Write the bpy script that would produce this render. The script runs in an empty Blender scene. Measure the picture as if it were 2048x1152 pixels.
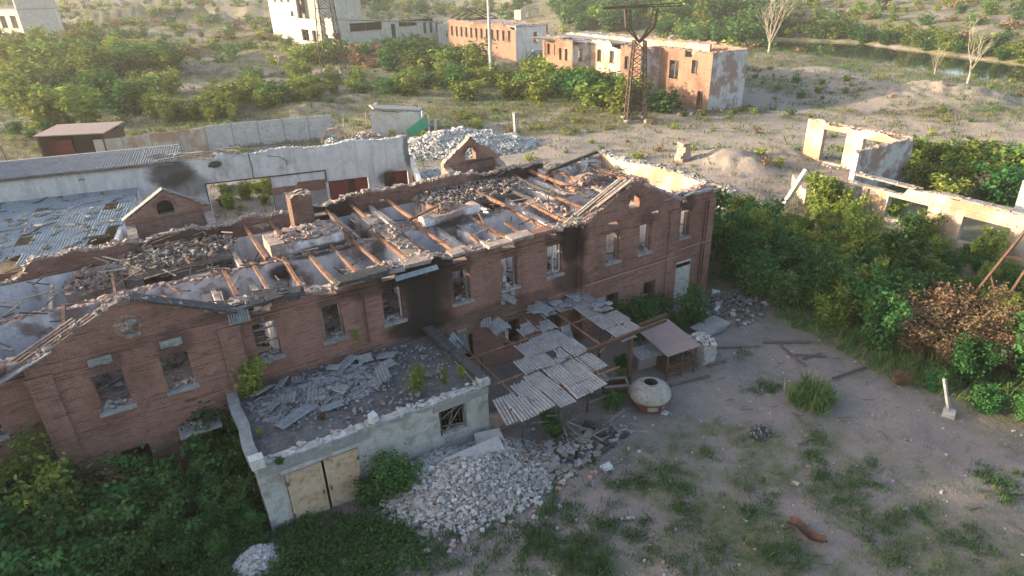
import bpy, math, random
import numpy as np
from mathutils import Vector, Matrix, noise as mnoise

random.seed(7)
S = bpy.context.scene
COL = S.collection
R = math.radians

# ------------------------------------------------------------------ camera
CAM = np.array([0.0, -28.0, 20.5])
F_PX = 1280.0
_p, _r, _a = R(25.94), R(-1.786), R(-30.69)
_fwd = np.array([0, math.cos(_p), -math.sin(_p)])
_up0 = np.array([0, math.sin(_p), math.cos(_p)])
_rt0 = np.array([1.0, 0, 0])
_rt = math.cos(_r) * _rt0 + math.sin(_r) * _up0
_up = -math.sin(_r) * _rt0 + math.cos(_r) * _up0
_M = np.array([[math.cos(_a), math.sin(_a), 0], [-math.sin(_a), math.cos(_a), 0], [0, 0, 1]])
CR, CU, CF = _M.T @ _rt, _M.T @ _up, _M.T @ _fwd
cam_d = bpy.data.cameras.new('camera')
cam = bpy.data.objects.new('camera', cam_d)
COL.objects.link(cam)
cam.matrix_world = Matrix(((CR[0], CU[0], -CF[0], CAM[0]), (CR[1], CU[1], -CF[1], CAM[1]),
                           (CR[2], CU[2], -CF[2], CAM[2]), (0, 0, 0, 1)))
cam_d.sensor_width = 36.0
cam_d.lens = 36.0 * F_PX / 2048.0
cam_d.clip_start = 0.2
cam_d.clip_end = 6000
S.camera = cam

# ------------------------------------------------------------------ light
SUN_EL = R(13.0)
SUN_TO = Vector((-0.86, 0.51, 0)).normalized() * math.cos(SUN_EL) + Vector((0, 0, math.sin(SUN_EL)))
W = bpy.data.worlds.new('World')
S.world = W
W.use_nodes = True
nt = W.node_tree
nt.nodes.clear()
sky = nt.nodes.new('ShaderNodeTexSky')
sky.sky_type = 'NISHITA'
sky.sun_disc = False
sky.sun_elevation = SUN_EL
sky.sun_rotation = math.atan2(SUN_TO.x, SUN_TO.y)
sky.air_density = 1.0
sky.dust_density = 3.0
sky.ozone_density = 1.0
bg = nt.nodes.new('ShaderNodeBackground')
bg.inputs[1].default_value = 0.15
out = nt.nodes.new('ShaderNodeOutputWorld')
nt.links.new(sky.outputs[0], bg.inputs[0])
nt.links.new(bg.outputs[0], out.inputs[0])
sun_d = bpy.data.lights.new('sun', 'SUN')
sun_d.energy = 3.4
sun_d.angle = R(0.6)
sun_d.color = (1.0, 0.83, 0.58)
sun = bpy.data.objects.new('sun', sun_d)
COL.objects.link(sun)
sun.location = (-60, 60, 60)
sun.rotation_euler = SUN_TO.to_track_quat('Z', 'Y').to_euler()
S.view_settings.view_transform = 'Standard'
S.view_settings.look = 'None'
S.view_settings.gamma = 1
S.view_settings.use_curve_mapping = False
S.view_settings.exposure = 1.9
S.render.engine = 'CYCLES'

# ------------------------------------------------------------------ terrain
def smooth(e0, e1, x):
    t = np.clip((x - e0) / (e1 - e0), 0, 1)
    return t * t * (3 - 2 * t)

_rg = np.random.default_rng(11)
_lat = _rg.random((256, 256))

def vnoise(x, y):
    x = np.asarray(x, float); y = np.asarray(y, float)
    xi = np.floor(x).astype(int); yi = np.floor(y).astype(int)
    fx = x - xi; fy = y - yi
    fx = fx * fx * (3 - 2 * fx); fy = fy * fy * (3 - 2 * fy)
    a = _lat[xi % 256, yi % 256]; b = _lat[(xi + 1) % 256, yi % 256]
    c = _lat[xi % 256, (yi + 1) % 256]; d = _lat[(xi + 1) % 256, (yi + 1) % 256]
    return (a * (1 - fx) + b * fx) * (1 - fy) + (c * (1 - fx) + d * fx) * fy

def fbm(x, y, o=4):
    s = 0.0; a = 0.5
    for i in range(o):
        s = s + a * vnoise(x * 2 ** i + 17.3 * i, y * 2 ** i + 9.1 * i)
        a *= 0.5
    return s / (1 - 0.5 ** o)

FH = np.array([CF[0], CF[1]]) / math.hypot(CF[0], CF[1])
RH = np.array([FH[1], -FH[0]])
# river centre line in (u lateral, v forward) metres from under the camera, half width
RIV = np.array([(-160, 330, 9), (-60, 296, 10), (20, 266, 12), (70, 236, 13), (97, 208, 16), (105, 175, 14), (111, 142, 13), (124, 106, 14), (150, 50, 14), (230, -60, 14)], float)
MOUNDS = []   # x, y, r, h

def uv(x, y):
    dx = x - CAM[0]; dy = y - CAM[1]
    return dx * RH[0] + dy * RH[1], dx * FH[0] + dy * FH[1]

def riverdist(x, y):
    """distance to the river line in half widths, and signed metres (positive on the far side)"""
    u, v = uv(x, y)
    best = np.full(np.shape(u), 1e9); sg = np.zeros(np.shape(u))
    for (a0, b0, w0), (a1, b1, w1) in zip(RIV, RIV[1:]):
        dx, dy = a1 - a0, b1 - b0; L2 = dx * dx + dy * dy
        t = np.clip(((u - a0) * dx + (v - b0) * dy) / L2, 0, 1)
        m = np.hypot(u - a0 - t * dx, v - b0 - t * dy); q = m / (w0 + t * (w1 - w0))
        s_ = np.where(dx * (v - b0) - dy * (u - a0) > 0, 1.0, -1.0) * m
        sg = np.where(q < best, s_, sg); best = np.minimum(best, q)
    return best * (1 + .12 * (fbm(np.asarray(x) * .05, np.asarray(y) * .05, 3) - .5)), sg

def height(x, y):
    x = np.asarray(x, float); y = np.asarray(y, float)
    u, v = uv(x, y)
    d = np.hypot(u, v)
    far = smooth(70, 150, d)
    h = (fbm(x * .35, y * .35, 3) - .5) * .22
    h = h + far * (fbm(x * .045 + 5, y * .045 + 3, 4) - .5) * 3.6
    left = smooth(10, -140, u)
    h = h + left * .05 * np.maximum(0, v - 125)
    h = h + .055 * np.maximum(0, v - 285) * smooth(-60, 40, u) + .004 * np.maximum(0, v - 240)
    h = np.minimum(h, 19 + .02 * np.minimum(h, 60))
    for mx, my, mr, mh in MOUNDS:
        q = np.hypot(x - mx, y - my) / mr
        h = h + mh * np.exp(-q * q * 1.6) * (.75 + .5 * vnoise(x * .8, y * .8))
    rd, side = riverdist(x, y)
    h = h + np.minimum(15, .13 * np.maximum(0, side - 16)) * smooth(-20, 30, u)
    k = smooth(2.2, 1.2, rd)
    h = h * (1 - k) + np.minimum(h, -1.0) * k
    k = smooth(1.12, .85, rd)
    h = h * (1 - k) + (-3.2) * k
    return h

def hz(x, y):
    return float(height(np.array([x]), np.array([y]))[0])

def ray(px, py):
    return CF + CR * (px - 1024) / F_PX - CU * (py - 576) / F_PX

def ground_at(px, py):
    """first terrain point along the line of sight of a picture coordinate (used to survey positions)"""
    d = ray(px, py)
    t = np.concatenate([np.linspace(15, 120, 400), np.linspace(120, 1500, 2200)]) / np.linalg.norm(d[:2])
    P = CAM[None, :] + t[:, None] * d[None, :]
    below = P[:, 2] <= height(P[:, 0], P[:, 1])
    i = int(np.argmax(below)) if below.any() else len(t) - 1
    return Vector((P[i, 0], P[i, 1], float(height(P[i:i + 1, 0], P[i:i + 1, 1])[0])))

def on_z(px, py, z):
    d = ray(px, py)
    return Vector(CAM + d * (z - CAM[2]) / d[2])

for px, py, r, h in [(1640, 150, 10, 1.2), (1725, 172, 8, 1.4), (1850, 196, 12, 1.7), (1955, 200, 10, 1.1),
                     (1760, 205, 7, 1.2), (1480, 335, 4.5, 1.3), (1560, 318, 4, .9), (1430, 322, 4, .9),
                     (620, 222, 7, 1.4), (300, 60, 16, 4.0), (430, 85, 14, 4.5), (200, 45, 18, 4.5), (470, 45, 20, 4.0),
                     (520, 100, 6, 1.4), (1120, 290, 5, .5), (1290, 205, 6, .7), (1470, 395, 4, .9)]:
    d_ = ray(px, py); q_ = CAM + d_ * (0 - CAM[2]) / d_[2]
    if d_[2] > -.08:
        k_ = 330 / np.linalg.norm(d_[:2]); q_ = CAM + d_ * k_
    MOUNDS.append((q_[0], q_[1], r, h))

# ------------------------------------------------------------------ materials
def _n(nt, t, **kw):
    n = nt.nodes.new(t)
    for k, v in kw.items():
        setattr(n, k, v)
    return n

class Mat:
    """small node builder: colours are mixed layer on layer"""
    def __init__(s, name, rough=.9, spec=.2, metal=0):
        s.m = bpy.data.materials.new(name); s.m.use_nodes = True
        s.nt = s.m.node_tree
        s.b = s.nt.nodes['Principled BSDF']
        s.b.inputs['Roughness'].default_value = rough
        s.b.inputs['Specular IOR Level'].default_value = spec
        s.b.inputs['Metallic'].default_value = metal
        s.geo = _n(s.nt, 'ShaderNodeNewGeometry')
        s.pos = s.geo.outputs['Position']
        s.col = None
        s.hgt = None
    def link(s, a, b): s.nt.links.new(a, b)
    def noise(s, scale, detail=4, rough=.6, vec=None, lo=.35, hi=.65, stretch=None):
        n = _n(s.nt, 'ShaderNodeTexNoise')
        n.inputs['Scale'].default_value = scale; n.inputs['Detail'].default_value = detail
        n.inputs['Roughness'].default_value = rough
        v = vec or s.pos
        if stretch:
            mp = _n(s.nt, 'ShaderNodeMapping'); mp.inputs['Scale'].default_value = stretch
            s.link(v, mp.inputs[0]); v = mp.outputs[0]
        s.link(v, n.inputs['Vector'])
        mr = _n(s.nt, 'ShaderNodeMapRange'); mr.inputs[1].default_value = lo; mr.inputs[2].default_value = hi
        s.link(n.outputs[0], mr.inputs[0])
        return mr.outputs[0]
    def base(s, c):
        r = _n(s.nt, 'ShaderNodeRGB'); r.outputs[0].default_value = (*c, 1); s.col = r.outputs[0]; return s
    def mix(s, fac, c, mode='MIX', amt=1.0):
        m = _n(s.nt, 'ShaderNodeMix', data_type='RGBA', blend_type=mode)
        if amt != 1.0:
            mu = _n(s.nt, 'ShaderNodeMath', operation='MULTIPLY'); mu.inputs[1].default_value = amt
            if isinstance(fac, (int, float)): mu.inputs[0].default_value = fac
            else: s.link(fac, mu.inputs[0])
            fac = mu.outputs[0]
        if isinstance(fac, (int, float)): m.inputs[0].default_value = fac
        else: s.link(fac, m.inputs[0])
        s.link(s.col, m.inputs[6])
        if isinstance(c, tuple): m.inputs[7].default_value = (*c, 1)
        else: s.link(c, m.inputs[7])
        s.col = m.outputs[2]; return s
    def math(s, op, a, b):
        m = _n(s.nt, 'ShaderNodeMath', operation=op, use_clamp=True)
        for i, q in enumerate((a, b)):
            if isinstance(q, (int, float)): m.inputs[i].default_value = q
            else: s.link(q, m.inputs[i])
        return m.outputs[0]
    def attr(s, name):
        a = _n(s.nt, 'ShaderNodeAttribute', attribute_name=name); return a.outputs['Fac']
    def wallvec(s):
        """(x+y, z) so that courses run level on walls of either direction"""
        sp = _n(s.nt, 'ShaderNodeSeparateXYZ'); s.link(s.pos, sp.inputs[0])
        ad = _n(s.nt, 'ShaderNodeMath', operation='ADD'); s.link(sp.outputs[0], ad.inputs[0]); s.link(sp.outputs[1], ad.inputs[1])
        cb = _n(s.nt, 'ShaderNodeCombineXYZ'); s.link(ad.outputs[0], cb.inputs[0]); s.link(sp.outputs[2], cb.inputs[1])
        return cb.outputs[0]
    def brick(s, c1, c2, cm, w=.27, h=.085, ms=.012):
        b = _n(s.nt, 'ShaderNodeTexBrick'); s.link(s.wallvec(), b.inputs['Vector'])
        b.inputs['Color1'].default_value = (*c1, 1); b.inputs['Color2'].default_value = (*c2, 1); b.inputs['Mortar'].default_value = (*cm, 1)
        b.inputs['Scale'].default_value = 1; b.inputs['Brick Width'].default_value = w; b.inputs['Row Height'].default_value = h
        b.inputs['Mortar Size'].default_value = ms; b.inputs['Bias'].default_value = 0
        s.col = b.outputs[0]; s.bfac = b.outputs['Fac']; return s
    def blob(s, centre, radii, soft=.6, wob=.35):
        """a stain of its own shape: 1 inside an ellipsoid, ragged falloff"""
        sb = _n(s.nt, 'ShaderNodeVectorMath', operation='SUBTRACT'); s.link(s.pos, sb.inputs[0]); sb.inputs[1].default_value = centre
        dv = _n(s.nt, 'ShaderNodeVectorMath', operation='DIVIDE'); s.link(sb.outputs[0], dv.inputs[0]); dv.inputs[1].default_value = radii
        ln = _n(s.nt, 'ShaderNodeVectorMath', operation='LENGTH'); s.link(dv.outputs[0], ln.inputs[0])
        nz = s.noise(1.1, 4, lo=.25, hi=.75)
        mu = _n(s.nt, 'ShaderNodeMath', operation='MULTIPLY_ADD'); s.link(nz, mu.inputs[0]); mu.inputs[1].default_value = wob; s.link(ln.outputs['Value'], mu.inputs[2])
        mr = _n(s.nt, 'ShaderNodeMapRange', interpolation_type='SMOOTHSTEP'); s.link(mu.outputs[0], mr.inputs[0])
        mr.inputs[1].default_value = 1 - soft * .5 + wob * .5; mr.inputs[2].default_value = 1 + soft * .5 + wob * .5
        mr.inputs[3].default_value = 1; mr.inputs[4].default_value = 0
        return mr.outputs[0]
    def bump(s, h, dist=.02, strength=.6):
        b = _n(s.nt, 'ShaderNodeBump'); b.inputs['Distance'].default_value = dist; b.inputs['Strength'].default_value = strength
        s.link(h, b.inputs['Height'])
        if s.hgt: s.link(s.hgt, b.inputs['Normal'])
        s.hgt = b.outputs[0]; return s
    def done(s):
        s.link(s.col, s.b.inputs['Base Color'])
        if s.hgt: s.link(s.hgt, s.b.inputs['Normal'])
        return s.m

def simple(name, c, c2=None, scale=3, rough=.9, spec=.2, c3=None, bump=.02, metal=0, stretch=None):
    m = Mat(name, rough, spec, metal).base(c)
    if c2: m.mix(m.noise(scale, 6, stretch=stretch), c2)
    if c3: m.mix(m.noise(scale * 3.7, 5, lo=.5, hi=.72, stretch=stretch), c3)
    m.mix(m.noise(scale * 9, 3, lo=.2, hi=.8), (c[0] * .7, c[1] * .7, c[2] * .7), amt=.35)
    if bump: m.bump(m.noise(scale * 6, 5), bump)
    return m.done()

def make_brick(name, soot=True, c1=(.30, .128, .095), c2=(.20, .084, .063), cm=(.28, .215, .19)):
    m = Mat(name, .92).brick(c1, c2, cm)
    m.mix(m.noise(.55, 5, lo=.42, hi=.7), (.31, .155, .118), amt=.6)
    m.mix(m.noise(.28, 5, lo=.48, hi=.66), (.125, .062, .048), amt=.6)
    m.mix(m.noise(2.3, 6, lo=.55, hi=.75), (.09, .042, .032), amt=.6)
    m.mix(m.noise(5.5, 4, lo=.66, hi=.74), (.36, .27, .22), amt=.55)
    m.mix(m.noise(9, 3, lo=.62, hi=.7, stretch=(1, 1, 2.5)), (.05, .03, .026), amt=.6)
    m.mix(m.noise(.9, 5, lo=.5, hi=.75, stretch=(1.2, 1.2, .22)), (.10, .065, .052), amt=.5)
    m.mix(m.noise(1.6, 5, .7, lo=.54, hi=.64, stretch=(.55, .55, 6)), (.085, .045, .036), amt=.7)
    m.mix(m.noise(1.1, 6, .75, lo=.60, hi=.66), (.30, .20, .165), amt=.6)
    if soot:
        for i, wx in enumerate((-7.45, -3.0, -.5, 3.35, 6.44, 9.55, 13.5, 16.5, 19.55, 23.5, 26.05, 29.83)):
            m.mix(m.blob((wx + .1, 0, 6.95), (.55 + .1 * (i % 3), 1.4, .5 + .12 * (i % 4))), (.03, .024, .022), amt=.3 + .12 * (i % 3))
        for c, r_, k in [((11.2, 0, 5.5), (1.0, 2.2, 2.5), .93), ((11.3, 0, 5.3), (1.7, 2.2, 2.9), .55), ((11.6, 0, 6.9), (2.6, 2, .8), .5), ((8.6, 0, 6.9), (1.6, 1.5, .5), .6), ((12.6, 0, 6.3), (.9, 1.5, 1.2), .5), ((11.0, 0, 7.3), (1.9, 2.0, .7), .8), ((10.9, 0, 4.1), (1.9, 2, .6), .8),
                         ((20.7, 0, 6.6), (.8, 1.5, 1.6), .85), ((20.6, 0, 4.2), (1.2, 1.5, .9), .6), ((3.2, 0, 7.7), (3.5, 1, .35), .55),
                         ((16, 0, 3.6), (4, 1, .5), .45), ((10.2, 13.5, 7.2), (2.2, 2, 1.6), .85), ((24.4, 14, 7.2), (3.2, 3, 1.0), .7),
                         ((2.0, 13.4, 7), (3, 2, 1.0), .6)]:
            m.mix(m.blob(c, r_), (.018, .016, .016), amt=k)
    m.bump(m.bfac, .012, -.6) if False else None
    inv = _n(m.nt, 'ShaderNodeMath', operation='SUBTRACT'); inv.inputs[0].default_value = 1; m.link(m.bfac, inv.inputs[1])
    m.bump(inv.outputs[0], .02, .8)
    m.bump(m.noise(7, 5), .03, .7)
    return m.done()

MAT = {}
MAT['brick'] = make_brick('red brick')
MAT['brick_sooty'] = make_brick('sooty brown brick', False, (.17, .105, .08), (.10, .062, .05), (.15, .12, .10))
MAT['brick_pale'] = make_brick('pale eroded brick', False, (.36, .21, .165), (.28, .155, .12), (.36, .29, .25))
MAT['brick_far'] = make_brick('weathered orange brick', False, (.30, .17, .12), (.22, .115, .08), (.36, .28, .21))
def make_ruin_plaster(name, base, brickc, lo, hi, soots=(), brick2=None):
    m = Mat(name, .93).base(base)
    m.mix(m.noise(.7, 5), tuple(c * .82 for c in base))
    m.mix(m.noise(3, 5, lo=.5, hi=.75), tuple(c * .6 for c in base), amt=.6)
    m.mix(m.noise(.35, 7, .65, lo=lo, hi=hi), brickc, amt=.9)
    m.mix(m.noise(1.0, 5, lo=.48, hi=.72, stretch=(1.6, 1.6, .22)), tuple(c * .42 for c in base), amt=.55)
    m.mix(m.noise(4.5, 5, lo=.62, hi=.7), tuple(c * .5 for c in base), amt=.6)
    for c, r_, k in soots: m.mix(m.blob(c, r_), (.02, .018, .018), amt=k)
    m.bump(m.noise(5, 6), .03, .6)
    return m.done()
MAT['plaster'] = make_ruin_plaster('room plaster', (.74, .70, .71), (.24, .15, .12), .52, .6,
                                   [((5.6, 6, 6.2), (.8, .8, .5), .9), ((8, 6.2, 6.9), (2.4, .8, .3), .85), ((10.8, 9.5, 6), (1.5, 3, 1.6), .8), ((17, 6, 6.8), (2.4, 1, .35), .8), ((2.2, 6, 5.5), (.6, 2, .6), .7)])
MAT['whitewash'] = make_ruin_plaster('whitewashed wall', (.60, .60, .58), (.32, .28, .25), .6, .72,
                                     [((2.9, 37.2, 5.2), (1.9, 2, 1.4), .85), ((3.8, 37, 3.9), (2.2, 2, 1.3), .6), ((6.63, 36.4, 5.6), (.55, 1.2, .32), .95), ((22.2, 33, 2.4), (1.2, 1, .8), .8), ((24.2, 32.7, 5), (.4, .6, 1.6), .7)])
def annex_mat():
    m = Mat('whitewashed rough brick', .93).brick((.50, .485, .455), (.41, .40, .38), (.34, .33, .31))
    m.mix(m.noise(.8, 6, lo=.45, hi=.7), (.27, .26, .245), amt=.6)
    m.mix(m.noise(1.6, 5, lo=.5, hi=.68), (.19, .185, .155), amt=.65)
    m.mix(m.noise(3.1, 6, .7, lo=.56, hi=.64), (.33, .245, .205), amt=.6)
    m.mix(m.noise(.9, 6, lo=.58, hi=.7, stretch=(1.5, 1.5, .3)), (.14, .13, .125), amt=.5)
    inv = _n(m.nt, 'ShaderNodeMath', operation='SUBTRACT'); inv.inputs[0].default_value = 1; m.link(m.bfac, inv.inputs[1])
    m.bump(inv.outputs[0], .02, .8); m.bump(m.noise(8, 5), .03, .6)
    return m.done()
MAT['annex'] = annex_mat()
MAT['ruinwall'] = make_ruin_plaster('peeling pale plaster', (.47, .40, .33), (.33, .20, .125), .48, .58)
MAT['endplaster'] = make_ruin_plaster('peeling white plaster', (.52, .49, .47), (.27, .17, .13), .48, .56)
MAT['paleblock'] = make_ruin_plaster('pale rendered concrete', (.52, .48, .41), (.38, .31, .24), .58, .7)
MAT['concrete'] = simple('grey concrete', (.27, .26, .255), (.19, .18, .18), 1.2, c3=(.36, .35, .33))
MAT['concrete_pale'] = simple('pale concrete panel', (.47, .46, .45), (.37, .36, .35), .9, c3=(.24, .23, .22))
MAT['rubble'] = simple('pale rubble', (.43, .405, .39), (.34, .305, .29), 1.6, c3=(.25, .19, .165))
MAT['rubble_white'] = simple('white silicate rubble', (.50, .495, .485), (.37, .36, .35), 1.1, c3=(.25, .235, .22))
MAT['rubble_pink'] = simple('broken brick', (.34, .20, .16), (.42, .33, .29), 2.2, c3=(.16, .08, .06))
MAT['capping'] = simple('crumbling mortar', (.33, .27, .235), (.20, .125, .10), 2.0, c3=(.46, .42, .385))
MAT['wood'] = simple('scorched timber', (.27, .145, .095), (.13, .07, .05), 1.3, c3=(.04, .03, .026))
MAT['wood_grey'] = simple('grey weathered board', (.23, .20, .18), (.13, .11, .10), 3, c3=(.33, .30, .27))
MAT['wood_dark'] = simple('dark weathered plank', (.13, .105, .09), (.08, .066, .058), 3, c3=(.2, .17, .15))
MAT['char'] = simple('charred tar', (.035, .033, .034), (.07, .066, .066), 3, c3=(.16, .15, .15))
MAT['asbestos'] = simple('grey corrugated cement', (.25, .245, .25), (.165, .16, .165), 1.6, c3=(.34, .33, .33), rough=.85)
MAT['asbestos_blue'] = simple('bluish corrugated cement', (.27, .31, .335), (.20, .23, .25), 1.0, c3=(.35, .375, .385), rough=.85)
MAT['rust'] = simple('rusty steel', (.12, .062, .042), (.07, .042, .032), 4, c3=(.19, .09, .05), rough=.8, spec=.3)
MAT['rust_pink'] = simple('faded red sheet steel', (.26, .20, .185), (.21, .155, .15), 1.6, c3=(.30, .15, .125), rough=.7, spec=.3)
MAT['steel_dark'] = simple('dark steel lattice', (.075, .05, .04), (.045, .034, .03), 2, rough=.8)
MAT['paint_red'] = simple('dark red paint', (.19, .035, .035), (.12, .03, .03), 2, rough=.7)
MAT['paint_beige'] = simple('beige painted door', (.50, .385, .275), (.40, .29, .19), 1.1, c3=(.24, .12, .065), rough=.6, spec=.3)
MAT['paint_green'] = simple('green panel', (.05, .32, .2), (.04, .24, .16), 2, rough=.6)
MAT['paint_white'] = simple('white flaking paint', (.62, .61, .58), (.48, .46, .43), 3, c3=(.3, .25, .2), rough=.7)
MAT['roofing'] = simple('dusty roofing felt', (.12, .112, .112), (.075, .07, .07), 1.1, c3=(.2, .18, .17))
MAT['floor_debris'] = simple('rubble covered floor', (.17, .14, .125), (.085, .07, .065), 1.8, c3=(.3, .27, .25), bump=.08)
MAT['dark'] = simple('painted interior shade', (.025, .022, .022), (.04, .036, .034), 2)  # near-black colour that paints the shade inside openings
MAT['door_pale'] = simple('pale flaking door paint', (.47, .445, .40), (.38, .35, .31), 1.5, c3=(.26, .21, .17))
MAT['glass'] = simple('dusty glass', (.05, .055, .06), (.16, .16, .16), 3, rough=.25, spec=.5)
MAT['bark'] = simple('grey bark', (.12, .09, .065), (.2, .16, .12), 8)
MAT['deadwood'] = simple('bleached dead wood', (.42, .36, .30), (.28, .23, .18), 6)
MAT['tank'] = simple('weathered cream shell', (.36, .325, .285), (.25, .215, .19), 1.8, c3=(.15, .12, .105), rough=.75, spec=.3)
MAT['tank_red'] = simple('faded red paint', (.17, .06, .05), (.10, .045, .04), 3, rough=.8)
MAT['soil'] = simple('bare soil', (.25, .215, .185), (.19, .16, .14), 1)
MAT['blue'] = simple('pale blue tarp', (.25, .36, .48), (.4, .45, .5), 1)

def leaf_mat(name, c1, c2, c3, trans=.32):
    m = bpy.data.materials.new(name); m.use_nodes = True; n = m.node_tree; n.nodes.clear()
    at = _n(n, 'ShaderNodeAttribute', attribute_name='tint')
    rp = _n(n, 'ShaderNodeValToRGB'); e = rp.color_ramp.elements
    e[0].color = (*c1, 1); e[1].color = (*c3, 1); q = e.new(.55); q.color = (*c2, 1)
    n.links.new(at.outputs['Fac'], rp.inputs[0])
    oi = _n(n, 'ShaderNodeObjectInfo')
    hs = _n(n, 'ShaderNodeHueSaturation')
    mr = _n(n, 'ShaderNodeMapRange'); mr.inputs[3].default_value = .475; mr.inputs[4].default_value = .52
    n.links.new(oi.outputs['Random'], mr.inputs[0]); n.links.new(mr.outputs[0], hs.inputs['Hue'])
    mv = _n(n, 'ShaderNodeMath', operation='MULTIPLY_ADD'); mv.inputs[1].default_value = 7.31; mv.inputs[2].default_value = 0
    fr = _n(n, 'ShaderNodeMath', operation='FRACT'); n.links.new(oi.outputs['Random'], mv.inputs[0]); n.links.new(mv.outputs[0], fr.inputs[0])
    mr2 = _n(n, 'ShaderNodeMapRange'); mr2.inputs[3].default_value = .75; mr2.inputs[4].default_value = 1.3
    n.links.new(fr.outputs[0], mr2.inputs[0]); n.links.new(mr2.outputs[0], hs.inputs['Value'])
    n.links.new(rp.outputs[0], hs.inputs['Color'])
    d = _n(n, 'ShaderNodeBsdfDiffuse'); t = _n(n, 'ShaderNodeBsdfTranslucent'); mx = _n(n, 'ShaderNodeMixShader'); o = _n(n, 'ShaderNodeOutputMaterial')
    mx.inputs[0].default_value = trans
    n.links.new(hs.outputs[0], d.inputs[0]); n.links.new(hs.outputs[0], t.inputs[0])
    n.links.new(d.outputs[0], mx.inputs[1]); n.links.new(t.outputs[0], mx.inputs[2]); n.links.new(mx.outputs[0], o.inputs[0])
    return m
MAT['leaf'] = leaf_mat('green leaves', (.028, .075, .024), (.055, .135, .042), (.11, .205, .065))
MAT['leaf_light'] = leaf_mat('yellow green leaves', (.085, .125, .03), (.165, .21, .045), (.27, .30, .075))
MAT['leaf_dry'] = leaf_mat('dry brown leaves', (.115, .07, .04), (.19, .125, .075), (.27, .19, .12), .2)
MAT['grass'] = leaf_mat('weed green', (.06, .12, .045), (.095, .17, .06), (.15, .21, .09), .3)
MAT['grass_dry'] = leaf_mat('straw grass', (.16, .14, .07), (.23, .20, .11), (.17, .2, .075), .3)

def ground_mat():
    m = Mat('yard and field earth', .95, .1).base((.275, .222, .20))
    m.mix(m.noise(.35, 6, lo=.4, hi=.65), (.19, .168, .162))
    m.mix(m.noise(.16, 5, lo=.5, hi=.68), (.29, .225, .20), amt=.8)
    m.mix(m.noise(1.3, 5, lo=.52, hi=.7), (.28, .255, .24), amt=.6)
    m.mix(m.noise(9, 4, lo=.6, hi=.7), (.34, .315, .295), amt=.7)
    m.mix(m.noise(5, 4, lo=.6, hi=.72), (.10, .085, .075), amt=.6)
    g = m.attr('grass')
    f = m.noise(.9, 6, .7, lo=.3, hi=.7)
    gm = m.math('MULTIPLY', m.math('MULTIPLY', g, f), 1.6)
    m2 = Mat.__new__(Mat)
    m.mix(gm, (.115, .125, .055))
    m.mix(m.math('MULTIPLY', m.math('MULTIPLY', g, m.noise(.22, 5, lo=.45, hi=.65)), 1.0), (.20, .17, .085), amt=.8)
    m.mix(m.attr('sand'), (.345, .29, .235), amt=.85)
    m.mix(m.attr('rubbly'), (.36, .30, .27), amt=.7)
    m.mix(m.noise(14, 3, lo=.25, hi=.75), (.12, .10, .085), amt=.3)
    m.bump(m.noise(1.7, 7, .7), .12, .7)
    m.bump(m.noise(12, 4), .03, .6)
    return m.done()
MAT['ground'] = ground_mat()
def water_mat():
    m = Mat('still river water', .06, .5).base((.022, .026, .016))
    m.bump(m.noise(.6, 3), .02, .15)
    return m.done()
MAT['water'] = water_mat()

# ------------------------------------------------------------------ object helpers
ORG = {}
def tag(o, label=None, cat=None, group=None, kind=None):
    if label: o['label'] = label
    if cat: o['category'] = cat
    if group: o['group'] = group
    if kind: o['kind'] = kind
    return o

def thing(name, loc, label, cat, group=None):
    o = bpy.data.objects.new(name, None); COL.objects.link(o)
    o.empty_display_size = .3
    o.location = loc; ORG[o.name] = Vector(loc)
    return tag(o, label, cat, group)

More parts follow.
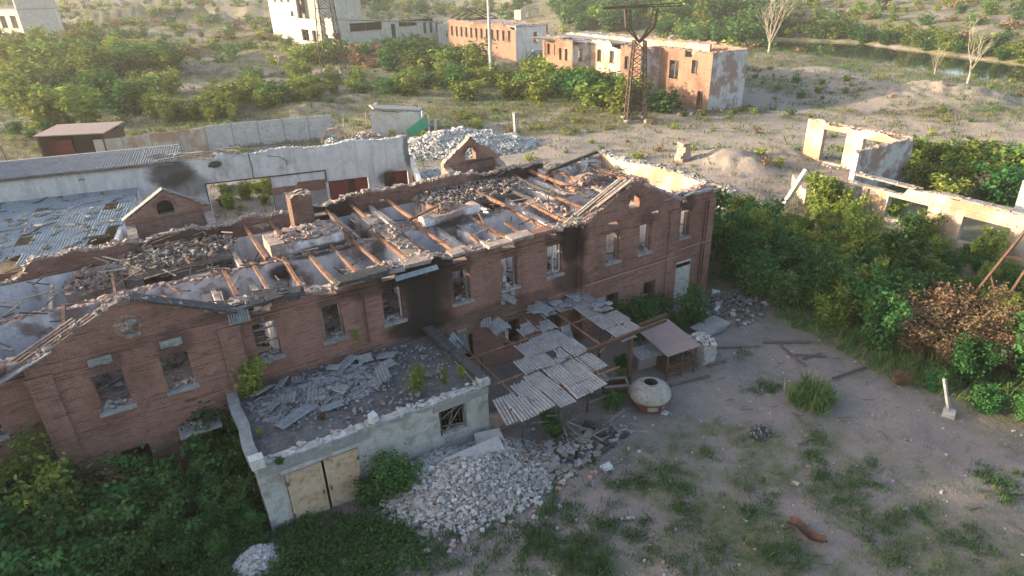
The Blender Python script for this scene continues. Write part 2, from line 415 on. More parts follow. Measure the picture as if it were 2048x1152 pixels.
class MB:
    def __init__(s): s.v = []; s.f = []; s.mi = []
    def add(s, vs, fs, mi=0):
        k = len(s.v); s.v += [tuple(v) for v in vs]
        for f in fs: s.f.append(tuple(i + k for i in f)); s.mi.append(mi)
        return s
    def box(s, x0, x1, y0, y1, z0, z1, mi=0):
        return s.add([(x0, y0, z0), (x1, y0, z0), (x1, y1, z0), (x0, y1, z0), (x0, y0, z1), (x1, y0, z1), (x1, y1, z1), (x0, y1, z1)],
                     [(3, 2, 1, 0), (4, 5, 6, 7), (0, 1, 5, 4), (1, 2, 6, 5), (2, 3, 7, 6), (3, 0, 4, 7)], mi)
    def obox(s, c, size, M=None, mi=0, jit=0):
        c = Vector(c); vs = []
        for dz in (-.5, .5):
            for dx, dy in ((-.5, -.5), (.5, -.5), (.5, .5), (-.5, .5)):
                p = Vector((dx * size[0], dy * size[1], dz * size[2]))
                if jit: p += Vector((random.uniform(-jit, jit) * size[0], random.uniform(-jit, jit) * size[1], random.uniform(-jit, jit) * size[2]))
                vs.append(c + (M @ p if M else p))
        return s.add(vs, [(3, 2, 1, 0), (4, 5, 6, 7), (0, 1, 5, 4), (1, 2, 6, 5), (2, 3, 7, 6), (3, 0, 4, 7)], mi)
    def beam(s, a, b, w, h, mi=0, up=(0, 0, 1)):
        a = Vector(a); b = Vector(b); d = (b - a); L = d.length; d.normalize()
        u = Vector(up)
        if abs(d.dot(u)) > .98: u = Vector((1, 0, 0))
        sx = d.cross(u).normalized(); sz = sx.cross(d).normalized()
        M = Matrix((sx, d, sz)).transposed()
        return s.obox((a + b) / 2, (w, L, h), M, mi)
    def tube(s, pts, rad, n=6, mi=0):
        pts = [Vector(p) for p in pts]; k = len(s.v)
        if not isinstance(rad, (list, tuple)): rad = [rad] * len(pts)
        for i, p in enumerate(pts):
            d = (pts[min(i + 1, len(pts) - 1)] - pts[max(i - 1, 0)]).normalized()
            u = Vector((0, 0, 1)) if abs(d.z) < .9 else Vector((1, 0, 0))
            a = d.cross(u).normalized(); b = a.cross(d)
            for j in range(n):
                t = 2 * math.pi * j / n
                s.v.append(tuple(p + (a * math.cos(t) + b * math.sin(t)) * rad[i]))
        for i in range(len(pts) - 1):
            for j in range(n):
                s.f.append((k + i * n + j, k + i * n + (j + 1) % n, k + (i + 1) * n + (j + 1) % n, k + (i + 1) * n + j)); s.mi.append(mi)
        s.f.append(tuple(k + j for j in range(n))[::-1]); s.mi.append(mi)
        s.f.append(tuple(k + (len(pts) - 1) * n + j for j in range(n))); s.mi.append(mi)
        return s
    def lathe(s, c, prof, n=28, mi=0, close=True):
        k = len(s.v); c = Vector(c)
        for r_, z in prof:
            for j in range(n):
                t = 2 * math.pi * j / n
                s.v.append((c.x + r_ * math.cos(t), c.y + r_ * math.sin(t), c.z + z))
        for i in range(len(prof) - 1):
            for j in range(n):
                s.f.append((k + i * n + j, k + i * n + (j + 1) % n, k + (i + 1) * n + (j + 1) % n, k + (i + 1) * n + j)); s.mi.append(mi)
        return s
    def rock(s, c, r_, mi=0, flat=.75):
        """an irregular lump with 8 corners"""
        M = Matrix.Rotation(random.uniform(0, 6.28), 3, 'Z') @ Matrix.Rotation(random.uniform(-.6, .6), 3, 'X')
        return s.obox(c, (r_ * random.uniform(.7, 1.3), r_ * random.uniform(.6, 1.1), r_ * flat * random.uniform(.6, 1.1)), M, mi, .17)
    def build(s, name, mat, parent=None, label=None, kind=None, cat=None, group=None, smooth=False, origin=None):
        if parent is not None:
            p = parent
            while p.parent: p = p.parent
            o = ORG[p.name]
        elif origin is not None: o = Vector(origin)
        else:
            a = np.array(s.v); o = Vector((a[:, 0].mean(), a[:, 1].mean(), a[:, 2].min()))
        me = bpy.data.meshes.new(name)
        me.from_pydata([(v[0] - o.x, v[1] - o.y, v[2] - o.z) for v in s.v], [], s.f)
        for mm in (mat if isinstance(mat, (list, tuple)) else [mat]):
            me.materials.append(MAT[mm] if isinstance(mm, str) else mm)
        if any(s.mi): me.polygons.foreach_set('material_index', s.mi)
        if smooth: me.shade_smooth()
        ob = bpy.data.objects.new(name, me); COL.objects.link(ob)
        if parent is not None: ob.parent = parent
        else: ob.location = o; ORG[ob.name] = o
        return tag(ob, label, cat, group, kind)

def jag(base, amp, seed, f=1.3, step=.085):
    def fn(t):
        n = mnoise.noise(Vector((t * f, seed * 3.7, .5))) + .5 * mnoise.noise(Vector((t * f * 3.1, seed * 1.3, 2.5)))
        z = base(t) if callable(base) else base
        return z + round(amp * n / step) * step
    return fn

def wall(mb, a, b, th, z0, top, holes=(), step=.3, mi=0, mi_back=None, mi_top=None):
    """a wall from a to b (2D), thickness th to the left of a->b; holes (s0,s1,z0,z1), z's may be functions of s"""
    a = Vector((a[0], a[1])); b = Vector((b[0], b[1])); L = (b - a).length; d = (b - a) / L; nrm = Vector((-d.y, d.x)) * th
    mi_back = mi if mi_back is None else mi_back; mi_top = mi if mi_top is None else mi_top
    top = top if callable(top) else (lambda t, q=top: q)
    br = {0.0, L}
    n = max(1, int(L / step))
    for i in range(1, n): br.add(round(L * i / n, 4))
    for h in holes:
        br.add(max(0, min(L, h[0]))); br.add(max(0, min(L, h[1])))
    br = sorted(br)
    br = [t for i, t in enumerate(br) if i == 0 or t - br[i - 1] > 1e-3]
    val = lambda q, t: q(t) if callable(q) else q
    def ivs(t, tm):
        tp = top(t); out = []; z = z0
        for h in sorted((h for h in holes if h[0] - 1e-4 <= tm <= h[1] + 1e-4), key=lambda h: val(h[2], tm)):
            h0, h1 = val(h[2], t), val(h[3], t)
            out.append((z, min(h0, tp))); z = min(h1, tp)
        out.append((z, tp)); return out
    P = lambda t, k, z: (a.x + d.x * t + nrm.x * k, a.y + d.y * t + nrm.y * k, z)
    def quad(p, m): mb.add(p, [(0, 1, 2, 3)], m)
    def empties(iv): return [(iv[i][1], iv[i + 1][0]) for i in range(len(iv) - 1)]
    prev = None
    for i in range(len(br) - 1):
        t0, t1 = br[i], br[i + 1]; tm = (t0 + t1) / 2
        I0, I1 = ivs(t0, tm), ivs(t1, tm)
        for j, ((l0, h0), (l1, h1)) in enumerate(zip(I0, I1)):
            if h0 - l0 < 1e-4 and h1 - l1 < 1e-4: continue
            quad([P(t0, 0, l0), P(t1, 0, l1), P(t1, 0, h1), P(t0, 0, h0)], mi)
            quad([P(t1, 1, l1), P(t0, 1, l0), P(t0, 1, h0), P(t1, 1, h1)], mi_back)
            quad([P(t0, 0, h0), P(t1, 0, h1), P(t1, 1, h1), P(t0, 1, h0)], mi_top)
            if j > 0: quad([P(t0, 1, l0), P(t1, 1, l1), P(t1, 0, l1), P(t0, 0, l0)], mi)
        # side reveals at t0 between previous column and this one
        A = prev if prev is not None else []
        segA = [q for q in A if q[1] - q[0] > 1e-4]; segB = [q for q in I0 if q[1] - q[0] > 1e-4]
        zs = sorted({z for q in segA + segB for z in q})
        for lo, hi in zip(zs, zs[1:]):
            m_ = (lo + hi) / 2
            ia = any(q[0] < m_ < q[1] for q in segA); ib = any(q[0] < m_ < q[1] for q in segB)
            if ia and not ib: quad([P(t0, 0, lo), P(t0, 1, lo), P(t0, 1, hi), P(t0, 0, hi)], mi)
            if ib and not ia: quad([P(t0, 1, lo), P(t0, 0, lo), P(t0, 0, hi), P(t0, 1, hi)], mi)
        prev = I1
    for lo, hi in prev:
        if hi - lo > 1e-4: quad([P(L, 0, lo), P(L, 1, lo), P(L, 1, hi), P(L, 0, hi)], mi)
    return mb

def bricks_on(mb, a, b, w, topf, n, size=.26, mi=0, seed=0):
    """loose masonry lumps along the top of a wall line"""
    rr = random.Random(seed)
    a = Vector((a[0], a[1])); b = Vector((b[0], b[1])); L = (b - a).length; d = (b - a) / L; nr = Vector((-d.y, d.x))
    for i in range(n):
        t = rr.uniform(0, L); k = rr.uniform(0, w)
        z = topf(t) if callable(topf) else topf
        M = Matrix.Rotation(rr.uniform(0, 6.3), 3, 'Z') @ Matrix.Rotation(rr.uniform(-.5, .5), 3, 'X')
        s_ = size * rr.uniform(.5, 1.3)
        mb.obox((a.x + d.x * t + nr.x * k, a.y + d.y * t + nr.y * k, z + s_ * .12), (s_, s_ * .6, s_ * .4), M, mi, .15)
    return mb

def heap(mb, cx, cy, rx, ry, h, n, size, mi=0, rot=0, z0=0, seed=1, mis=None, hf=None, thin=1.0):
    rr = random.Random(seed)
    for i in range(n):
        q = math.sqrt(rr.random()); t = rr.uniform(0, 6.283)
        x, y = q * math.cos(t) * rx, q * math.sin(t) * ry
        xr, yr = x * math.cos(rot) - y * math.sin(rot), x * math.sin(rot) + y * math.cos(rot)
        zz = h * max(0, 1 - q ** 1.5) * (.7 + .6 * float(vnoise((cx + xr) * .7, (cy + yr) * .7)))
        if hf: zz = hf(cx + xr, cy + yr)
        s_ = size * rr.uniform(.45, 1.25) * (1.6 if rr.random() < .05 else 1)
        M = Matrix.Rotation(rr.uniform(0, 6.3), 3, 'Z') @ Matrix.Rotation(rr.uniform(-1, 1), 3, 'X')
        m_ = mi if mis is None else rr.choice(mis)
        mb.obox((cx + xr, cy + yr, z0 + zz + s_ * .1), (s_, s_ * rr.uniform(.5, .9), s_ * rr.uniform(.35, .7) * thin), M, m_, .18)
    return mb
# ------------------------------------------------------------------ ground, water, sky setting
def build_ground():
    ang = np.radians(np.concatenate([np.arange(-180, -52, 8), np.arange(-52, 52.01, .22), np.arange(60, 180, 8)]))
    rad = np.concatenate([np.geomspace(1.5, 14, 12)[:-1], np.geomspace(14, 300, 430), np.geomspace(306, 1500, 50)])
    na, nr = len(ang), len(rad)
    A, Q = np.meshgrid(ang, rad, indexing='ij')
    U = Q * np.sin(A); V = Q * np.cos(A)
    X = CAM[0] + U * RH[0] + V * FH[0]; Y = CAM[1] + U * RH[1] + V * FH[1]
    Z = height(X, Y)
    # keep the terrain below floors of the buildings
    def flat(x0, x1, y0, y1):
        k = smooth(x0 - 2, x0, X) * smooth(x1 + 2, x1, X) * smooth(y0 - 2, y0, Y) * smooth(y1 + 2, y1, Y)
        return k
    Z = Z * (1 - flat(-9, 32, 0.6, 13)) + (-.05) * flat(-9, 32, .6, 13)
    v = np.stack([X, Y, Z], -1).reshape(-1, 3)
    i = np.arange(na)[:, None] * nr + np.arange(nr - 1)[None, :]
    j = ((np.arange(na) + 1) % na)[:, None] * nr + np.arange(nr - 1)[None, :]
    f = np.stack([i, i + 1, j + 1, j], -1).reshape(-1, 4)
    me = bpy.data.meshes.new('ground')
    me.vertices.add(len(v)); me.vertices.foreach_set('co', v.ravel())
    me.loops.add(f.size); me.loops.foreach_set('vertex_index', f.ravel().astype(np.int32))
    me.polygons.add(len(f)); me.polygons.foreach_set('loop_start', np.arange(0, f.size, 4, dtype=np.int32)); me.polygons.foreach_set('loop_total', np.full(len(f), 4, np.int32))
    me.update(); me.validate()
    x, y = v[:, 0], v[:, 1]
    u, vv = uv(x, y)
    g, sand, rub = ground_masks(x, y)
    for nm, a in (('grass', g), ('sand', sand), ('rubbly', rub)):
        at = me.attributes.new(nm, 'FLOAT', 'POINT'); at.data.foreach_set('value', a.astype(np.float32))
    me.polygons.foreach_set('use_smooth', np.ones(len(f), bool))
    me.materials.append(MAT['ground'])
    o = bpy.data.objects.new('ground', me); COL.objects.link(o); tag(o, kind='structure')
    return o

def spot(x, y, cx, cy, r):
    return np.exp(-((x - cx) ** 2 + (y - cy) ** 2) / (r * r))

def segdist(x, y, pts):
    d = np.full(x.shape, 1e9)
    for (ax, ay), (bx, by) in zip(pts, pts[1:]):
        L2 = (bx - ax) ** 2 + (by - ay) ** 2
        t = np.clip(((x - ax) * (bx - ax) + (y - ay) * (by - ay)) / L2, 0, 1)
        d = np.minimum(d, np.hypot(x - ax - t * (bx - ax), y - ay - t * (by - ay)))
    return d

_pp = lambda *q: [tuple(ground_at(*p)[:2]) for p in q]
TRACK = _pp((2300, 260), (1900, 255), (1700, 245), (1600, 225), (1490, 185))
LOT = _pp((2300, 270), (1900, 275), (1600, 270), (1350, 285), (1150, 300), (1000, 320))
YARDP = [(28, -3), (24, -8), (27, -14), (24, -20), (30, -22)]

def ground_masks(x, y):
    u, v = uv(x, y)
    n1 = fbm(x * .12 + 3, y * .12, 4); n2 = fbm(x * .5, y * .5 + 8, 4)
    far = smooth(70, 95, v)
    g = far * smooth(.34, .5, n1 * .6 + n2 * .4)
    # front yard weeds: strongest near the camera side and near the walls
    yard = smooth(6, -8, y) * (1 - far)
    fg = smooth(-9.5, -13.5, y - (x - 14) * .25) * smooth(30, 22, x) + smooth(6, 1, x) * smooth(0, -3, y)
    g = np.maximum(g, .55 * yard * np.clip(fg, 0, 1) * smooth(.42, .62, n2 * .6 + n1 * .4))
    g = np.maximum(g, smooth(31, 34.5, x) * smooth(12, 5, y) * (1 - far) * .8)
    d1 = segdist(x, y, TRACK); d2 = segdist(x, y, LOT)
    path = np.maximum(smooth(5, 2.5, d1), smooth(15, 6, d2))
    g = g * (1 - path * .85)
    sand = np.maximum(path * .8, far * smooth(.55, .66, fbm(x * .06 + 30, y * .06 + 9, 4)) * .5)
    for mx, my, mr, mh in MOUNDS[:8]:
        k = np.exp(-((x - mx) ** 2 + (y - my) ** 2) / (mr * mr)); sand = np.maximum(sand, k); g = g * (1 - .75 * k)
    rub = np.maximum(spot(x, y, 37, 10, 5), np.maximum(spot(x, y, 40, 48, 9), spot(x, y, 8, -9, 4) * .8))
    rub = np.maximum(rub, spot(x, y, 47, 14, 8) * .8)
    g = np.clip(g, 0, 1)
    return g, np.clip(sand, 0, 1), np.clip(rub, 0, 1)

build_ground()
def river():
    m = MB(); vs = []
    P = lambda u, v: (CAM[0] + u * RH[0] + v * FH[0], CAM[1] + u * RH[1] + v * FH[1], -1.7)
    for i, (u, v, w) in enumerate(RIV):
        a, b = RIV[max(0, i - 1)], RIV[min(len(RIV) - 1, i + 1)]
        d = np.array([b[0] - a[0], b[1] - a[1]]); d /= np.linalg.norm(d); n = np.array([-d[1], d[0]]) * w * 1.35
        vs += [P(u - n[0], v - n[1]), P(u + n[0], v + n[1])]
    m.add(vs, [(2 * i, 2 * i + 1, 2 * i + 3, 2 * i + 2) for i in range(len(RIV) - 1)])
    m.build('river_water', 'water', kind='structure')
river()

# ------------------------------------------------------------------ the long roofless brick building
XL, XR, YB, TH, FL, CE = -9.1, 32.5, 13.4, .55, 3.7, 6.75
main = thing('brick_building', (11.7, 6.5, 0), 'long two-storey red brick building with its roof burnt away and rafters laid bare', 'building')
WM = ['brick', 'plaster', 'capping', 'ruinwall']
def seg(name, a, b, holes_lo, holes_hi, topfn, lo_in=1, hi_in=0, z0=-.2, label=None):
    lo = MB(); wall(lo, a, b, TH, z0, CE, holes_lo, .8, 0, lo_in, 0); lo.build(name, WM, main, label)
    hi = MB(); wall(hi, a, b, TH, CE, topfn, holes_hi, .28, 0, hi_in, 2); hi.build('parapet', WM, main)
    return topfn

WIN = []      # (x0,x1,z0,z1,y)
def w_(c, w=1.05, z0=4.72, z1=6.6): return (c - w / 2, c + w / 2, z0, z1)
def rel(hs, x0): return [(h[0] - x0, h[1] - x0, h[2], h[3]) for h in hs]
arch = lambda cx, cz, r: (cx - r, cx + r, lambda t, c=cz, q=r: c - q, lambda t, X=cx, c=cz, q=r: c + math.sqrt(max(0.0004, q * q - min(q * q, (t - X) ** 2))) * .95)
T_A = jag(7.65, .2, 1); T_B = jag(lambda t: 7.68 - .25 * smooth(.55, .7, float(vnoise(t * .45 + 3, 1.5))), .17, 2, 1.6); T_C = jag(7.75, .1, 3)
hA = [w_(-7.45)]; hB = [w_(c) for c in (3.35, 6.44, 9.55, 13.5, 16.5, 19.55)]; hC = [w_(29.83)]
for h in hA + hB + hC: WIN.append((*h, 0.0))
vent = lambda c, w=.85: (c - w / 2, c + w / 2, 7.06, 7.3)
seg('front_wall', (XL, 0), (-5.5, 0), rel(hA + [w_(-7.45, 1.05, 1, 2.6)], XL), [], T_A)
seg('front_wall', (2.2, 0), (21.2, 0), rel(hB + [w_(13.4, 1.1, .9, 2.6), w_(16.5, 1.1, .9, 2.6), w_(19.5, 1.1, .1, 2.4)], 2.2),
    rel([vent(c) for c in (3.35, 6.44, 9.55, 13.5, 16.5)] + [vent(19.55, .5)], 2.2), T_B)
seg('front_wall', (28.8, 0), (XR, 0), rel(hC + [(29.2, 30.75, -.2, 2.95)], 28.8), rel([vent(29.83, .6)], 28.8), T_C)
# projecting bays with gables
def gable_top(w, zb, za, seed, amp=.1): return jag(lambda t: za - abs(t - w / 2) / (w / 2) * (za - zb), amp, seed)
gL = gable_top(7.7, 7.6, 9.5, 5, .09); gR = gable_top(7.6, 7.6, 9.55, 6, .13)
def flat_top(fn, w):   # gable sits on shoulders
    return lambda t: max(7.65, fn(t))
hLb = [(-3.58, -2.45, 4.72, 6.48), (-1.05, .02, 4.78, 6.52)]
hRb = [(22.95, 24.0, 4.72, 6.62), (25.55, 26.55, 4.72, 6.62)]
for h in hLb + hRb: WIN.append((*h, -.5))
seg('bay_wall', (-5.5, -.5), (2.2, -.5), rel(hLb + [(-3.5, -2.4, 1.0, 2.6), (-1.0, .35, -.2, 2.75)], -5.5),
    [], flat_top(gL, 7.7))
seg('bay_wall', (21.2, -.5), (28.8, -.5), rel(hRb + [(23.1, 24.1, .9, 2.55), (26.2, 27.2, .9, 2.55)], 21.2),
    rel([vent(23.45, .8), (26.4, 27.1, 7.1, 7.42)], 21.2) + [arch(3.8, 8.28, .43)], flat_top(gR, 7.6))
for x0, x1 in ((-5.5, -4.95), (1.65, 2.2), (21.2, 21.75), (28.25, 28.8)):   # bay returns
    m = MB(); m.box(x0, x1, .052, .58, -.2, 7.5, 0); m.build('bay_return', WM, main)
# pilasters and courses
for x0, x1 in ((1.38, 2.24), (-5.54, -4.7), (21.16, 21.95), (27.98, 28.84)):
    m = MB(); m.box(x0, x1, -.62, -.497, -.2, 6.93); m.box(x0 - .04, x1 + .04, -.66, -.497, 6.933, 7.1); m.build('pilaster', 'brick', main)
m = MB(); m.box(31.95, 32.54, -.1, .003, -.2, 7.0); m.build('pilaster', 'brick', main)
for y, x0, x1 in ((0, XL, -5.56), (0, 2.26, 21.14), (0, 28.86, 31.93)):
    m = MB(); m.box(x0, x1, y - .07, y - .002, 3.72, 3.88); m.build('string_course', 'brick', main)
    m = MB(); m.box(x0, x1, y - .12, y - .002, 6.9, 7.03); m.box(x0, x1, y - .18, y - .003, 7.034, 7.09) if False else None; m.build('cornice', 'brick', main)
for x0, x1 in ((-4.68, 1.36), (21.97, 27.96)):
    m = MB(); m.box(x0, x1, -.57, -.502, 3.98, 4.12); m.build('string_course', 'brick', main)
    m = MB(); m.box(x0, x1, -.6, -.502, 7.36, 7.5); m.build('cornice', 'brick', main)
    m = MB(); m.box(x0, x1, -.55, -.502, 6.72, 6.84); m.build('cornice', 'brick', main)
# broken eave slabs along the wall head
rr = random.Random(3)
def eave(x0, x1, y, zf):
    x = x0
    while x < x1 - .2:
        w = min(rr.uniform(.5, 1.5), x1 - x)
        if rr.random() < .8:
            m = MB(); d = rr.uniform(.05, .26); z = zf + rr.uniform(-.08, .08)
            M = Matrix.Rotation(rr.uniform(-.06, .06), 3, 'X') @ Matrix.Rotation(rr.uniform(-.04, .04), 3, 'Y')
            m.obox((x + w / 2, y + .2 - d, z), (w * .98, .75, rr.uniform(.13, .24)), M, 0, .04)
            m.build('eave_slab', rr.choice(['capping', 'capping', 'concrete', 'char', 'brick']), main)
        x += w
eave(2.3, 21.1, .0, 7.62); eave(28.9, 32.4, 0, 7.68); eave(XL, -5.6, 0, 7.6)
# end walls, back walls
T_E = jag(lambda t: 7.85 + .15 * math.sin(t * .5), .16, 8)
m = MB(); wall(m, (XR, TH + .002), (XR, 11.8), TH, -.2, 6.6, [(4, 5.1, 4.7, 6.5), (8, 9.1, 4.7, 6.4)], .8, 0, 1, 0); m.build('end_wall', WM, main)
m = MB(); wall(m, (XR, TH + .002), (XR, 11.8), TH, 6.6, T_E, [], .28, 0, 3, 2); m.build('parapet', WM, main)
m = MB(); wall(m, (XL, 13.4), (XL, TH), TH, -.2, jag(7.2, .4, 9), [(3, 4.1, 4.7, 6.5)], .3, 0, 1, 2); m.build('end_wall', WM, main)
T_K = jag(lambda t: 7.35 + (.25 if 6 < t < 16 else 0) - (2.2 * smooth(33, 36, t)), .2, 10, 1.1)
m = MB(); wall(m, (27.4, YB), (XL, YB), TH, -.2, 6.35, [(2.2, 3.2, 4.6, 6.2), (6.0, 7.1, 4.6, 6.2), (9.9, 11, 4.6, 6.2), (14, 15, 4.6, 6.2), (17.2, 18.3, 4.6, 6.1), (21, 22, 4.6, 6.2), (27, 28.5, 4.3, 6.2)], .8, 0, 1, 0)
m.build('back_wall', WM, main)
m = MB(); wall(m, (27.4, YB), (XL, YB), TH, 6.35, lambda t: max(6.4, T_K(t)), [(9.8, 10.5, 6.75, 7.0), (17.2, 18.2, 6.7, 6.95), (12.9, 13.5, 6.8, 7.02), (20.8, 21.9, 6.7, 6.95)], .28, 0, 0, 2); m.build('parapet', WM, main)
T_K2 = jag(7.4, .22, 12)
m = MB(); wall(m, (XR - TH - .002, 11.8), (27.4, 11.8), .5, -.2, lambda t: max(6.9, T_K2(t)), [(1.6, 2.5, 4.8, 6.4)], .3, 0, 1, 2); m.build('back_wall', WM, main)
m = MB(); wall(m, (27.4, 11.8), (27.4, 13.4), .5, -.2, 7.0, [], .4, 0, 1, 2); m.build('back_wall', WM, main)
# back gables standing on the stair towers
def back_gable(cx, seed, zap, broken=0):
    w = 4.8; x0 = cx - w / 2; y = 15.3
    fn = jag(lambda t: zap - abs(t - w / 2) / (w / 2) * (zap - 8.05), .06 + broken, seed, 1.7)
    m = MB(); wall(m, (x0 + w, y), (x0, y), .5, -.1, fn, [arch(w / 2 + (.2 if not broken else .1), 8.52, .46)], .12, 0, 0, 2)
    m.build('stair_gable', ['brick_pale', 'plaster', 'capping'], main, 'brick gable with an arched window hole')
    for xx in (x0 + .5, x0 + w):
        f2 = jag(lambda t: 7.3 + .4 * t, .12, seed + 3)
        m = MB(); wall(m, (xx, YB + .002), (xx, y - .502), .5, -.1, f2, [], .3, 0, 0, 2); m.build('stair_wall', ['brick_pale', 'plaster', 'capping'], main)
    # moulded band at the foot of the gable and brick arch ring
    m = MB(); m.box(x0 + .5, x0 + w - .5, y - .6, y - .503, 7.85, 8.0); m.build('cornice', 'brick', main)
    m = MB(); q = .46
    cxx = cx - (.2 if not broken else .1)
    for i in range(9):
        t = math.pi * (i + .5) / 9
        M = Matrix.Rotation(-(t - math.pi / 2), 3, 'Y')
        m.obox((cxx + (q + .1) * math.cos(t), y - .53, 8.52 + (q + .1) * math.sin(t) * .95), (.17, .09, .2), M)
    m.build('window_arch', 'brick', main)
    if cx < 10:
        m = MB(); m.box(cx - .9, cx + .5, y + .01, y + .06, 7.9, 9.05); m.build('arch_shade_panel', 'dark', main)  # near-black panel paints the shade behind the arched opening
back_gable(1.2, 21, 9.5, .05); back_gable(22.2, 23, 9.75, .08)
# sheet metal capping of the left stair gable
for s_ in (-1, 1):
    m = MB(); m.beam((1.2, 15.05, 9.6), (1.2 + s_ * 2.5, 15.05, 8.1), .62, .05); m.build('gable_capping', 'concrete' if s_ < 0 else 'wood_grey', main)

# floors, spine and partitions
m = MB()
nx, ny = 84, 26
g_ = []
for j in range(ny + 1):
    for i in range(nx + 1):
        x = XL + .5 + (XR - XL - 1) * i / nx; y = TH + (12.8 - TH) * j / ny
        if x > 31.9: x = 31.9
        g_.append((x, y if x < 27 else min(y, 11.3), FL + .5 * float(fbm(x * .8, y * .8, 3)) - .2))
m.add(g_, [(j * (nx + 1) + i, j * (nx + 1) + i + 1, (j + 1) * (nx + 1) + i + 1, (j + 1) * (nx + 1) + i) for j in range(ny) for i in range(nx)])
m.build('upper_floor', 'floor_debris', main)
m = MB(); heap(m, 11.7, 6.5, 19.5, 5.6, 0, 900, .36, mis=[0, 1, 2, 3], seed=5, z0=FL + .12); m.build('floor_rubble', ['floor_debris', 'capping', 'wood_grey', 'char'], main, kind='stuff')
SP = [1, 1, 2]
dh = lambda c: (c - .5, c + .5, 3.7, 5.95)
T_S = jag(6.82, .1, 14)
m = MB(); wall(m, (XL + .6, 6.3), (31.9, 6.3), .45, 0, T_S, [dh(c - XL - .6) for c in (-3.4, 1.9, 13.1, 18.4, 23, 29)], .3, 1, 1, 2); m.build('spine_wall', WM, main)
rr = random.Random(9)
for x, z, br in ((-5.4, 5.9, 1), (2.1, 6.5, 0), (6.1, 6.3, 1), (18.2, 6.5, 1), (25.0, 6.6, 0), (9.2, 6.5, 0), (16.6, 6.6, 0), (4.0, 6.3, 0), (11.75, 6.75, 0), (15.2, 6.7, 0), (21.3, 6.75, 0), (28.6, 6.5, 0)):
    m = MB(); wall(m, (x, TH + .003), (x, 6.297), .24, 0, jag(z, .1 + br * .5, x), [(2.2, 3.1, 3.7, 5.8)] if x in (2.1, 15.2) else [], .3, 1, 1, 2); m.build('partition_wall', WM, main)
for x, z, br in ((-4.0, 5.2, 1), (3.9, 6.6, 0), (7.0, 6.6, 0), (12.0, 6.5, 1), (22.0, 6.5, 0), (26.3, 6.5, 0), (10.6, 6.75, 0), (13.3, 6.75, 0), (19.6, 6.6, 0), (24.6, 6.6, 0)):
    m = MB(); wall(m, (x, 6.753), (x, YB - TH - .003), .24, 0, jag(z, .1 + br * .6, x), [(3.5, 4.4, 3.7, 5.8)] if x in (10.6, 19.6) else [], .3, 1, 1, 2); m.build('partition_wall', WM, main)
m = MB(); wall(m, (28.5, 6.753), (28.5, 11.297), .24, 0, jag(6.6, .1, 2), [], .3, 1, 1, 2); m.build('partition_wall', WM, main)
# corridor wall behind the spine on the left (blue painted room)
m = MB(); wall(m, (-3.8, 8.9), (3.7, 8.9), .24, 0, jag(6.0, .35, 31), [(4, 5, 3.7, 5.6)], .3, 1, 1, 2); m.build('partition_wall', WM, main)
# ceiling beams
def joist(x, y0, y1, z=7.0, w=.18, h=.22, sag=0, mat=None, yaw=0):
    mat = mat or rr.choice(['wood', 'wood', 'wood', 'wood', 'wood', 'char', 'wood_grey'])
    mid = Vector((x + yaw * .5 + rr.uniform(-.05, .05), (y0 + y1) / 2, z - sag * .5 - rr.uniform(0, .12)))
    w *= rr.uniform(.8, 1.25); m = MB(); m.beam((x, y0, z - sag), mid, w, h); m.beam(mid, (x + yaw, y1, z + sag * .3), w * rr.uniform(.75, 1), h * rr.uniform(.75, 1)); m.build('ceiling_beam', mat, main)
for x in (-7.2, -4.4, 2.9, 4.15, 5.6, 7.3, 8.55, 10.1, 11.35, 12.45, 14.05, 15.9, 17.3, 18.7, 20.1, 21.75, 23.0, 24.2, 25.75, 27.3, 30.2):
    if x in (-7.2, 18.7, 15.9): joist(x, .4, rr.uniform(3.2, 4.6), 6.85, sag=.25)
    elif x == 23.0: joist(x, 3.8, 6.5, 6.9, sag=.3)
    else: joist(x + rr.uniform(-.12, .12), .3, 6.55, yaw=rr.uniform(-.2, .2))
for x in (-5.2, -2.4, 5.0, 6.5, 8.6, 10.0, 11.9, 14.3, 16.3, 20.2, 22.3, 24.4, 26.2, 28.0, 30.4):
    if x < 0: joist(x, 3.5, 11.0, 6.3, sag=.4)
    elif x in (8.6, 16.3): joist(x, 6.6, rr.uniform(9, 10.5), 6.9, sag=-.1)
    else: joist(x + rr.uniform(-.12, .12), 6.6, 13.1 if x < 27 else 11.5, yaw=rr.uniform(-.25, .25))
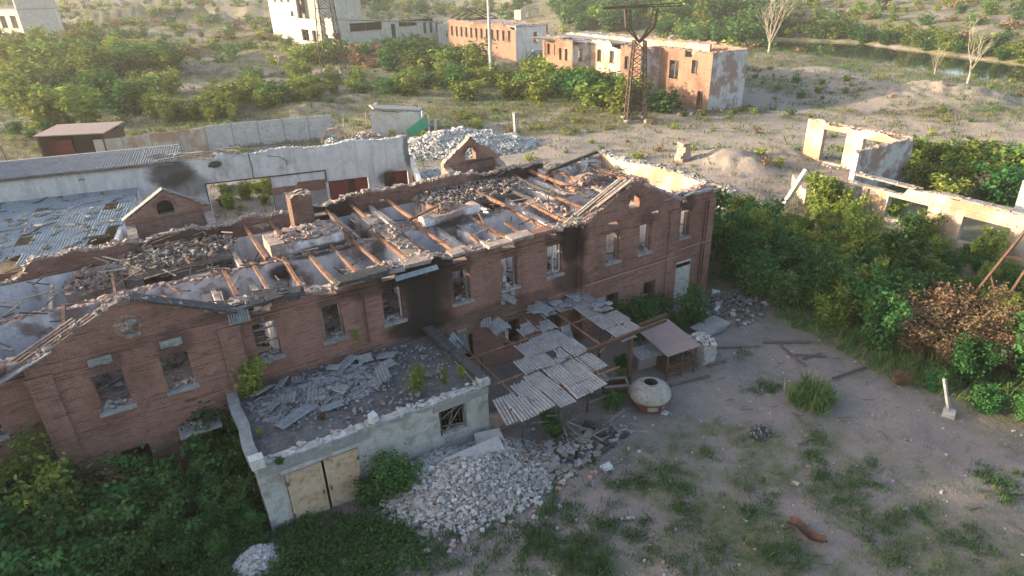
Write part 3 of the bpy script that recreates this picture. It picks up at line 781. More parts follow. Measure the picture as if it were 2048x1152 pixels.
# charred laths and splinters tumbled over everything
m = MB()
for i in range(900):
    x, y = rr.uniform(XL + .6, 31.6), rr.uniform(.6, 12.6)
    z = rr.choice([7.15, 7.1, 7.2, rr.uniform(3.8, 4.3), rr.uniform(4, 6.5)])
    if z > 6.9 and min(abs(y - 6.5), abs(y - .4), abs(y - 13)) > 1.0 and rr.random() < .75: z = rr.uniform(3.9, 4.6)
    t = rr.uniform(0, 6.283); L = rr.uniform(.4, 1.8); a = Vector((x, min(y, 11 if x > 27 else 12.6), z))
    m.beam(a, a + Vector((math.cos(t) * L, math.sin(t) * L, rr.uniform(-.35, .35))), rr.uniform(.04, .1), rr.uniform(.03, .06), rr.choice([0, 0, 1, 2]))
m.build('burnt_laths', ['char', 'wood_grey', 'wood'], main, kind='stuff')
for x0, x1, y0, y1 in ((11.45, 12.4, .4, 9.5), (21.75, 22.7, .4, 6.5)):      # boarded strips with rubble
    m = MB()
    y = y0
    while y < y1 - .2:
        w = rr.uniform(.15, .3); m.obox(((x0 + x1) / 2, y + w / 2, 7.15), (x1 - x0, w * .9, .04), Matrix.Rotation(rr.uniform(-.05, .05), 3, 'Z')); y += w
    m.build('ceiling_board', 'wood_grey', main)
    m = MB(); heap(m, (x0 + x1) / 2, (y0 + y1) / 2, .5, (y1 - y0) / 2, .12, 50, .24, mis=[0, 1], seed=int(x0), z0=7.2); m.build('ceiling_rubble', ['capping', 'rubble_pink'], main, kind='stuff')
m = MB(); m.beam((26.2, 10.6, 7.35), (32.1, 11.9, 7.75), .2, .22); m.build('fallen_beam', 'char', main)
m = MB(); m.beam((13.3, 6.4, 7.5), (15.6, 6.9, 7.9), .14, .14); m.build('fallen_beam', 'wood', main)
# ceilings still loaded with rubble
def loaded(x0, x1, y0, y1, z, n, seed, mats=('capping', 'floor_debris', 'rubble_pink', 'wood_grey')):
    m = MB(); k = 10; g = []
    for j in range(k + 1):
        for i in range(k + 1):
            x = x0 + (x1 - x0) * i / k; y = y0 + (y1 - y0) * j / k
            e = min(i, j, k - i, k - j) / 3
            g.append((x + .3 * (fbm(x, y) - .5), y, z + min(1, e) * .55 * float(fbm(x * .9 + seed, y * .9)) - .15))
    m.add(g, [(j * (k + 1) + i, j * (k + 1) + i + 1, (j + 1) * (k + 1) + i + 1, (j + 1) * (k + 1) + i) for j in range(k) for i in range(k)])
    m.box(x0, x1, y0, y1, z - .35, z - .12)
    m.build('rubble_ceiling', 'floor_debris', main)
    m = MB(); heap(m, (x0 + x1) / 2, (y0 + y1) / 2, (x1 - x0) * .62, (y1 - y0) * .58, .12, n, .2, mis=[0, 1, 1, 2, 3], seed=seed, z0=z + .12); m.build('ceiling_rubble', list(mats), main, kind='stuff')
loaded(-1.6, 3.6, 9.4, 13.0, 6.75, 480, 41, ('capping', 'floor_debris', 'wood_dark', 'wood_grey'))
loaded(16.6, 23.6, 9.2, 13.2, 6.8, 520, 42, ('capping', 'floor_debris', 'wood_dark', 'wood_grey'))
loaded(28.8, 31.6, 7.2, 10.2, 6.8, 60, 43)
def rubble_crest(x0, x1, y0, y1, z, h, n, seed, mats):
    m = MB(); heap(m, (x0 + x1) / 2, (y0 + y1) / 2, (x1 - x0) / 2, (y1 - y0) / 2, h, int(n * 1.6), .26, mis=list(range(len(mats))), seed=seed, z0=z)
    m.box(x0 + .2, x1 - .2, y0 + .1, y1 - .2, z - .5, z + h * .15)
    m.build('rubble_crest', mats, main, kind='stuff')
rubble_crest(14.4, 18.2, 6.4, 8.0, 6.95, .85, 380, 51, ['rubble_pink', 'capping', 'wood', 'rubble_pink'])
rubble_crest(26.3, 29.2, 7.0, 8.8, 6.8, .7, 200, 52, ['rubble_pink', 'capping', 'wood'])
rubble_crest(-9.0, -4.2, 2.4, 4.4, 5.2, .6, 200, 53, ['capping', 'char', 'concrete', 'wood_grey'])
rubble_crest(-5.0, -1.8, 11.0, 13.2, 5.6, .9, 200, 54, ['capping', 'rubble_pink'])
m = MB(); wall(m, (14.3, 6.2), (18.2, 6.35), .9, 6.9, jag(7.5, .2, 77), [], .3, 0, 0, 2); m.build('chimney_plinth', ['plaster', 'brick', 'capping'], main)
# chimney with plinth
m = MB(); m.box(5.5, 9.4, 6.55, 8.7, 6.85, 7.55, 0); m.box(5.3, 6.1, 6.5, 8.5, 6.9, 7.75, 2); m.build('chimney_plinth', ['plaster', 'brick', 'capping'], main)
m = MB(); heap(m, 7.5, 7.7, 2.0, 1.1, .35, 170, .3, mis=[0, 1], seed=61, z0=7.55); m.build('plinth_rubble', ['rubble_pink', 'capping'], main, kind='stuff')
m = MB(); cx0, cx1, cy0, cy1 = 7.25, 8.45, 8.75, 9.9
zt = jag(9.5, .12, 63, 3)
for a, b in (((cx0, cy0), (cx1, cy0)), ((cx1, cy0 + .263), (cx1, cy1 - .263)), ((cx1, cy1), (cx0, cy1)), ((cx0, cy1 - .263), (cx0, cy0 + .263))):
    wall(m, a, b, .26, 6.8, zt, [], .2, 0, 0, 1)
m.build('chimney', ['brick_sooty', 'capping'], main)
m = MB(); bricks_on(m, (cx0, cy0 + .05), (cx1, cy0 + .05), 1.0, 9.45, 26, .24, 0, 3); m.build('chimney_crumbs', 'capping', main, kind='stuff')
# crumbled wall heads
m = MB()
for i, (a, b, w, t, n) in enumerate([((2.2, -.1), (21.2, -.1), .75, T_B, 420), ((28.8, 0), (XR, 0), .55, T_C, 80), ((XL, 0), (-5.5, 0), .55, T_A, 60),
        ((-5.5, -.5), (2.2, -.5), .6, flat_top(gL, 7.7), 90), ((21.2, -.5), (28.8, -.5), .6, flat_top(gR, 7.6), 170), ((XR, .5), (XR, 11.8), .55, T_E, 260),
        ((27.4, YB), (XL, YB), .55, lambda t: max(6.4, T_K(t)), 520), ((XL + .6, 6.3), (31.9, 6.3), .45, T_S, 300), ((XR - .6, 11.8), (27.4, 11.8), .5, T_K2, 60)]):
    bricks_on(m, a, b, w, t, n, .28, i % 3, i)
m.build('loose_masonry', ['capping', 'rubble_pink', 'concrete'], main, kind='stuff')
# roof edge remains on the gables
m = MB(); m.beam((-1.4, -.32, 9.42), (2.3, -.32, 7.72), .75, .09); m.build('verge_strip', 'char', main, 'strip of black roofing felt on the gable slope')
for k in range(5):
    m = MB(); x0 = -1.9 - k * .15; L = random.uniform(2.2, 4.3); off = random.uniform(0, 1.2)
    a = Vector((x0 - off, -.45 + k * .16, 9.33 - off * .5)); m.beam(a, a + Vector((-L, random.uniform(-.1, .1), -L * .485)), .13, .07); m.build('verge_board', 'wood' if k % 2 else 'wood_grey', main)
m = MB(); m.beam((-4.4, -.35, 8.06), (-6.4, -.35, 7.25), .8, .05); m.build('verge_strip', 'asbestos', main)
for k in range(7):
    m = MB(); x0 = 24.9 - random.uniform(0, .6); L = random.uniform(2, 4.2)
    a = Vector((x0, -.55 + k * .13, 9.55 + random.uniform(-.05, .12))); m.beam(a, a + Vector((-L, random.uniform(-.1, .2), -L * .5)), .12, .05); m.build('verge_board', 'wood_grey' if k % 3 else 'capping', main)
for k in range(9):
    m = MB(); x0 = random.uniform(20.2, 22.4); a = Vector((x0, random.uniform(-.5, .6), 7.7 + random.uniform(0, .35))); t = random.uniform(-.5, .9)
    m.beam(a, a + Vector((math.cos(t) * 1.3, math.sin(t) * .9, random.uniform(-.2, .3))), .1, .04); m.build('splintered_board', 'wood_grey', main)
for k in range(8):
    m = MB(); x0 = random.uniform(26.8, 29.6); a = Vector((x0, random.uniform(-.7, .1), 7.72 + random.uniform(0, .2))); t = random.uniform(-.4, .6)
    m.beam(a, a + Vector((math.cos(t) * 1.1, math.sin(t) * .6, random.uniform(-.15, .2))), .14, .05); m.build('splintered_board', 'concrete', main)
# blind oculus of the left gable, niches
m = MB(); 
for i in range(20):
    t0, t1 = 2 * math.pi * i / 20, 2 * math.pi * (i + 1) / 20; r_ = .36
    m.add([(-1.75, -.515, 8.28), (-1.75 + r_ * math.cos(t0), -.515, 8.28 + r_ * math.sin(t0)), (-1.75 + r_ * math.cos(t1), -.515, 8.28 + r_ * math.sin(t1))], [(0, 1, 2)])
m.build('blind_oculus', 'floor_debris', main)
m = MB(); heap(m, -1.8, -.52, .34, .02, 0, 26, .22, mis=[0, 1], seed=19, hf=lambda x, y: 8.0 + .55 * float(vnoise(x * 9, 3.3))); heap(m, -1.7, -.53, .4, .02, 0, 16, .2, mis=[0, 1], seed=20, z0=7.82); m.build('oculus_rubble', ['concrete', 'rubble_pink'], main, kind='stuff')
m = MB()
for i in range(16):
    t = 2 * math.pi * (i + .5) / 16; M = Matrix.Rotation(-(t - math.pi / 2), 3, 'Y')
    m.obox((-1.75 + .44 * math.cos(t), -.52, 8.28 + .44 * math.sin(t)), (.16, .07, .14), M, 0, .1)
m.build('oculus_ring', 'brick_pale', main)
m = MB()
for i in range(12):
    t = math.pi * (i + .5) / 12; M = Matrix.Rotation(-(t - math.pi / 2), 3, 'Y')
    m.obox((25.0 + .52 * math.cos(t), -.53, 8.28 + .5 * math.sin(t)), (.15, .09, .2), M)
m.build('oculus_ring', 'brick', main)
for x, z in ((-3.05, 7.08), (-.45, 7.05)):
    m = MB(); m.box(x - .42, x + .42, -.53, -.498, z - .17, z + .17); heap(m, x, -.52, .4, .03, 0, 14, .16, seed=int(x * 9), z0=z - .1); m.build('broken_vent', 'concrete', main)
# windows: sill, leftover frame, rubble lying on the sill
def frame_bits(p, x0, x1, z0, z1, y, kind):
    bars = {0: [], 1: [('h', .78), ('h', .42)], 2: [('v', .95)], 3: [('v', .06), ('v', .95), ('v', .5), ('h', .66), ('h', .97), ('h', .05)], 4: [('v', .86)], 5: [('v', .1), ('h', .95), ('v', .93)]}[kind]
    w, h = x1 - x0, z1 - z0
    for k, q in bars:
        m = MB()
        if k == 'h': m.box(x0 + .06, x1 - .06, y + .2, y + .27, z0 + h * q - .035, z0 + h * q + .035)
        else: m.box(x0 + w * q - .04, x0 + w * q + .04, y + .195, y + .265, z0 + .08, z1 - .04)
        m.build('frame_bar', 'door_pale' if kind in (2, 3) else 'wood_grey', p)
kinds = [0, 1, 5, 4, 2, 4, 3, 4, 0, 0, 5, 2]
order = sorted(range(len(WIN)), key=lambda i: WIN[i][0])
kmap = dict(zip(order, [0, 0, 0, 1, 5, 2, 4, 4, 3, 5, 4, 4]))
for i, (x0, x1, z0, z1, y) in enumerate(WIN):
    m = MB(); m.box(x0 - .12, x1 + .12, y - .16, y + .3, z0 - .12, z0 + .015)
    for _ in range(1): m.obox(((x0 + x1) / 2 + .2, y - .02, z0 - .02), (.6, .4, .1), Matrix.Rotation(.1, 3, 'Y'), 0, .05)
    w = m.build('window_sill', 'concrete', main)
    frame_bits(w, x0, x1, z0, z1, y, kmap[i])
    m = MB(); heap(m, (x0 + x1) / 2, y + .3, .55, .3, .12, 26, .15, mis=[0, 1, 2], seed=i, z0=z0); m.build('sill_rubble', ['rubble', 'floor_debris', 'concrete'], w, kind='stuff')
    # a ragged brick lintel just over the opening
    m = MB(); k = 7
    for j in range(k):
        m.obox((x0 + (x1 - x0) * (j + .5) / k, y - .012, z1 + .12), ((x1 - x0) / k * .86, .06, .24), Matrix.Rotation((j - 3) * .05, 3, 'Y'))
    m.build('window_lintel', 'brick', w)
m = MB(); m.box(29.35, 30.7, -.12, -.06, .05, 2.6); m.build('door', 'door_pale', main, 'pale door standing at the right end'); 
m = MB(); m.box(29.2, 29.3, -.05, .1, 0, 2.9); m.box(29.2, 30.75, -.05, .1, 2.85, 2.95); m.build('door_frame', 'paint_white', main)
m = MB(); m.tube([(31.6, -.14, 6.9), (31.6, -.14, .4), (31.55, -.3, .2)], .055, 8); m.build('drain_pipe', 'rust', main)
m = MB(); m.tube([(21.3, -.7, 3.78), (27.9, -.72, 3.86), (28.9, -.7, 3.86), (29, -.16, 3.95), (32.4, -.16, 4.0)], .045, 8); m.build('wall_pipe', 'rust_pink', main)
m = MB(); m.tube([(8.05, -.12, 6.9), (8.05, -.12, 4.0)], .05, 8); m.build('drain_pipe', 'rust', main)
m = MB(); m.obox((10.9, -.3, 7.22), (2.3, .3, .05), Matrix.Rotation(.5, 3, 'X') @ Matrix.Rotation(-.04, 3, 'Y')); m.build('metal_flashing', 'asbestos_blue', main)
m = MB()
for k in range(8): m.obox((1.95 + k * .11, -.5, 7.5), (.06, .1, .7), Matrix.Rotation(-.3, 3, 'X'))
m.obox((2.35, -.47, 7.5), (.9, .03, .7), Matrix.Rotation(-.3, 3, 'X')); m.build('hanging_sheet', 'asbestos', main)
m = MB()
for k in range(12): m.obox((2.6 + random.uniform(-.5, 2.2), -.15 + random.uniform(-.2, .5), 7.75 + random.uniform(-.1, .15)), (random.uniform(.4, 1.1), .5, .12), Matrix.Rotation(random.uniform(-.3, .3), 3, 'Z') @ Matrix.Rotation(random.uniform(-.3, .3), 3, 'X'), 0, .12)
for x in (4.6, 7.6, 8.6): m.obox((x, -.1, 7.75), (1.3, .6, .22), Matrix.Rotation(.2, 3, 'X'), 0, .15)
m.build('tarred_felt', 'char', main, kind='stuff')
# porch slab of the left bay
m = MB(); M = Matrix.Rotation(-.12, 3, 'X'); m.obox((-.3, -1.05, 2.93), (1.7, 1.05, .14), M); s_ = m.build('porch_slab', 'concrete', main)
m = MB(); heap(m, -.2, -1.05, .5, .3, .05, 14, .14, seed=8, z0=3.02); m.build('slab_rubble', 'rubble', s_, kind='stuff')
# patch of lost plaster under the fifth window
m = MB(); heap(m, 16.45, -.04, .5, .02, 0, 40, .34, seed=12, z0=3.9, hf=lambda x, y: float(abs(vnoise(x * 9, 3)) * .9)); m.build('plaster_patch', 'concrete', main, kind='stuff')
# ------------------------------------------------------------------ corrugated sheets (shared meshes)
def sheet_mesh(name, w, l, seed, brk=.0, pitch=.155, amp=.034):
    """corrugated sheet lying in XY (ridges along Y), centre at origin; brk = raggedness of its ends"""
    rr = random.Random(seed); n = int(round(w / pitch)) * 2
    xs = [-w / 2 + w * i / n for i in range(n + 1)]
    top = []; 
    walk = [0.0]
    for _ in xs: walk.append(max(0, min(1, walk[-1] + rr.choice([-.5, 0, 0, .5]))))
    y0 = [-l / 2 + (w_ * .4 * brk * l) for w_ in walk[1:]]; y1 = [l / 2 - (w_ * .7 * brk * l) for w_ in walk[::-1]][:len(xs)]
    if brk > .25:      # one corner torn off
        for i in range(n // 2): y1[i] -= l * brk * (1 - i / (n / 2))
    v = []
    for k, th in ((0, 0.0), (1, -.012)):
        for i, x in enumerate(xs):
            z = (amp if i % 2 else -amp) + th
            v += [(x, y0[i], z), (x, max(y0[i] + .1, y1[i]), z)]
    N = 2 * (n + 1); f = []
    for i in range(n):
        f.append((2 * i, 2 * i + 2, 2 * i + 3, 2 * i + 1)); f.append((N + 2 * i + 1, N + 2 * i + 3, N + 2 * i + 2, N + 2 * i))
        f.append((2 * i + 2, 2 * i, N + 2 * i, N + 2 * i + 2)); f.append((2 * i + 1, 2 * i + 3, N + 2 * i + 3, N + 2 * i + 1))
    f.append((0, 1, N + 1, N)); f.append((2 * n + 1, 2 * n, N + 2 * n, N + 2 * n + 1))
    me = bpy.data.meshes.new(name); me.from_pydata(v, [], f); return me
SHEETS = {}
def sheet(parent, mat, loc, M, w=1.08, l=1.6, brk=0.0, seed=0, name='corrugated_sheet', label=None, cat=None, group=None):
    key = (mat, round(w, 2), round(l, 2), brk, seed % 3)
    if key not in SHEETS:
        SHEETS[key] = sheet_mesh(name, w, l, seed % 3 + 10, brk, *((.22, .045) if 'blue' in mat or l > 4 else (.155, .034))); SHEETS[key].materials.append(MAT[mat])
    ob = bpy.data.objects.new(name, SHEETS[key]); COL.objects.link(ob)
    if parent is not None:
        p = parent
        while p.parent: p = p.parent
        ob.parent = parent; loc = Vector(loc) - ORG[p.name]
    ob.matrix_local = Matrix.Translation(loc) @ M.to_4x4()
    if parent is None: ORG[ob.name] = Vector(loc)
    return tag(ob, label, cat, group)
RX = lambda a: Matrix.Rotation(a, 3, 'X')
RY = lambda a: Matrix.Rotation(a, 3, 'Y')
RZ = lambda a: Matrix.Rotation(a, 3, 'Z')

# ------------------------------------------------------------------ annex with the flat roof
annex = thing('annex_building', (6.4, -3.2, 0), 'low whitewashed annex with a flat debris-strewn roof and beige double doors', 'building')
AX0, AX1, AY0, AY1 = 1.2, 11.62, -5.9, -.16
ztop = lambda x: 3.72 - (x - AX0) * .017
FT = jag(lambda t: 3.52 - t * .012, .1, 71, 1.4, .06)
m = MB(); wall(m, (AX0, AY0), (AX1, AY0), .4, -.3, FT, [(.93, 3.97, -.3, 2.72), (7.88, 9.2, 1.5, 2.85)], .3); m.build('front_wall', 'annex', annex)
m = MB(); wall(m, (AX0 + .4, AY0 + .402), (AX0 + .4, AY1), .4, -.3, 3.42, [], .5) if False else wall(m, (AX0 + .4, AY0 + .402), (AX0 + .4, AY1), .4, -.3, 3.42, [], .5); m.build('side_wall', 'annex', annex)
m = MB(); wall(m, (AX1, AY0 + .402), (AX1, AY1), .4, -.3, 3.4, [], .5); m.build('side_wall', 'annex', annex)
m = MB(); k = 30; g = []
for j in range(k + 1):
    for i in range(k + 1):
        x = AX0 + .25 + (AX1 - AX0 - .5) * i / k; y = AY0 + .3 + (AY1 - AY0 - .3) * j / k
        g.append((x, y, 3.45 - (x - AX0) * .012 + .1 * j / k + .16 * float(fbm(x * 1.3, y * 1.3, 4) - .4) * (1 if 0 < j < k else 0)))
m.add(g, [(j * (k + 1) + i, j * (k + 1) + i + 1, (j + 1) * (k + 1) + i + 1, (j + 1) * (k + 1) + i) for j in range(k) for i in range(k)])
m.build('roof', 'roofing', annex)
m = MB(); wall(m, (AX0, AY0 - .08), (AX1, AY0 - .08), .078, 2.95, jag(lambda t: 3.5 - t * .012, .1, 71, 1.4, .06), [(4.6, 7.6, 2.9, lambda t: 3.28 + .1 * math.sin(t * 5))], .25); m.build('cornice', 'concrete', annex)
# parapet strips
pts = [(1.22, -5.85), (1.18, -4.6), (1.3, -3.2), (1.22, -1.8), (1.3, -.25)]
for (a, b), (c, d) in zip(pts, pts[1:]):
    m = MB(); m.beam((a, b, 3.66 + random.uniform(-.03, .03)), (c, d, 3.68 + random.uniform(-.03, .03)), .46, .3); m.build('parapet', 'concrete', annex)
m = MB(); m.obox((1.28, -5.8, 3.66), (.5, .42, .5), None, 0, .06); m.build('corner_block', 'paint_white', annex)
m = MB(); m.beam((11.5, -5.75, 3.62), (11.4, -2.9, 3.72), .5, .26); m.build('parapet', 'char', annex)
m = MB(); m.beam((11.38, -2.8, 3.74), (11.25, -.1, 3.82), .55, .26); m.build('parapet', 'char', annex)
m = MB(); m.beam((11.75, -5.9, 3.56), (11.66, -.2, 3.66), .12, .1); m.build('edge_board', 'wood_grey', annex)
m = MB(); m.obox((11.5, -5.75, 3.58), (.5, .5, .35), None, 0, .08); m.build('corner_block', 'annex', annex)
m = MB(); bricks_on(m, (AX0 + .3, AY0), (AX1, AY0), .5, lambda t: FT(t) - .02, 90, .2, 0, 5); m.build('edge_rubble', ['rubble'], annex, kind='stuff')
m = MB(); m.obox((6.1, -5.75, 3.72), (.35, .3, .42), RZ(.4), 0, .15); m.build('masonry_lump', 'rubble_white', annex)
# doors
def door_leaf(x0, x1, y, rot, hinge):
    t = MB(); w = x1 - x0; M = RZ(rot)
    c = Vector((hinge, y, 0)); sgn = 1 if hinge == x0 else -1
    def P(u, v, z): return c + M @ Vector((sgn * u, v, z))
    t.obox(P(w / 2, 0, 1.33), (w, .06, 2.66), M); leaf = t.build('door_leaf', 'paint_beige', annex)
    for z in (.12, 1.3, 2.55):
        t = MB(); t.obox(P(w / 2, -.05, z), (w - .02, .04, .12), M); t.build('door_rail', 'paint_beige', leaf)
    for u in (.06, w - .06):
        t = MB(); t.obox(P(u, -.047, 1.33), (.1, .03, 2.3), M); t.build('door_stile', 'paint_beige', leaf)
    t = MB(); t.obox(P(w - .12, -.08, 1.15), (.05, .06, .2), M); t.build('handle', 'rust', leaf)
    for z in (.5, 2.2):
        t = MB(); t.obox(P(.02, -.06, z), (.1, .06, .16), M); t.build('hinge', 'rust', leaf)
door_leaf(2.15, 3.62, -5.93, 0, 2.15); door_leaf(3.72, 5.15, -5.97, -.05, 5.15)
m = MB(); m.box(2.0, 5.3, -5.99, -5.905, 2.73, 2.93); m.build('door_lintel', 'annex', annex)
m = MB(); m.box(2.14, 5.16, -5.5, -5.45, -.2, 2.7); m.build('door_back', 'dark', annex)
m = MB(); m.box(9.0, 10.5, -5.96, -5.902, 1.4, 1.5); win = m.build('window_sill', 'annex', annex)
m = MB(); m.box(10.33, 10.42, -5.94, -5.8, 1.5, 2.86); m.build('window_frame', 'wood_grey', win)
m = MB(); m.box(9.06, 9.13, -5.9, -5.8, 1.5, 2.86); m.build('window_frame', 'leaf', win) if False else m.build('window_frame', 'char', win)
for a, b in (((9.3, 1.5), (10.3, 2.6)), ((9.2, 2.3), (10.2, 2.75)), ((9.5, 1.55), (9.9, 2.8)), ((9.25, 1.9), (10.3, 1.65))):
    m = MB(); m.beam((a[0], -5.75, a[1]), (b[0], -5.7, b[1]), .05, .04); m.build('broken_lath', 'wood_grey', win)
for i in range(6):
    m = MB(); x = 9.25 + i * .19; m.tube([(x, -5.62, 1.5), (x, -5.62, 2.85)], .018, 5); m.build('grille_bar', 'rust', win)
# broken corrugated pieces and chips lying on the annex roof
SH = ['broken grey corrugated piece among the heap on the annex roof', 'pieces of corrugated sheet on the annex roof']
rr = random.Random(17)
def shard(x, y, ang, w, l, brk, lab, tilt=0.1, mat='asbestos', z=3.62):
    sheet(None, mat, (x, y, z), RZ(ang) @ RX(tilt * rr.uniform(-1, 1)) @ RY(tilt * rr.uniform(-1, 1)), w, l, brk, rr.randint(0, 2), 'corrugated_piece', lab[0] if isinstance(lab, list) else lab, 'corrugated sheet', SH[1])
shard(4.9, -1.9, 1.45, .6, 1.9, 0, 'long grey corrugated strip in the middle of the annex roof heap', z=3.75)
shard(6.3, -1.9, .35, 1.1, 1.0, .2, 'square grey corrugated piece right of the heap on the annex roof', z=3.72)
shard(3.4, -3.6, 2.05, .6, 2.0, .0, 'pale corrugated strip pointing at the front edge of the annex roof', z=3.68)
shard(6.35, -.95, 2.2, .55, 1.8, 0, 'corrugated strip lying nearest the brick wall on the annex roof', z=3.72)
shard(4.9, -3.75, 1.5, .4, 1.0, 0, 'small pale corrugated scrap beside the rusty weeds on the annex roof', z=3.62)
for i, (x, lab) in enumerate([(2.4, 'next to the corner plant'), (3.4, 'left of the long strip'), (4.3, 'directly behind the long strip'), (5.6, 'between the long strip and the square piece'), (7.4, 'right of the square piece'), (8.3, 'before the pale willow-like plant')]):
    for j, (y, q) in enumerate([(-1.1, 'upper'), (-2.6, 'lower')]):
        shard(x + rr.uniform(-.3, .3), y + rr.uniform(-.4, .4), rr.uniform(0, 3.1), rr.choice([.4, .6]), rr.choice([.9, 1.3, 1.6]), .25, q + ' broken corrugated piece on the annex roof ' + lab, .3, z=3.72 + rr.uniform(0, .2))
m = MB()
heap(m, 5, -2.2, 3.5, 1.6, .3, 1500, .26, mis=[0, 0, 1, 2], seed=72, z0=3.42, thin=.3)
heap(m, 6.5, -2.6, 4.6, 2.8, .02, 520, .13, mis=[0, 1, 2], seed=73, z0=3.5)
m.build('roof_debris', ['asbestos', 'roofing', 'concrete'], None, 'grey chips and dust of broken sheets scattered over the annex roof', 'stuff', 'debris')

# ------------------------------------------------------------------ broken sheet canopy beside the annex
can = thing('sheet_canopy', (16.5, -4.0, 0), 'collapsing canopy of grey corrugated sheets on thin rails beside the brick wall', 'canopy')
grid = {  # x centre -> present rows, front to back index from the wall (each 1.42 m)
    12.3: {5: 0}, 13.3: {4: .25, 5: 0}, 14.3: {3: .2, 4: 0, 5: 0}, 15.3: {2: .15, 3: 0, 4: 0, 5: .2}, 16.3: {1: .35, 2: 0, 3: .5, 4: 0, 5: .15},
    17.3: {1: .35, 2: 0, 3: 0, 4: .05}, 18.3: {0: .3}, 19.3: {0: .1}, 20.25: {0: .3, 1: .1, 2: 0, 3: .1}, 21.2: {0: .1, 1: 0, 2: .1, 3: .3}}
rr = random.Random(19)
cz = lambda y: 3.12 + .03 * y
for x, rows in grid.items():
    for k, brk in rows.items():
        y = -.75 - 1.42 * k + rr.uniform(-.12, .12)
        sheet(can, 'asbestos', (x + rr.uniform(-.1, .1), y + rr.uniform(-.12, .12), cz(y) + .04 * (k % 2) + rr.uniform(0, .05)), RZ(rr.uniform(-.05, .05)) @ RX(.03 + rr.uniform(-.09, .1)) @ RY(rr.uniform(-.1, .1)), .98, rr.choice([1.46, 1.62]), brk, rr.randint(0, 2))
sheet(can, 'asbestos', (15.0, -.9, 3.2), RZ(.3) @ RX(.25) @ RY(-.2), 1.3 if False else 1.1, 1.62, .4, 1)
sheet(can, 'asbestos', (14.55, -.5, 3.35), RZ(-.5) @ RX(.3), .6, .9, .3, 2)
sheet(can, 'asbestos', (18.1, -.75, 3.35), RZ(.4) @ RX(.2) @ RY(.15), 1.1, 1.62, .3, 0)
sheet(can, 'asbestos', (17.6, -.6, 3.3), RZ(.9) @ RX(-.2), 1.1, 1.3, .35, 1)
sheet(can, 'asbestos', (18.2, -3.3, 2.5), RX(1.25) @ RZ(.1), .6, 1.62, .1, 1, label='sheet hanging down from the canopy')
sheet(can, 'asbestos', (13.2, -.35, 2.5), RX(1.35), .6, 1.62, .1, 1)
sheet(can, 'asbestos_blue', (12.4, -.8, 2.9), RX(.9) @ RZ(.4), .8, 1.1, .3, 2)
sheet(can, 'asbestos', (12.0, -7.3, 2.75), RZ(-.12) @ RX(.22) @ RY(-.12), 1.1, 1.62, 0, 2)
for x, k in ((19.2, 0), (20.4, 0), (20.6, 1), (21.3, 1)):
    for i in range(5):
        sheet(can, 'asbestos', (x + rr.uniform(-.5, .5), -.8 - 1.4 * k + rr.uniform(-.5, .5), 3.25), RZ(rr.uniform(0, 3)) @ RX(rr.uniform(-.2, .2)), .4, .6, .3, rr.randint(0, 2), 'sheet_fragment')
for y in (-.3, -2.8, -5.5, -7.6):
    m = MB(); m.beam((11.75, y, 3.0 + .01 * y), (21.6 if y > -4 else 18.2, y, 3.0 + .01 * y), .06, .08); m.build('rail', 'wood', can)
for x in (12.6, 14.9, 17.0, 18.8, 20.6):
    m = MB(); m.beam((x, -.1, 2.93), (x, -8.0 if x < 18 else -5.6, 2.85), .07, .09); m.build('rafter', 'wood', can)
for x, y in ((12.9, -2.8), (12.6, -7.3), (14.9, -7.0), (17.0, -6.6), (17.0, -2.8), (20.8, -2.8), (18.2, -5.3)):
    m = MB(); m.beam((x, y, -.1), (x + .1, y, 2.8), .08, .08); m.build('post', 'char', can)
# low brick wall and shelves in the shade under it
m = MB(); wall(m, (11.9, -5.4), (14.5, -5.4), .3, -.1, jag(1.1, .2, 3), [], .3)
canwall = m.build('low_wall', 'rubble_pink', None, 'low broken masonry wall in the shade under the canopy', None, 'wall')
gird = MB(); gird.beam((17.6, -5.72, 2.97), (23.1, -5.7, 3.1), .13, .04); gird.beam((17.6, -5.72, 3.13), (23.1, -5.7, 3.26), .13, .04); gird.beam((17.6, -5.72, 3.05), (23.1, -5.7, 3.18), .05, .18)
gt = thing('steel_gantry', (20.6, -5.7, 0), 'rusty steel beam on one post standing between the canopy and the red sheet', 'girder')
gird.build('girder', 'rust', gt)
m = MB(); m.beam((20.55, -5.75, -.1), (20.55, -5.72, 2.98), .2, .2); m.build('post', 'rust', gt)
m = MB(); m.beam((18.3, -5.9, 2.86), (21.0, -4.5, 2.9), .09, .1); m.build('cross_rail', 'wood', gt)
# steel tub
tub = thing('steel_frame_tub', (19.0, -6.4, 0), 'rectangular rimmed steel tub on a narrow base next to the canopy edge', 'tub')
TM = RZ(-.45)
def tb(dx, dy, dz, sx, sy, sz, nm, mat):
    m = MB(); m.obox(Vector((19.0, -6.4, dz)) + TM @ Vector((dx, dy, 0)), (sx, sy, sz), TM); m.build(nm, mat, tub)
for dx, sx, dy, sy in ((0, 1.35, .36, .1), (0, 1.35, -.36, .1), (.63, .1, 0, .62), (-.63, .1, 0, .62)): tb(dx, dy, 1.0, sx, sy, .1, 'rim', 'wood_grey')
for dx, sx, dy, sy in ((0, 1.2, .36, .04), (0, 1.2, -.36, .04), (.58, .04, 0, .6), (-.58, .04, 0, .6)): tb(dx, dy, .55, sx, sy, .8, 'side_panel', 'rust')
tb(0, 0, .2, 1.1, .6, .04, 'bottom', 'rust')
m = MB(); m.beam((17.3, -5.2, .9), (18.9, -5.9, 1.05), .55, .12); m.build('concrete_plank', 'concrete', None, 'narrow concrete plank under the canopy edge leading to the steel tub', None, 'plank')
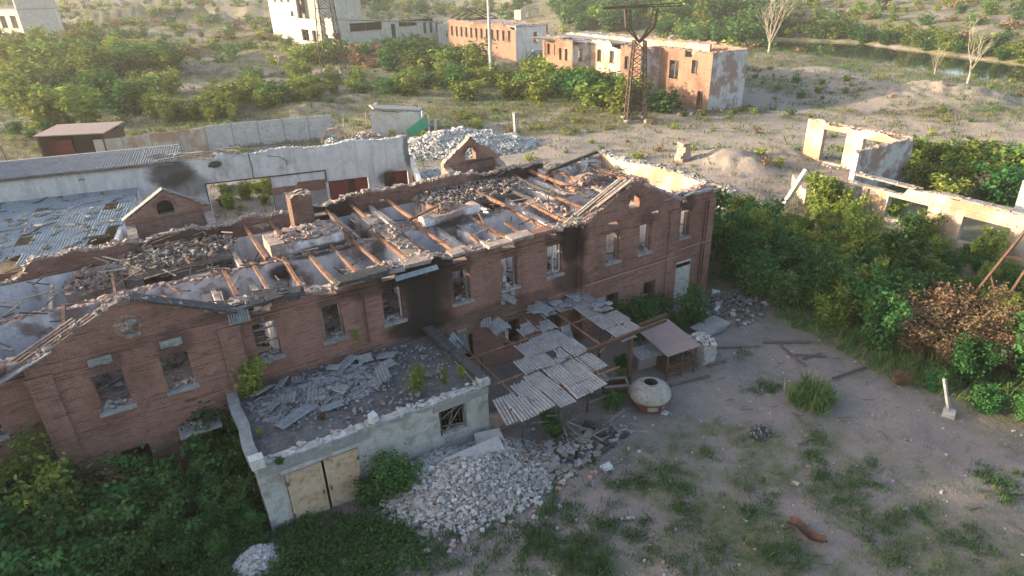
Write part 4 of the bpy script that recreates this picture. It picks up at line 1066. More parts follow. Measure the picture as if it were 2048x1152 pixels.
# rusty sheet roofed shelter
sh = thing('sheet_shelter', (23.4, -5.7, 0), 'low shelter roofed by one faded red steel sheet with rusty frame', 'shelter')
m = MB(); c = [(22.45, -4.25, 1.98), (24.85, -4.15, 2.0), (24.4, -7.2, 1.85), (22.15, -6.95, 1.8)]
m.add(c + [(x, y, z - .06) for x, y, z in c], [(3, 2, 1, 0)[::-1], (4, 5, 6, 7)[::-1], (0, 1, 5, 4)[::-1], (1, 2, 6, 5)[::-1], (2, 3, 7, 6)[::-1], (3, 0, 4, 7)[::-1]]); m.build('roof_sheet', 'rust_pink', sh)
m = MB(); m.beam((22.0, -4.0, 2.15), (24.9, -3.95, 2.2), .16, .16); m.build('top_rail', 'rust', sh)
for x, y in ((22.5, -4.4), (24.7, -4.4), (24.25, -7.0), (22.35, -6.8), (23.3, -6.95)):
    m = MB(); m.beam((x, y, -.1), (x, y, 1.8), .07, .07); m.build('post', 'rust', sh)
for z in (.55, 1.0):
    m = MB(); m.beam((22.35, -6.85, z), (24.25, -7.05, z), .05, .06); m.build('frame_rail', 'rust', sh)
m = MB(); m.lathe((23.8, -6.4, 1.0), [(.28, -.1), (.48, -.12), (.52, 0), (.48, .12), (.28, .1), (.28, -.1)], 18); o = m.build('hanging_tyre', 'char', sh)
m = MB(); m.box(22.8, 24.5, -6.6, -4.6, .05, .7); m.build('back_box', 'rust', sh)
m = MB(); m.obox((22.1, -5.35, 1.28), (1.5, 1.15, .05), RZ(-.15) @ RX(.08)); t_ = m.build('side_shelf', 'asbestos', sh)
m = MB(); m.obox((22.1, -5.5, .75), (1.2, .06, .9), RZ(-.15)); m.build('shelf_panel', 'rust_pink', sh)
pier = thing('masonry_pier', (25.65, -6.3, 0), 'broken stump of pale masonry topped by rubble beside the red sheet', 'masonry')
m = MB()
for k in range(5): m.obox((25.6 + random.uniform(-.05, .05), -6.3, .12 + k * .25), (.95 + random.uniform(-.1, .1), 1.25 + random.uniform(-.1, .1), .26), RZ(random.uniform(-.08, .08)), 0, .05)
m.build('masonry', 'rubble', pier, kind='stuff')
m = MB(); heap(m, 25.6, -6.2, .6, .8, .3, 70, .22, mis=[0, 1], seed=82, z0=1.25); m.build('rubble_top', ['rubble_white', 'rubble'], pier, kind='stuff')

# round tank
tk = thing('round_tank', (20.05, -7.95, 0), 'round cream domed tank with a dark hatch on a red base', 'tank')
m = MB(); m.lathe((20.05, -7.95, 0), [(.0, .02), (.74, .02), (.80, .25), (.84, .6), (.6, .62)], 36); m.build('base', 'tank_red', tk, smooth=False)
m = MB(); m.lathe((20.05, -7.95, 0), [(.5, .55), (.94, .57), (1.05, .68), (1.09, .84), (1.05, 1.0), (.92, 1.2), (.70, 1.36), (.46, 1.46), (.38, 1.48), (.365, 1.46)], 40); m.build('shell', 'tank', tk, smooth=True)
m = MB(); m.lathe((20.05, -7.95, 0), [(.365, 1.46), (.365, 1.53), (.42, 1.53), (.43, 1.45)], 32); m.build('hatch_rim', 'concrete', tk)
m = MB(); m.lathe((20.05, -7.95, 0), [(0, .62), (.36, .62), (.36, 1.47)], 24); m.build('hatch_throat', 'dark', tk)  # shade inside the hatch is put into the throat's colour
m = MB(); m.lathe((20.05, -7.95, 0), [(1.03, .62), (1.10, .66), (1.10, .71), (1.05, .74)], 40); m.build('rim_band', 'rust', tk)
for k, a in enumerate((-2.1, -1.15, .2, 2.4)):
    m = MB(); vs = []
    for i in range(7):
        t = a - .32 + .64 * i / 6; r_ = .85
        for z in (.22, .5): vs.append((20.05 + r_ * math.cos(t) * (1.02 if z > .3 else .98), -7.95 + r_ * math.sin(t) * (1.02 if z > .3 else .98), z))
    vs += [(20.05 + (x - 20.05) * .9, -7.95 + (y + 7.95) * .9, z) for x, y, z in vs]
    f = [(2 * i, 2 * i + 2, 2 * i + 3, 2 * i + 1) for i in range(6)] + [(14 + 2 * i + 1, 14 + 2 * i + 3, 14 + 2 * i + 2, 14 + 2 * i) for i in range(6)] + [(2 * i + 1, 2 * i + 3, 17 + 2 * i, 15 + 2 * i) for i in range(6)]
    m.add(vs, f); m.build('base_panel', 'tank', tk)

# ------------------------------------------------------------------ foreground rubble
def pile(name, label, cx, cy, rx, ry, h, n, size, mats, rot=0, seed=1, parts=300, group=None, z0=0):
    t = thing(name, (cx, cy, z0), label, 'rubble', group)
    m = MB(); k = 14; g = []; f = []
    for j in range(k):
        for i in range(20):
            q = j / (k - 1); a = 2 * math.pi * i / 20
            x, y = q * math.cos(a) * rx, q * math.sin(a) * ry
            xr, yr = cx + x * math.cos(rot) - y * math.sin(rot), cy + x * math.sin(rot) + y * math.cos(rot)
            g.append((xr, yr, z0 - .03 + h * max(0, 1 - q ** 1.5) * (.7 + .6 * float(vnoise(xr * .7, yr * .7)))))
    for j in range(k - 1):
        for i in range(20): f.append((j * 20 + i, j * 20 + (i + 1) % 20, (j + 1) * 20 + (i + 1) % 20, (j + 1) * 20 + i))
    m.add(g, f); m.build('mound', mats[0], t)
    m = MB(); heap(m, cx, cy, rx * 1.06, ry * 1.06, h, n, size * .8, mis=list(range(len(mats))), rot=rot, seed=seed, z0=z0); m.build('rubble', list(mats), t, kind='stuff')
    if parts:
        rr = random.Random(seed + 5); protos = []
        for i in range(6):
            q = MB(); random.seed(i + 3); q.obox((0, 0, 0), (size * rr.uniform(.9, 1.4), size * rr.uniform(.55, .8), size * rr.uniform(.35, .6)), None, 0, .16)
            me = bpy.data.meshes.new('brick'); me.from_pydata(q.v, [], q.f); me.materials.append(MAT[mats[i % len(mats)]]); protos.append(me)
        for i in range(parts):
            q = math.sqrt(rr.random()); a = rr.uniform(0, 6.283)
            x, y = q * math.cos(a) * rx, q * math.sin(a) * ry
            xr, yr = x * math.cos(rot) - y * math.sin(rot), x * math.sin(rot) + y * math.cos(rot)
            zz = h * max(0, 1 - q ** 1.5) * (.7 + .6 * float(vnoise((cx + xr) * .7, (cy + yr) * .7)))
            ob = bpy.data.objects.new('brick', rr.choice(protos)); COL.objects.link(ob); ob.parent = t
            ob.location = (xr, yr, zz + size * .22); ob.rotation_euler = (rr.uniform(-.8, .8), rr.uniform(-.8, .8), rr.uniform(0, 6.28))
            s_ = rr.uniform(.7, 1.35); ob.scale = (s_, s_, s_)
    random.seed(seed)
    return t
def timbers(t, cx, cy, rx, ry, z, n, seed):
    q = random.Random(seed)
    for i in range(n):
        a = Vector((cx + q.uniform(-rx, rx), cy + q.uniform(-ry, ry), z + q.uniform(-.3, .25))); g = q.uniform(0, 6.28); L = q.uniform(.6, 1.5)
        m = MB(); m.beam(a, a + Vector((math.cos(g) * L, math.sin(g) * L, q.uniform(-.3, .3))), .07, .05); m.build('timber_scrap', q.choice(['wood_grey', 'wood_dark', 'char']), t)
p1 = pile('rubble_pile', 'big pale rubble pile spilling from the annex wall into the yard', 9.2, -7.7, 4.1, 2.6, 1.45, 3400, .2, ['rubble', 'rubble', 'rubble_white', 'rubble', 'concrete', 'capping'], -.12, 91)
timbers(p1, 9.2, -8, 3, 1.3, .8, 12, 4)
m = MB(); m.obox((9.9, -7.6, 1.12), (2.6, .9, .28), RZ(.02) @ RX(.42), 0, .06); m.build('wall_fragment', 'rubble', p1)
m = MB(); m.obox((7.4, -8.4, .6), (1.5, 1.0, .3), RZ(.5) @ RX(.35), 0, .08); m.build('wall_fragment', 'rubble', p1)
m = MB(); m.obox((11.1, -6.75, 1.0), (1.3, .8, .3), RZ(-.3) @ RX(.3), 0, .08); m.build('wall_fragment', 'rubble', p1)
pile('rubble_pile', 'small whitish rubble heap at the bottom edge among the weeds', .3, -7.2, .95, .8, .5, 260, .18, ['rubble_white', 'rubble', 'rubble_white'], .3, 92, 60)
pile('rubble_pile', 'broken brick and plaster heap in the thicket right of the brick building', 38.5, 9.0, 4.2, 3.2, 1.6, 700, .3, ['rubble_pink', 'rubble', 'rubble_pink'], .4, 93, 120)
pile('rubble_pile', 'spread of pinkish rubble at the foot of the roofless pale ruin', 47.5, 13.0, 6.5, 3.6, .9, 800, .32, ['rubble', 'rubble_pink', 'rubble'], .3, 94, 150)
pile('rubble_pile', 'white rubble mound behind the main building beside the white shed', 38.2, 48.5, 10.5, 5.2, 2.3, 2600, .42, ['rubble_white', 'rubble_white', 'rubble', 'rubble_white'], -.42, 95, 300)
pile('rubble_pile', 'low white rubble slope behind the back gable of the brick building', 29.5, 36.5, 4.2, 3.4, 1.0, 700, .36, ['rubble_white', 'rubble', 'rubble_white'], -.2, 96, 120)
pile('rubble_pile', 'brown earth and brick heap at the corner behind the end wall', 35.8, 15.5, 2.5, 2.0, 1.0, 260, .3, ['rubble_pink', 'capping', 'rubble'], .2, 97, 50)
# ------------------------------------------------------------------ white shed behind, with lean-to roof
WO = Vector((-9.9, 39.9)); WD = Vector((.979, -.2055)).normalized(); WN = Vector((-WD.y, WD.x)); WA = math.atan2(WD.y, WD.x)
def wp(s, k=0.0): q = WO + WD * s + WN * k; return (q.x, q.y)
def wp3(s, k, z): q = wp(s, k); return Vector((q[0], q[1], z))
shed = thing('white_shed', wp3(15, 3, 0), 'long whitewashed shed wall with a black soot stain and a wide gate opening', 'building')
T_W = jag(lambda t: 6.1 if t < 27 else 6.35 + .15 * math.sin(t), .08, 101, .7, .05)
m = MB(); wall(m, wp(-10), wp(35), .5, -.2, T_W, [(25.7, 31.35, -.2, 3.85), (36.7, 40.6, -.2, 2.75), (42.2, 44.7, -.2, 2.95), (15.7, 16.2, 5.4, 5.6)], .4)
m.build('front_wall', 'whitewash', shed)
m = MB(); wall(m, wp(35, .502), wp(35, 9), .5, -.2, jag(lambda t: 5.9 - .5 * t, .25, 103), [], .4); m.build('side_wall', 'whitewash', shed)
m = MB(); wall(m, wp(35, 10), wp(16, 10), .5, -.2, jag(.9, .35, 104), [(8, 13, .2, 2)], .5); m.build('back_wall', 'concrete', shed)
m = MB(); wall(m, wp(-10, 9), wp(-10, .5), .5, -.2, 6, [], .6); m.build('side_wall', 'whitewash', shed)
m = MB(); wall(m, wp(13, 9), wp(-10, 9), .4, -.2, 6, [], .8); m.build('back_wall', 'concrete', shed)
# frame of the gate, recess with bare bricks, doors
for s0, s1, z0, z1 in ((15.6, 15.72, -.1, 3.95), (21.3, 21.45, -.1, 3.95), (15.72, 21.3, 3.84, 3.95), (26.5, 26.62, 2.7, 3.95), (21.45, 26.5, 3.85, 3.93)):
    m = MB(); m.beam(wp3((s0 + s1) / 2 if s1 - s0 < 1 else s0, -.05, z0 if s1 - s0 < 1 else (z0 + z1) / 2), wp3((s0 + s1) / 2 if s1 - s0 < 1 else s1, -.05, z1 if s1 - s0 < 1 else (z0 + z1) / 2), .1, .1); m.build('gate_frame', 'char', shed)
m = MB(); wall(m, wp(21.5, -.03), wp(26.45, -.03), .028, 2.0, jag(lambda t: 2.75 + .3 * (t > 2.2), .06, 106), [], .15); m.build('bare_brick_patch', 'brick', shed)
m = MB(); wall(m, wp(21.5, -.03), wp(26.45, -.03), .028, 0, 1.98, [], 1); m.build('bare_plinth', 'concrete', shed)
for s0, s1, z1 in ((26.8, 28.6, 2.7), (29.3, 30.5, 2.7), (33.4, 34.6, 2.9)):
    m = MB(); m.beam(wp3((s0 + s1) / 2, .12, 0), wp3((s0 + s1) / 2, .12, z1), s1 - s0, .06, up=(WN.x, WN.y, 0)); m.build('red_door', 'paint_red', shed)
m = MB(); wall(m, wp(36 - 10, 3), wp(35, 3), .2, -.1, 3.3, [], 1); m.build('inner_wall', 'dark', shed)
m = MB(); wall(m, wp(35.0, -.003), wp(34.6, -6.5), .35, -.1, lambda t: 4.5 - .22 * t, [(1.0, 4.8, -.1, 2.6)], .4); m.build('wing_wall', 'whitewash', shed)
m = MB(); wall(m, wp(34.99, -.3), wp(34.58, -6.2), .02, .1, lambda t: 3.2 - .15 * t, [(3.6, 4.8, -.1, 2.4)], .5); m.build('red_panel', 'paint_red', shed)
m = MB(); m.tube([wp3(19.9, -.06, 6.4), wp3(20.0, -.06, 5), wp3(19.95, -.06, 3.95)], .04, 5); m.build('cable', 'char', shed)
m = MB(); m.tube([wp3(21.5, -.06, 5.9), wp3(22.6, -.07, 5.7), wp3(23.2, -.07, 5.2), wp3(23.1, -.06, 4.7)], .025, 5); m.build('cable', 'char', shed)
m = MB(); m.tube([wp3(16.3, -.04, 5.5), wp3(17.4, -.04, 5.7)], .13, 6); m.build('soot_vent', 'char', shed)
rr = random.Random(23)
for i in range(23):
    s0 = -9.6 + i * 1.02
    sheet(shed, 'asbestos', wp3(s0 + .5, 1.9, 6.62 + rr.uniform(0, .03)), RZ(WA) @ RX(.11), 1.08, 4.6, .02 if i < 20 else .12, i, 'roof_sheet')
for i in range(5):
    sheet(shed, 'asbestos', wp3(rr.uniform(12, 15.5), rr.uniform(.3, 2), 6.6), RZ(rr.uniform(0, 3)) @ RX(rr.uniform(-.3, .3)), .8, 1.3, .3, i, 'roof_sheet')
m = MB(); m.beam(wp3(-10, -.12, 6.12), wp3(13.5, -.12, 6.12), .2, .1); m.build('eave_board', 'wood_grey', shed)
for i in range(26):
    m = MB(); s0 = rr.uniform(11, 18); a = wp3(s0, rr.uniform(.1, 1.6), 6.3 + rr.uniform(0, .5)); t = WA + rr.uniform(-.5, .5)
    m.beam(a, a + Vector((math.cos(t) * 1.6, math.sin(t) * 1.6, rr.uniform(-.2, .2))), .16, .05); m.build('broken_batten', 'wood_grey' if i % 2 else 'capping', shed)
m = MB(); bricks_on(m, wp(16), wp(35), .5, lambda t: T_W(t + 26) - .03, 240, .26, 0, 7); heap(m, *wp(27, 1.5), 8, 1.4, .6, 300, .35, mis=[0, 1], rot=WA, seed=111, z0=5.4) if False else None
m.build('loose_masonry', ['rubble_white'], shed, kind='stuff')
# lean-to
lean = thing('lean_to_roof', wp3(0, -7, 0), 'sagging bluish corrugated lean-to roof littered with black scraps, left of the brick building', 'roof')
lz = lambda k: 4.28 + k * .075
for j in range(8):
    for i in range(20):
        s0 = -9.4 + i * 1.0; k = -.9 - j * 1.72
        if rr.random() < .05 or (i > 17 and j > 4 and rr.random() < .5): continue
        bk = rr.choice([0, 0, 0, .08, .15])
        sheet(lean, 'asbestos_blue', wp3(s0 + rr.uniform(-.04, .04), k, lz(k) + .03 * (j % 2) + rr.uniform(0, .05)), RZ(WA + rr.uniform(-.02, .02)) @ RX(.075 + rr.uniform(-.02, .02)), 1.08, 1.9, bk, i + j, 'roof_sheet')
m = MB(); wall(m, wp(10.1, -14.2), wp(10.1, -.01), .3, -.1, lambda t: lz(t - 14.2) - .15, [], .8); m.build('side_wall', 'plaster', lean)
m = MB(); wall(m, wp(-10, -14.4), wp(10.1, -14.4), .3, -.1, 2.95, [], .8); m.build('front_wall', 'brick', lean)
m = MB(); m.box(*[v for q in (sorted((wp(-9.5, -13.5)[0], wp(9.5, -13.5)[0])),) for v in q], 26.0, 34, 2.4, 2.42) if False else None
for k in (-.4, -4, -8, -12):
    m = MB(); m.beam(wp3(-10, k, lz(k) - .12), wp3(10, k, lz(k) - .12), .1, .12); m.build('purlin', 'wood', lean)
m = MB()
for i in range(240):
    s0, k = rr.uniform(-9, 9.8), rr.uniform(-13, -.4); a = wp3(s0, k, lz(k) + .09); t = rr.uniform(0, 3.1)
    L = rr.choice([.25, .4, .7, 1.3]); M = RZ(t) @ RX(rr.uniform(-.3, .3))
    m.obox(a, (L, rr.uniform(.08, .4) * (1 if L < 1 else .3), .05), M, rr.choice([0, 0, 0, 0, 0, 1, 2]), .2)
m.build('roof_scraps', ['char', 'wood_grey', 'concrete'], lean, kind='stuff')

# ------------------------------------------------------------------ behind the shed: fence, box, arch, hut
fence = thing('panel_fence', (12, 69, 0), 'concrete panel fence behind the white shed with five pale panels', 'fence')
FO = Vector((26.4, 66.0)); 
def fpt(s): q = FO - WD * s; return Vector((q.x, q.y, 0))
for i in range(9):
    a, b = fpt(i * 3.4 + .06), fpt(i * 3.4 + 3.34); h = 3.35 if i < 5 else 3.1 - .1 * (i - 5)
    m = MB(); m.beam(a + Vector((0, 0, h / 2 - .2)), b + Vector((0, 0, h / 2 - .2 + random.uniform(-.04, .04))), .16, h + .4); m.build('fence_panel', 'concrete_pale' if i < 5 else 'ruinwall', fence)
    m = MB(); q = fpt(i * 3.4); m.obox(q + Vector((0, 0, h / 2)), (.12, .22, h + .1), RZ(WA)); m.build('fence_post', 'concrete', fence)
box = thing('garage_box', (-5.8, 75.5, 0), 'rusty open-fronted steel garage box beside the concrete fence', 'shed')
BD = Vector((.873, -.487)).normalized(); BN = Vector((.487, .873)).normalized(); BO = Vector((-9.7, 76.3))
def bp(s, k): q = BO + BD * s + BN * k; return (q.x, q.y)
for nm, a, b, h in (('side_wall', bp(0, 0), bp(0, 5), 3.4), ('side_wall', bp(8.6, 5), bp(8.6, 0), 3.5), ('back_wall', bp(0, 5), bp(8.6, 5), 3.4)):
    m = MB(); wall(m, a, b, .12, -.2, h, [], 1); m.build(nm, 'dark' if nm == 'back_wall' else 'rust', box)  # back wall coloured near-black to paint the shade inside the box
m = MB(); a, b, c, d = bp(-.2, -.3), bp(8.9, -.3), bp(8.9, 5.3), bp(-.2, 5.3)
m.add([(*a, 3.42), (*b, 3.52), (*c, 3.9), (*d, 3.8), (*a, 3.56), (*b, 3.66), (*c, 4.04), (*d, 3.94)], [(3, 2, 1, 0), (4, 5, 6, 7), (0, 1, 5, 4), (1, 2, 6, 5), (2, 3, 7, 6), (3, 0, 4, 7)]); m.build('roof', 'rust_pink', box)
for s in (.1, 8.5): m = MB(); m.beam((*bp(s, -.1), -.1), (*bp(s, -.1), 3.4), .3, .2); m.build('front_post', 'wood' if s < 1 else 'rust', box)
m = MB(); wall(m, bp(.3, 1.2), bp(3.5, 1.2), .08, 0, 2.6, [], 1); m.build('inner_panel', 'paint_red', box)
m = MB(); wall(m, bp(3.6, 1.6), bp(8.4, 1.6), .08, 0, 3.3, [], 1); m.build('inner_panel', 'dark', box)  # dark panel stands in for the unlit depth of the box
m = MB(); m.beam((*fpt(36)[:2], 0), (fpt(36)[0], fpt(36)[1], 3), .18, .18) if False else m.beam((-13.2, 74.5, -.1), (-13.5, 74.3, 3.2), .18, .18)
m.build('leaning_pole', 'wood_grey', None, 'short grey pole leaning left of the rusty garage box', None, 'pole')
ar = thing('brick_arch', (24.8, 60.5, 0), 'half-buried round brick arch standing at the end of the fence', 'arch')
AD = Vector((.86, -.51, 0))
for i in range(17):
    t = math.pi * (i + .5) / 17; c = Vector((24.8, 60.5, .6)) + AD * (1.75 * math.cos(t)) + Vector((0, 0, 1.75 * math.sin(t)))
    m = MB(); M = RZ(math.atan2(AD.y, AD.x)) @ RY(-(t - math.pi / 2)); m.obox(c, (.3, .6, .34), M, 0, .05); m.build('arch_brick', 'rubble_pink', ar)
m = MB(); heap(m, 24.8, 60.7, 1.5, 1.0, 1.3, 160, .35, seed=121, z0=.1); m.build('rubble', 'rubble_white', ar, kind='stuff')
hut = thing('ruined_hut', (35.5, 61, 0), 'small white ruined hut with a slumped roof and a green panel leaning on it', 'hut')
HO = Vector((31.4, 63.8))
def hp_(s, k): q = HO + BD * s + BN * k; return (q.x, q.y)
m = MB(); wall(m, hp_(0, 0), hp_(7, 0), .4, -.2, jag(lambda t: 3.6 - .1 * t, .25, 131), [], .4); m.build('front_wall', 'rubble_white', hut)
m = MB(); wall(m, hp_(7, 0.402), hp_(7, 5), .4, -.2, jag(3.0, .3, 132), [], .4); m.build('side_wall', 'rubble_white', hut)
m = MB(); wall(m, hp_(0, 5), hp_(0, .402), .4, -.2, jag(3.8, .3, 133), [(1, 2, 1, 2.2)], .4); m.build('side_wall', 'ruinwall', hut)
m = MB(); m.beam((*hp_(.2, .5), 4.0), (*hp_(6.8, 2.8), 3.1), 3.6, .25); m.build('roof', 'concrete', hut)
m = MB(); m.beam((*hp_(5.5, -1.2), .2), (*hp_(8.2, -1.0), 2.0), .1, 1.5); m.build('green_panel', 'paint_green', hut)
for s in (7.6, 8.4, 9.4):
    m = MB(); m.beam((*hp_(s, -.8), .2), (*hp_(s + .1, -.7), 3.4 - (s - 7.6) * .7), .25, .3); m.build('pillar', 'rubble_white', hut)
pile('rubble_pile', 'earthy rubble bank between the brick arch and the white hut', 29.5, 60, 4, 1.8, 1.3, 400, .4, ['capping', 'rubble', 'rubble_pink'], -.4, 98, 60)
m = MB(); m.beam((48.4, 51.0, -.2), (48.3, 51.1, 3.1), .55, .45); m.beam((48.4, 51, 0), (48.5, 50.9, 2.4), .62, .3); m.build('concrete_stub', 'concrete', None, 'short grey concrete stub post at the end of the white rubble', None, 'post')
for i, (px, py) in enumerate([(690, 262), (735, 258), (748, 250)]):
    g = on_z(px, py, 0); m = MB(); m.beam((g.x, g.y, 0), (g.x + .1, g.y, 2.6), .14, .14); m.build('fence_stake', 'wood_grey', None, ['thin grey stake right of the brick arch', 'thin grey stake left of the white hut', 'thinnest stake close to the white hut wall'][i], None, 'stake', 'stakes between arch and hut')

# ------------------------------------------------------------------ roofless pale ruin on the right
ru = thing('roofless_ruin', (60, 2, 0), 'long roofless pale ruin glowing in the sun with open window bays', 'ruin')
RW = ['ruinwall', 'ruinwall', 'capping']
m = MB(); wall(m, (54.5, 7.4), (54.5, -16), .6, -.3, jag(lambda t: 3.8 - .9 * smooth(1.5, 0, t) - .7 * smooth(.62, .72, float(vnoise(t * .4, 8.5))), .12, 141), [(4.0, 5.1, .6, 2.85), (7.1, 10.4, .9, 2.75), (13.1, 16.4, .6, 2.65), (19, 21.5, .6, 2.5)], .35, 0, 0, 0); m.build('long_wall', RW, ru)
for i in (2, 3, 4, 6, 7, 8, 9, 11, 12):
    m = MB(); y = 7.0 - i * 1.75; m.obox((54.82, y - .8, 3.88 + random.uniform(-.03, .05)), (.8, 1.7, .14), RX(random.uniform(-.02, .02)), 0, .03); m.build('coping_slab', 'concrete' if i % 2 else 'capping', ru)
m = MB(); m.box(54.38, 54.497, -15.9, 7.2, 2.98, 3.12); m.build('ledge', 'ruinwall', ru)
m = MB(); wall(m, (59.0, 6.3), (68.4, 6.3), .5, -.3, jag(lambda t: 4.7 - .02 * t, .22, 142, 1.6), [], .35, 0, 0, 2); m.build('cross_wall', ['endplaster', 'ruinwall', 'capping'], ru)
m = MB(); wall(m, (68.4, 18.6), (68.4, 6.81), .6, -.3, jag(lambda t: 4.5 + .25 * (t < 2.5) - .5 * smooth(9, 11.5, t), .32, 143), [(2.2, 5.0, .25, 3.85), (7.0, 9.9, .25, 3.65)], .3, 0, 0, 2); m.build('window_wall', RW, ru)
m = MB(); wall(m, (54.5, 7.41), (58.5, 12), .5, -.3, jag(1.2, .4, 145), [], .3, 0, 0, 2); m.build('broken_wall', RW, ru)
m = MB(); wall(m, (68.4, -16), (68.4, -5), .5, -.3, jag(1.4, .5, 146), [], .3, 0, 0, 2); m.build('broken_wall', RW, ru)
m = MB(); wall(m, (57.5, -9), (60.4, -9.3), .4, -.3, 2.5, [], .4, 0, 0, 2); m.build('broken_wall', RW, ru)
for y in (7.4, 2.6): m = MB(); m.box(54.3, 54.497, y - .5, y - .02, -.2, 3.0); m.build('pier', 'ruinwall', ru)
m = MB(); bricks_on(m, (54.5, 7.4), (54.5, -16), .6, 3.93, 60, .26, 0, 9); bricks_on(m, (68.4, 18.6), (68.4, 6.8), .6, 4.55, 120, .32, 1, 10); bricks_on(m, (59, 6.3), (68.4, 6.3), .5, 4.6, 70, .3, 0, 11); m.build('loose_masonry', ['capping', 'rubble_pink'], ru, kind='stuff')
m = MB(); m.beam((52.3, 8.6, .2), (54.2, 8.2, 3.3), .38, .42); m.build('leaning_beam', 'paint_white', None, 'pale beam leaning against the left end of the roofless ruin', None, 'beam')
g = ground_at(1365, 322); m = MB()
for k in range(6): m.obox((g.x, g.y, g.z + .2 + k * .36), (1.35 - .06 * k, 1.2, .38), RZ(random.uniform(-.3, .3)), 0, .1)
m.build('brick_stump', 'rubble_pink', None, 'lone stump of brickwork on the earth behind the end wall', None, 'masonry')

# ------------------------------------------------------------------ far buildings
def z_at(px, py, P):
    d = ray(px, py); return CAM[2] + d[2] * math.hypot(P[0] - CAM[0], P[1] - CAM[1]) / math.hypot(d[0], d[1])
def block(name, label, pts, z0, ztops, mats, holes, roof=None, seed=1, th=.5, cap=0.0, cat='building', crumbs=120):
    """roofless or roofed shell on a footprint (anticlockwise seen from above)"""
    c = Vector((sum(p[0] for p in pts) / len(pts), sum(p[1] for p in pts) / len(pts), z0))
    t = thing(name, c, label, cat)
    for i in range(len(pts)):
        a, b = pts[i], pts[(i + 1) % len(pts)]
        zt = ztops[i] if isinstance(ztops, (list, tuple)) else ztops
        zn = ztops[(i + 1) % len(pts)] if isinstance(ztops, (list, tuple)) else ztops
        L = math.hypot(b[0] - a[0], b[1] - a[1]); e_ = Vector((b[0] - a[0], b[1] - a[1])) / L * .004
        m = MB(); wall(m, (a[0] + e_.x, a[1] + e_.y), (b[0] - e_.x, b[1] - e_.y), th * (1 - .004 * i), z0 - 1, jag(lambda q, L=L: zt + (zn - zt) * q / L - 1.1 * (cap > .1) * smooth(.6, .72, float(vnoise(q * .22 + seed, i + .5))), cap * 1.3, seed + i, .9, .12), holes.get(i, []), .6, 0, 0, 1)
        m.build('wall', [mats.get(i, mats['*']), mats.get('top', 'capping')], t)
        for h in holes.get(i, []):      # frames in the openings
            if callable(h[2]) or callable(h[3]): continue
            d = Vector((b[0] - a[0], b[1] - a[1])) / L; n_ = Vector((-d.y, d.x))
            q = Vector(a) + d * ((h[0] + h[1]) / 2) + n_ * .3
            m = MB(); m.obox((q.x, q.y, (h[2] + h[3]) / 2), (.09, .08, h[3] - h[2]), RZ(math.atan2(d.y, d.x)))
            w = m.build('window', mats.get('frame', 'wood_grey'), t)
            q2 = Vector(a) + d * ((h[0] + h[1]) / 2) - n_ * .06
            m = MB(); m.obox((q2.x, q2.y, h[2] - .06), (h[1] - h[0] + .3, .25, .12), RZ(math.atan2(d.y, d.x))); m.build('sill', mats['*'], w)
        if cap > 0:
            m = MB(); bricks_on(m, a, b, th, zt, crumbs // len(pts), .4, 0, seed + i); m.build('loose_masonry', 'capping', t, kind='stuff')
    if roof:
        m = MB(); zr, mat = roof; k = len(pts)
        vs = [(*p, (z if not isinstance(zr, list) else z)) for p, z in zip(pts, zr if isinstance(zr, list) else [zr] * k)]
        vs2 = [(x, y, z - .3) for x, y, z in vs]
        m.add(vs + vs2, [tuple(range(k)), tuple(range(2 * k - 1, k - 1, -1))] + [(i, k + i, k + (i + 1) % k, (i + 1) % k) for i in range(k)]); m.build('roof', mat, t)
    return t
def grid_holes(L, n, w, rows, pad=1.0):
    st = (L - 2 * pad) / n
    return [(pad + st * (i + .5) - w / 2, pad + st * (i + .5) + w / 2, z0, z1) for i in range(n) for z0, z1 in rows]
# brick ruin with bays
zb = hz(84, 60)
P = [(82.3, 53), (82.3, 46.5), (90.5, 46.5), (96, 60), (96, 97), (84, 97), (84, 87), (80, 86.5), (80, 80.5), (84, 80), (84, 66.5), (80, 66), (80, 60.5), (84, 60), (84, 53.2)]
H = {0: [(2.2, 3.5, zb + 5.2, zb + 7.3), (4.0, 5.2, zb + .2, zb + 2.6)], 5: grid_holes(10, 3, 1.2, [(zb + 4.8, zb + 7)]), 7: [(1.4, 2.4, zb + 4.8, zb + 7), (3.4, 4.4, zb + 4.8, zb + 7)], 9: grid_holes(13.5, 3, 1.3, [(zb + 4.8, zb + 7), (zb + 1, zb + 3)]),
     11: [(1.2, 2.3, zb + 4.8, zb + 7)], 8: [(1.4, 2.4, zb + 4.8, zb + 7)], 13: [(2.4, 4.6, zb + 3.6, zb + 6.6)], 3: grid_holes(37, 9, 1.3, [(zb + 4.8, zb + 7)]), 2: grid_holes(14, 4, 1.3, [(zb + 4.8, zb + 7)])}
bb = block('bay_fronted_ruin', 'two-storey roofless brick ruin with projecting bays and a peeling white end wall', P, zb, zb + 8.6, {'*': 'brick_far', 1: 'endplaster', 8: 'endplaster', 12: 'endplaster', 0: 'brick_far', 9: 'ruinwall'}, H, None, 151, .5, .25, crumbs=500)
m = MB(); wall(m, (90, 54), (90, 96), .4, zb - .5, jag(zb + 8.9, .25, 158), grid_holes(42, 8, 1.4, [(zb + 5, zb + 7)]), .6); m.build('inner_wall', 'ruinwall', bb)
m = MB(); m.add([(80.3, 97, zb + 8.4), (96, 97, zb + 8.7), (95.6, 72, zb + 8.3), (84.4, 74, zb + 8.0)], [(0, 3, 2, 1)]); m.add([(80.3, 97, zb + 8.2), (96, 97, zb + 8.5), (95.6, 72, zb + 8.1), (84.4, 74, zb + 7.8)], [(0, 1, 2, 3)]); 
m.build('sagging_roof', 'concrete', bb)
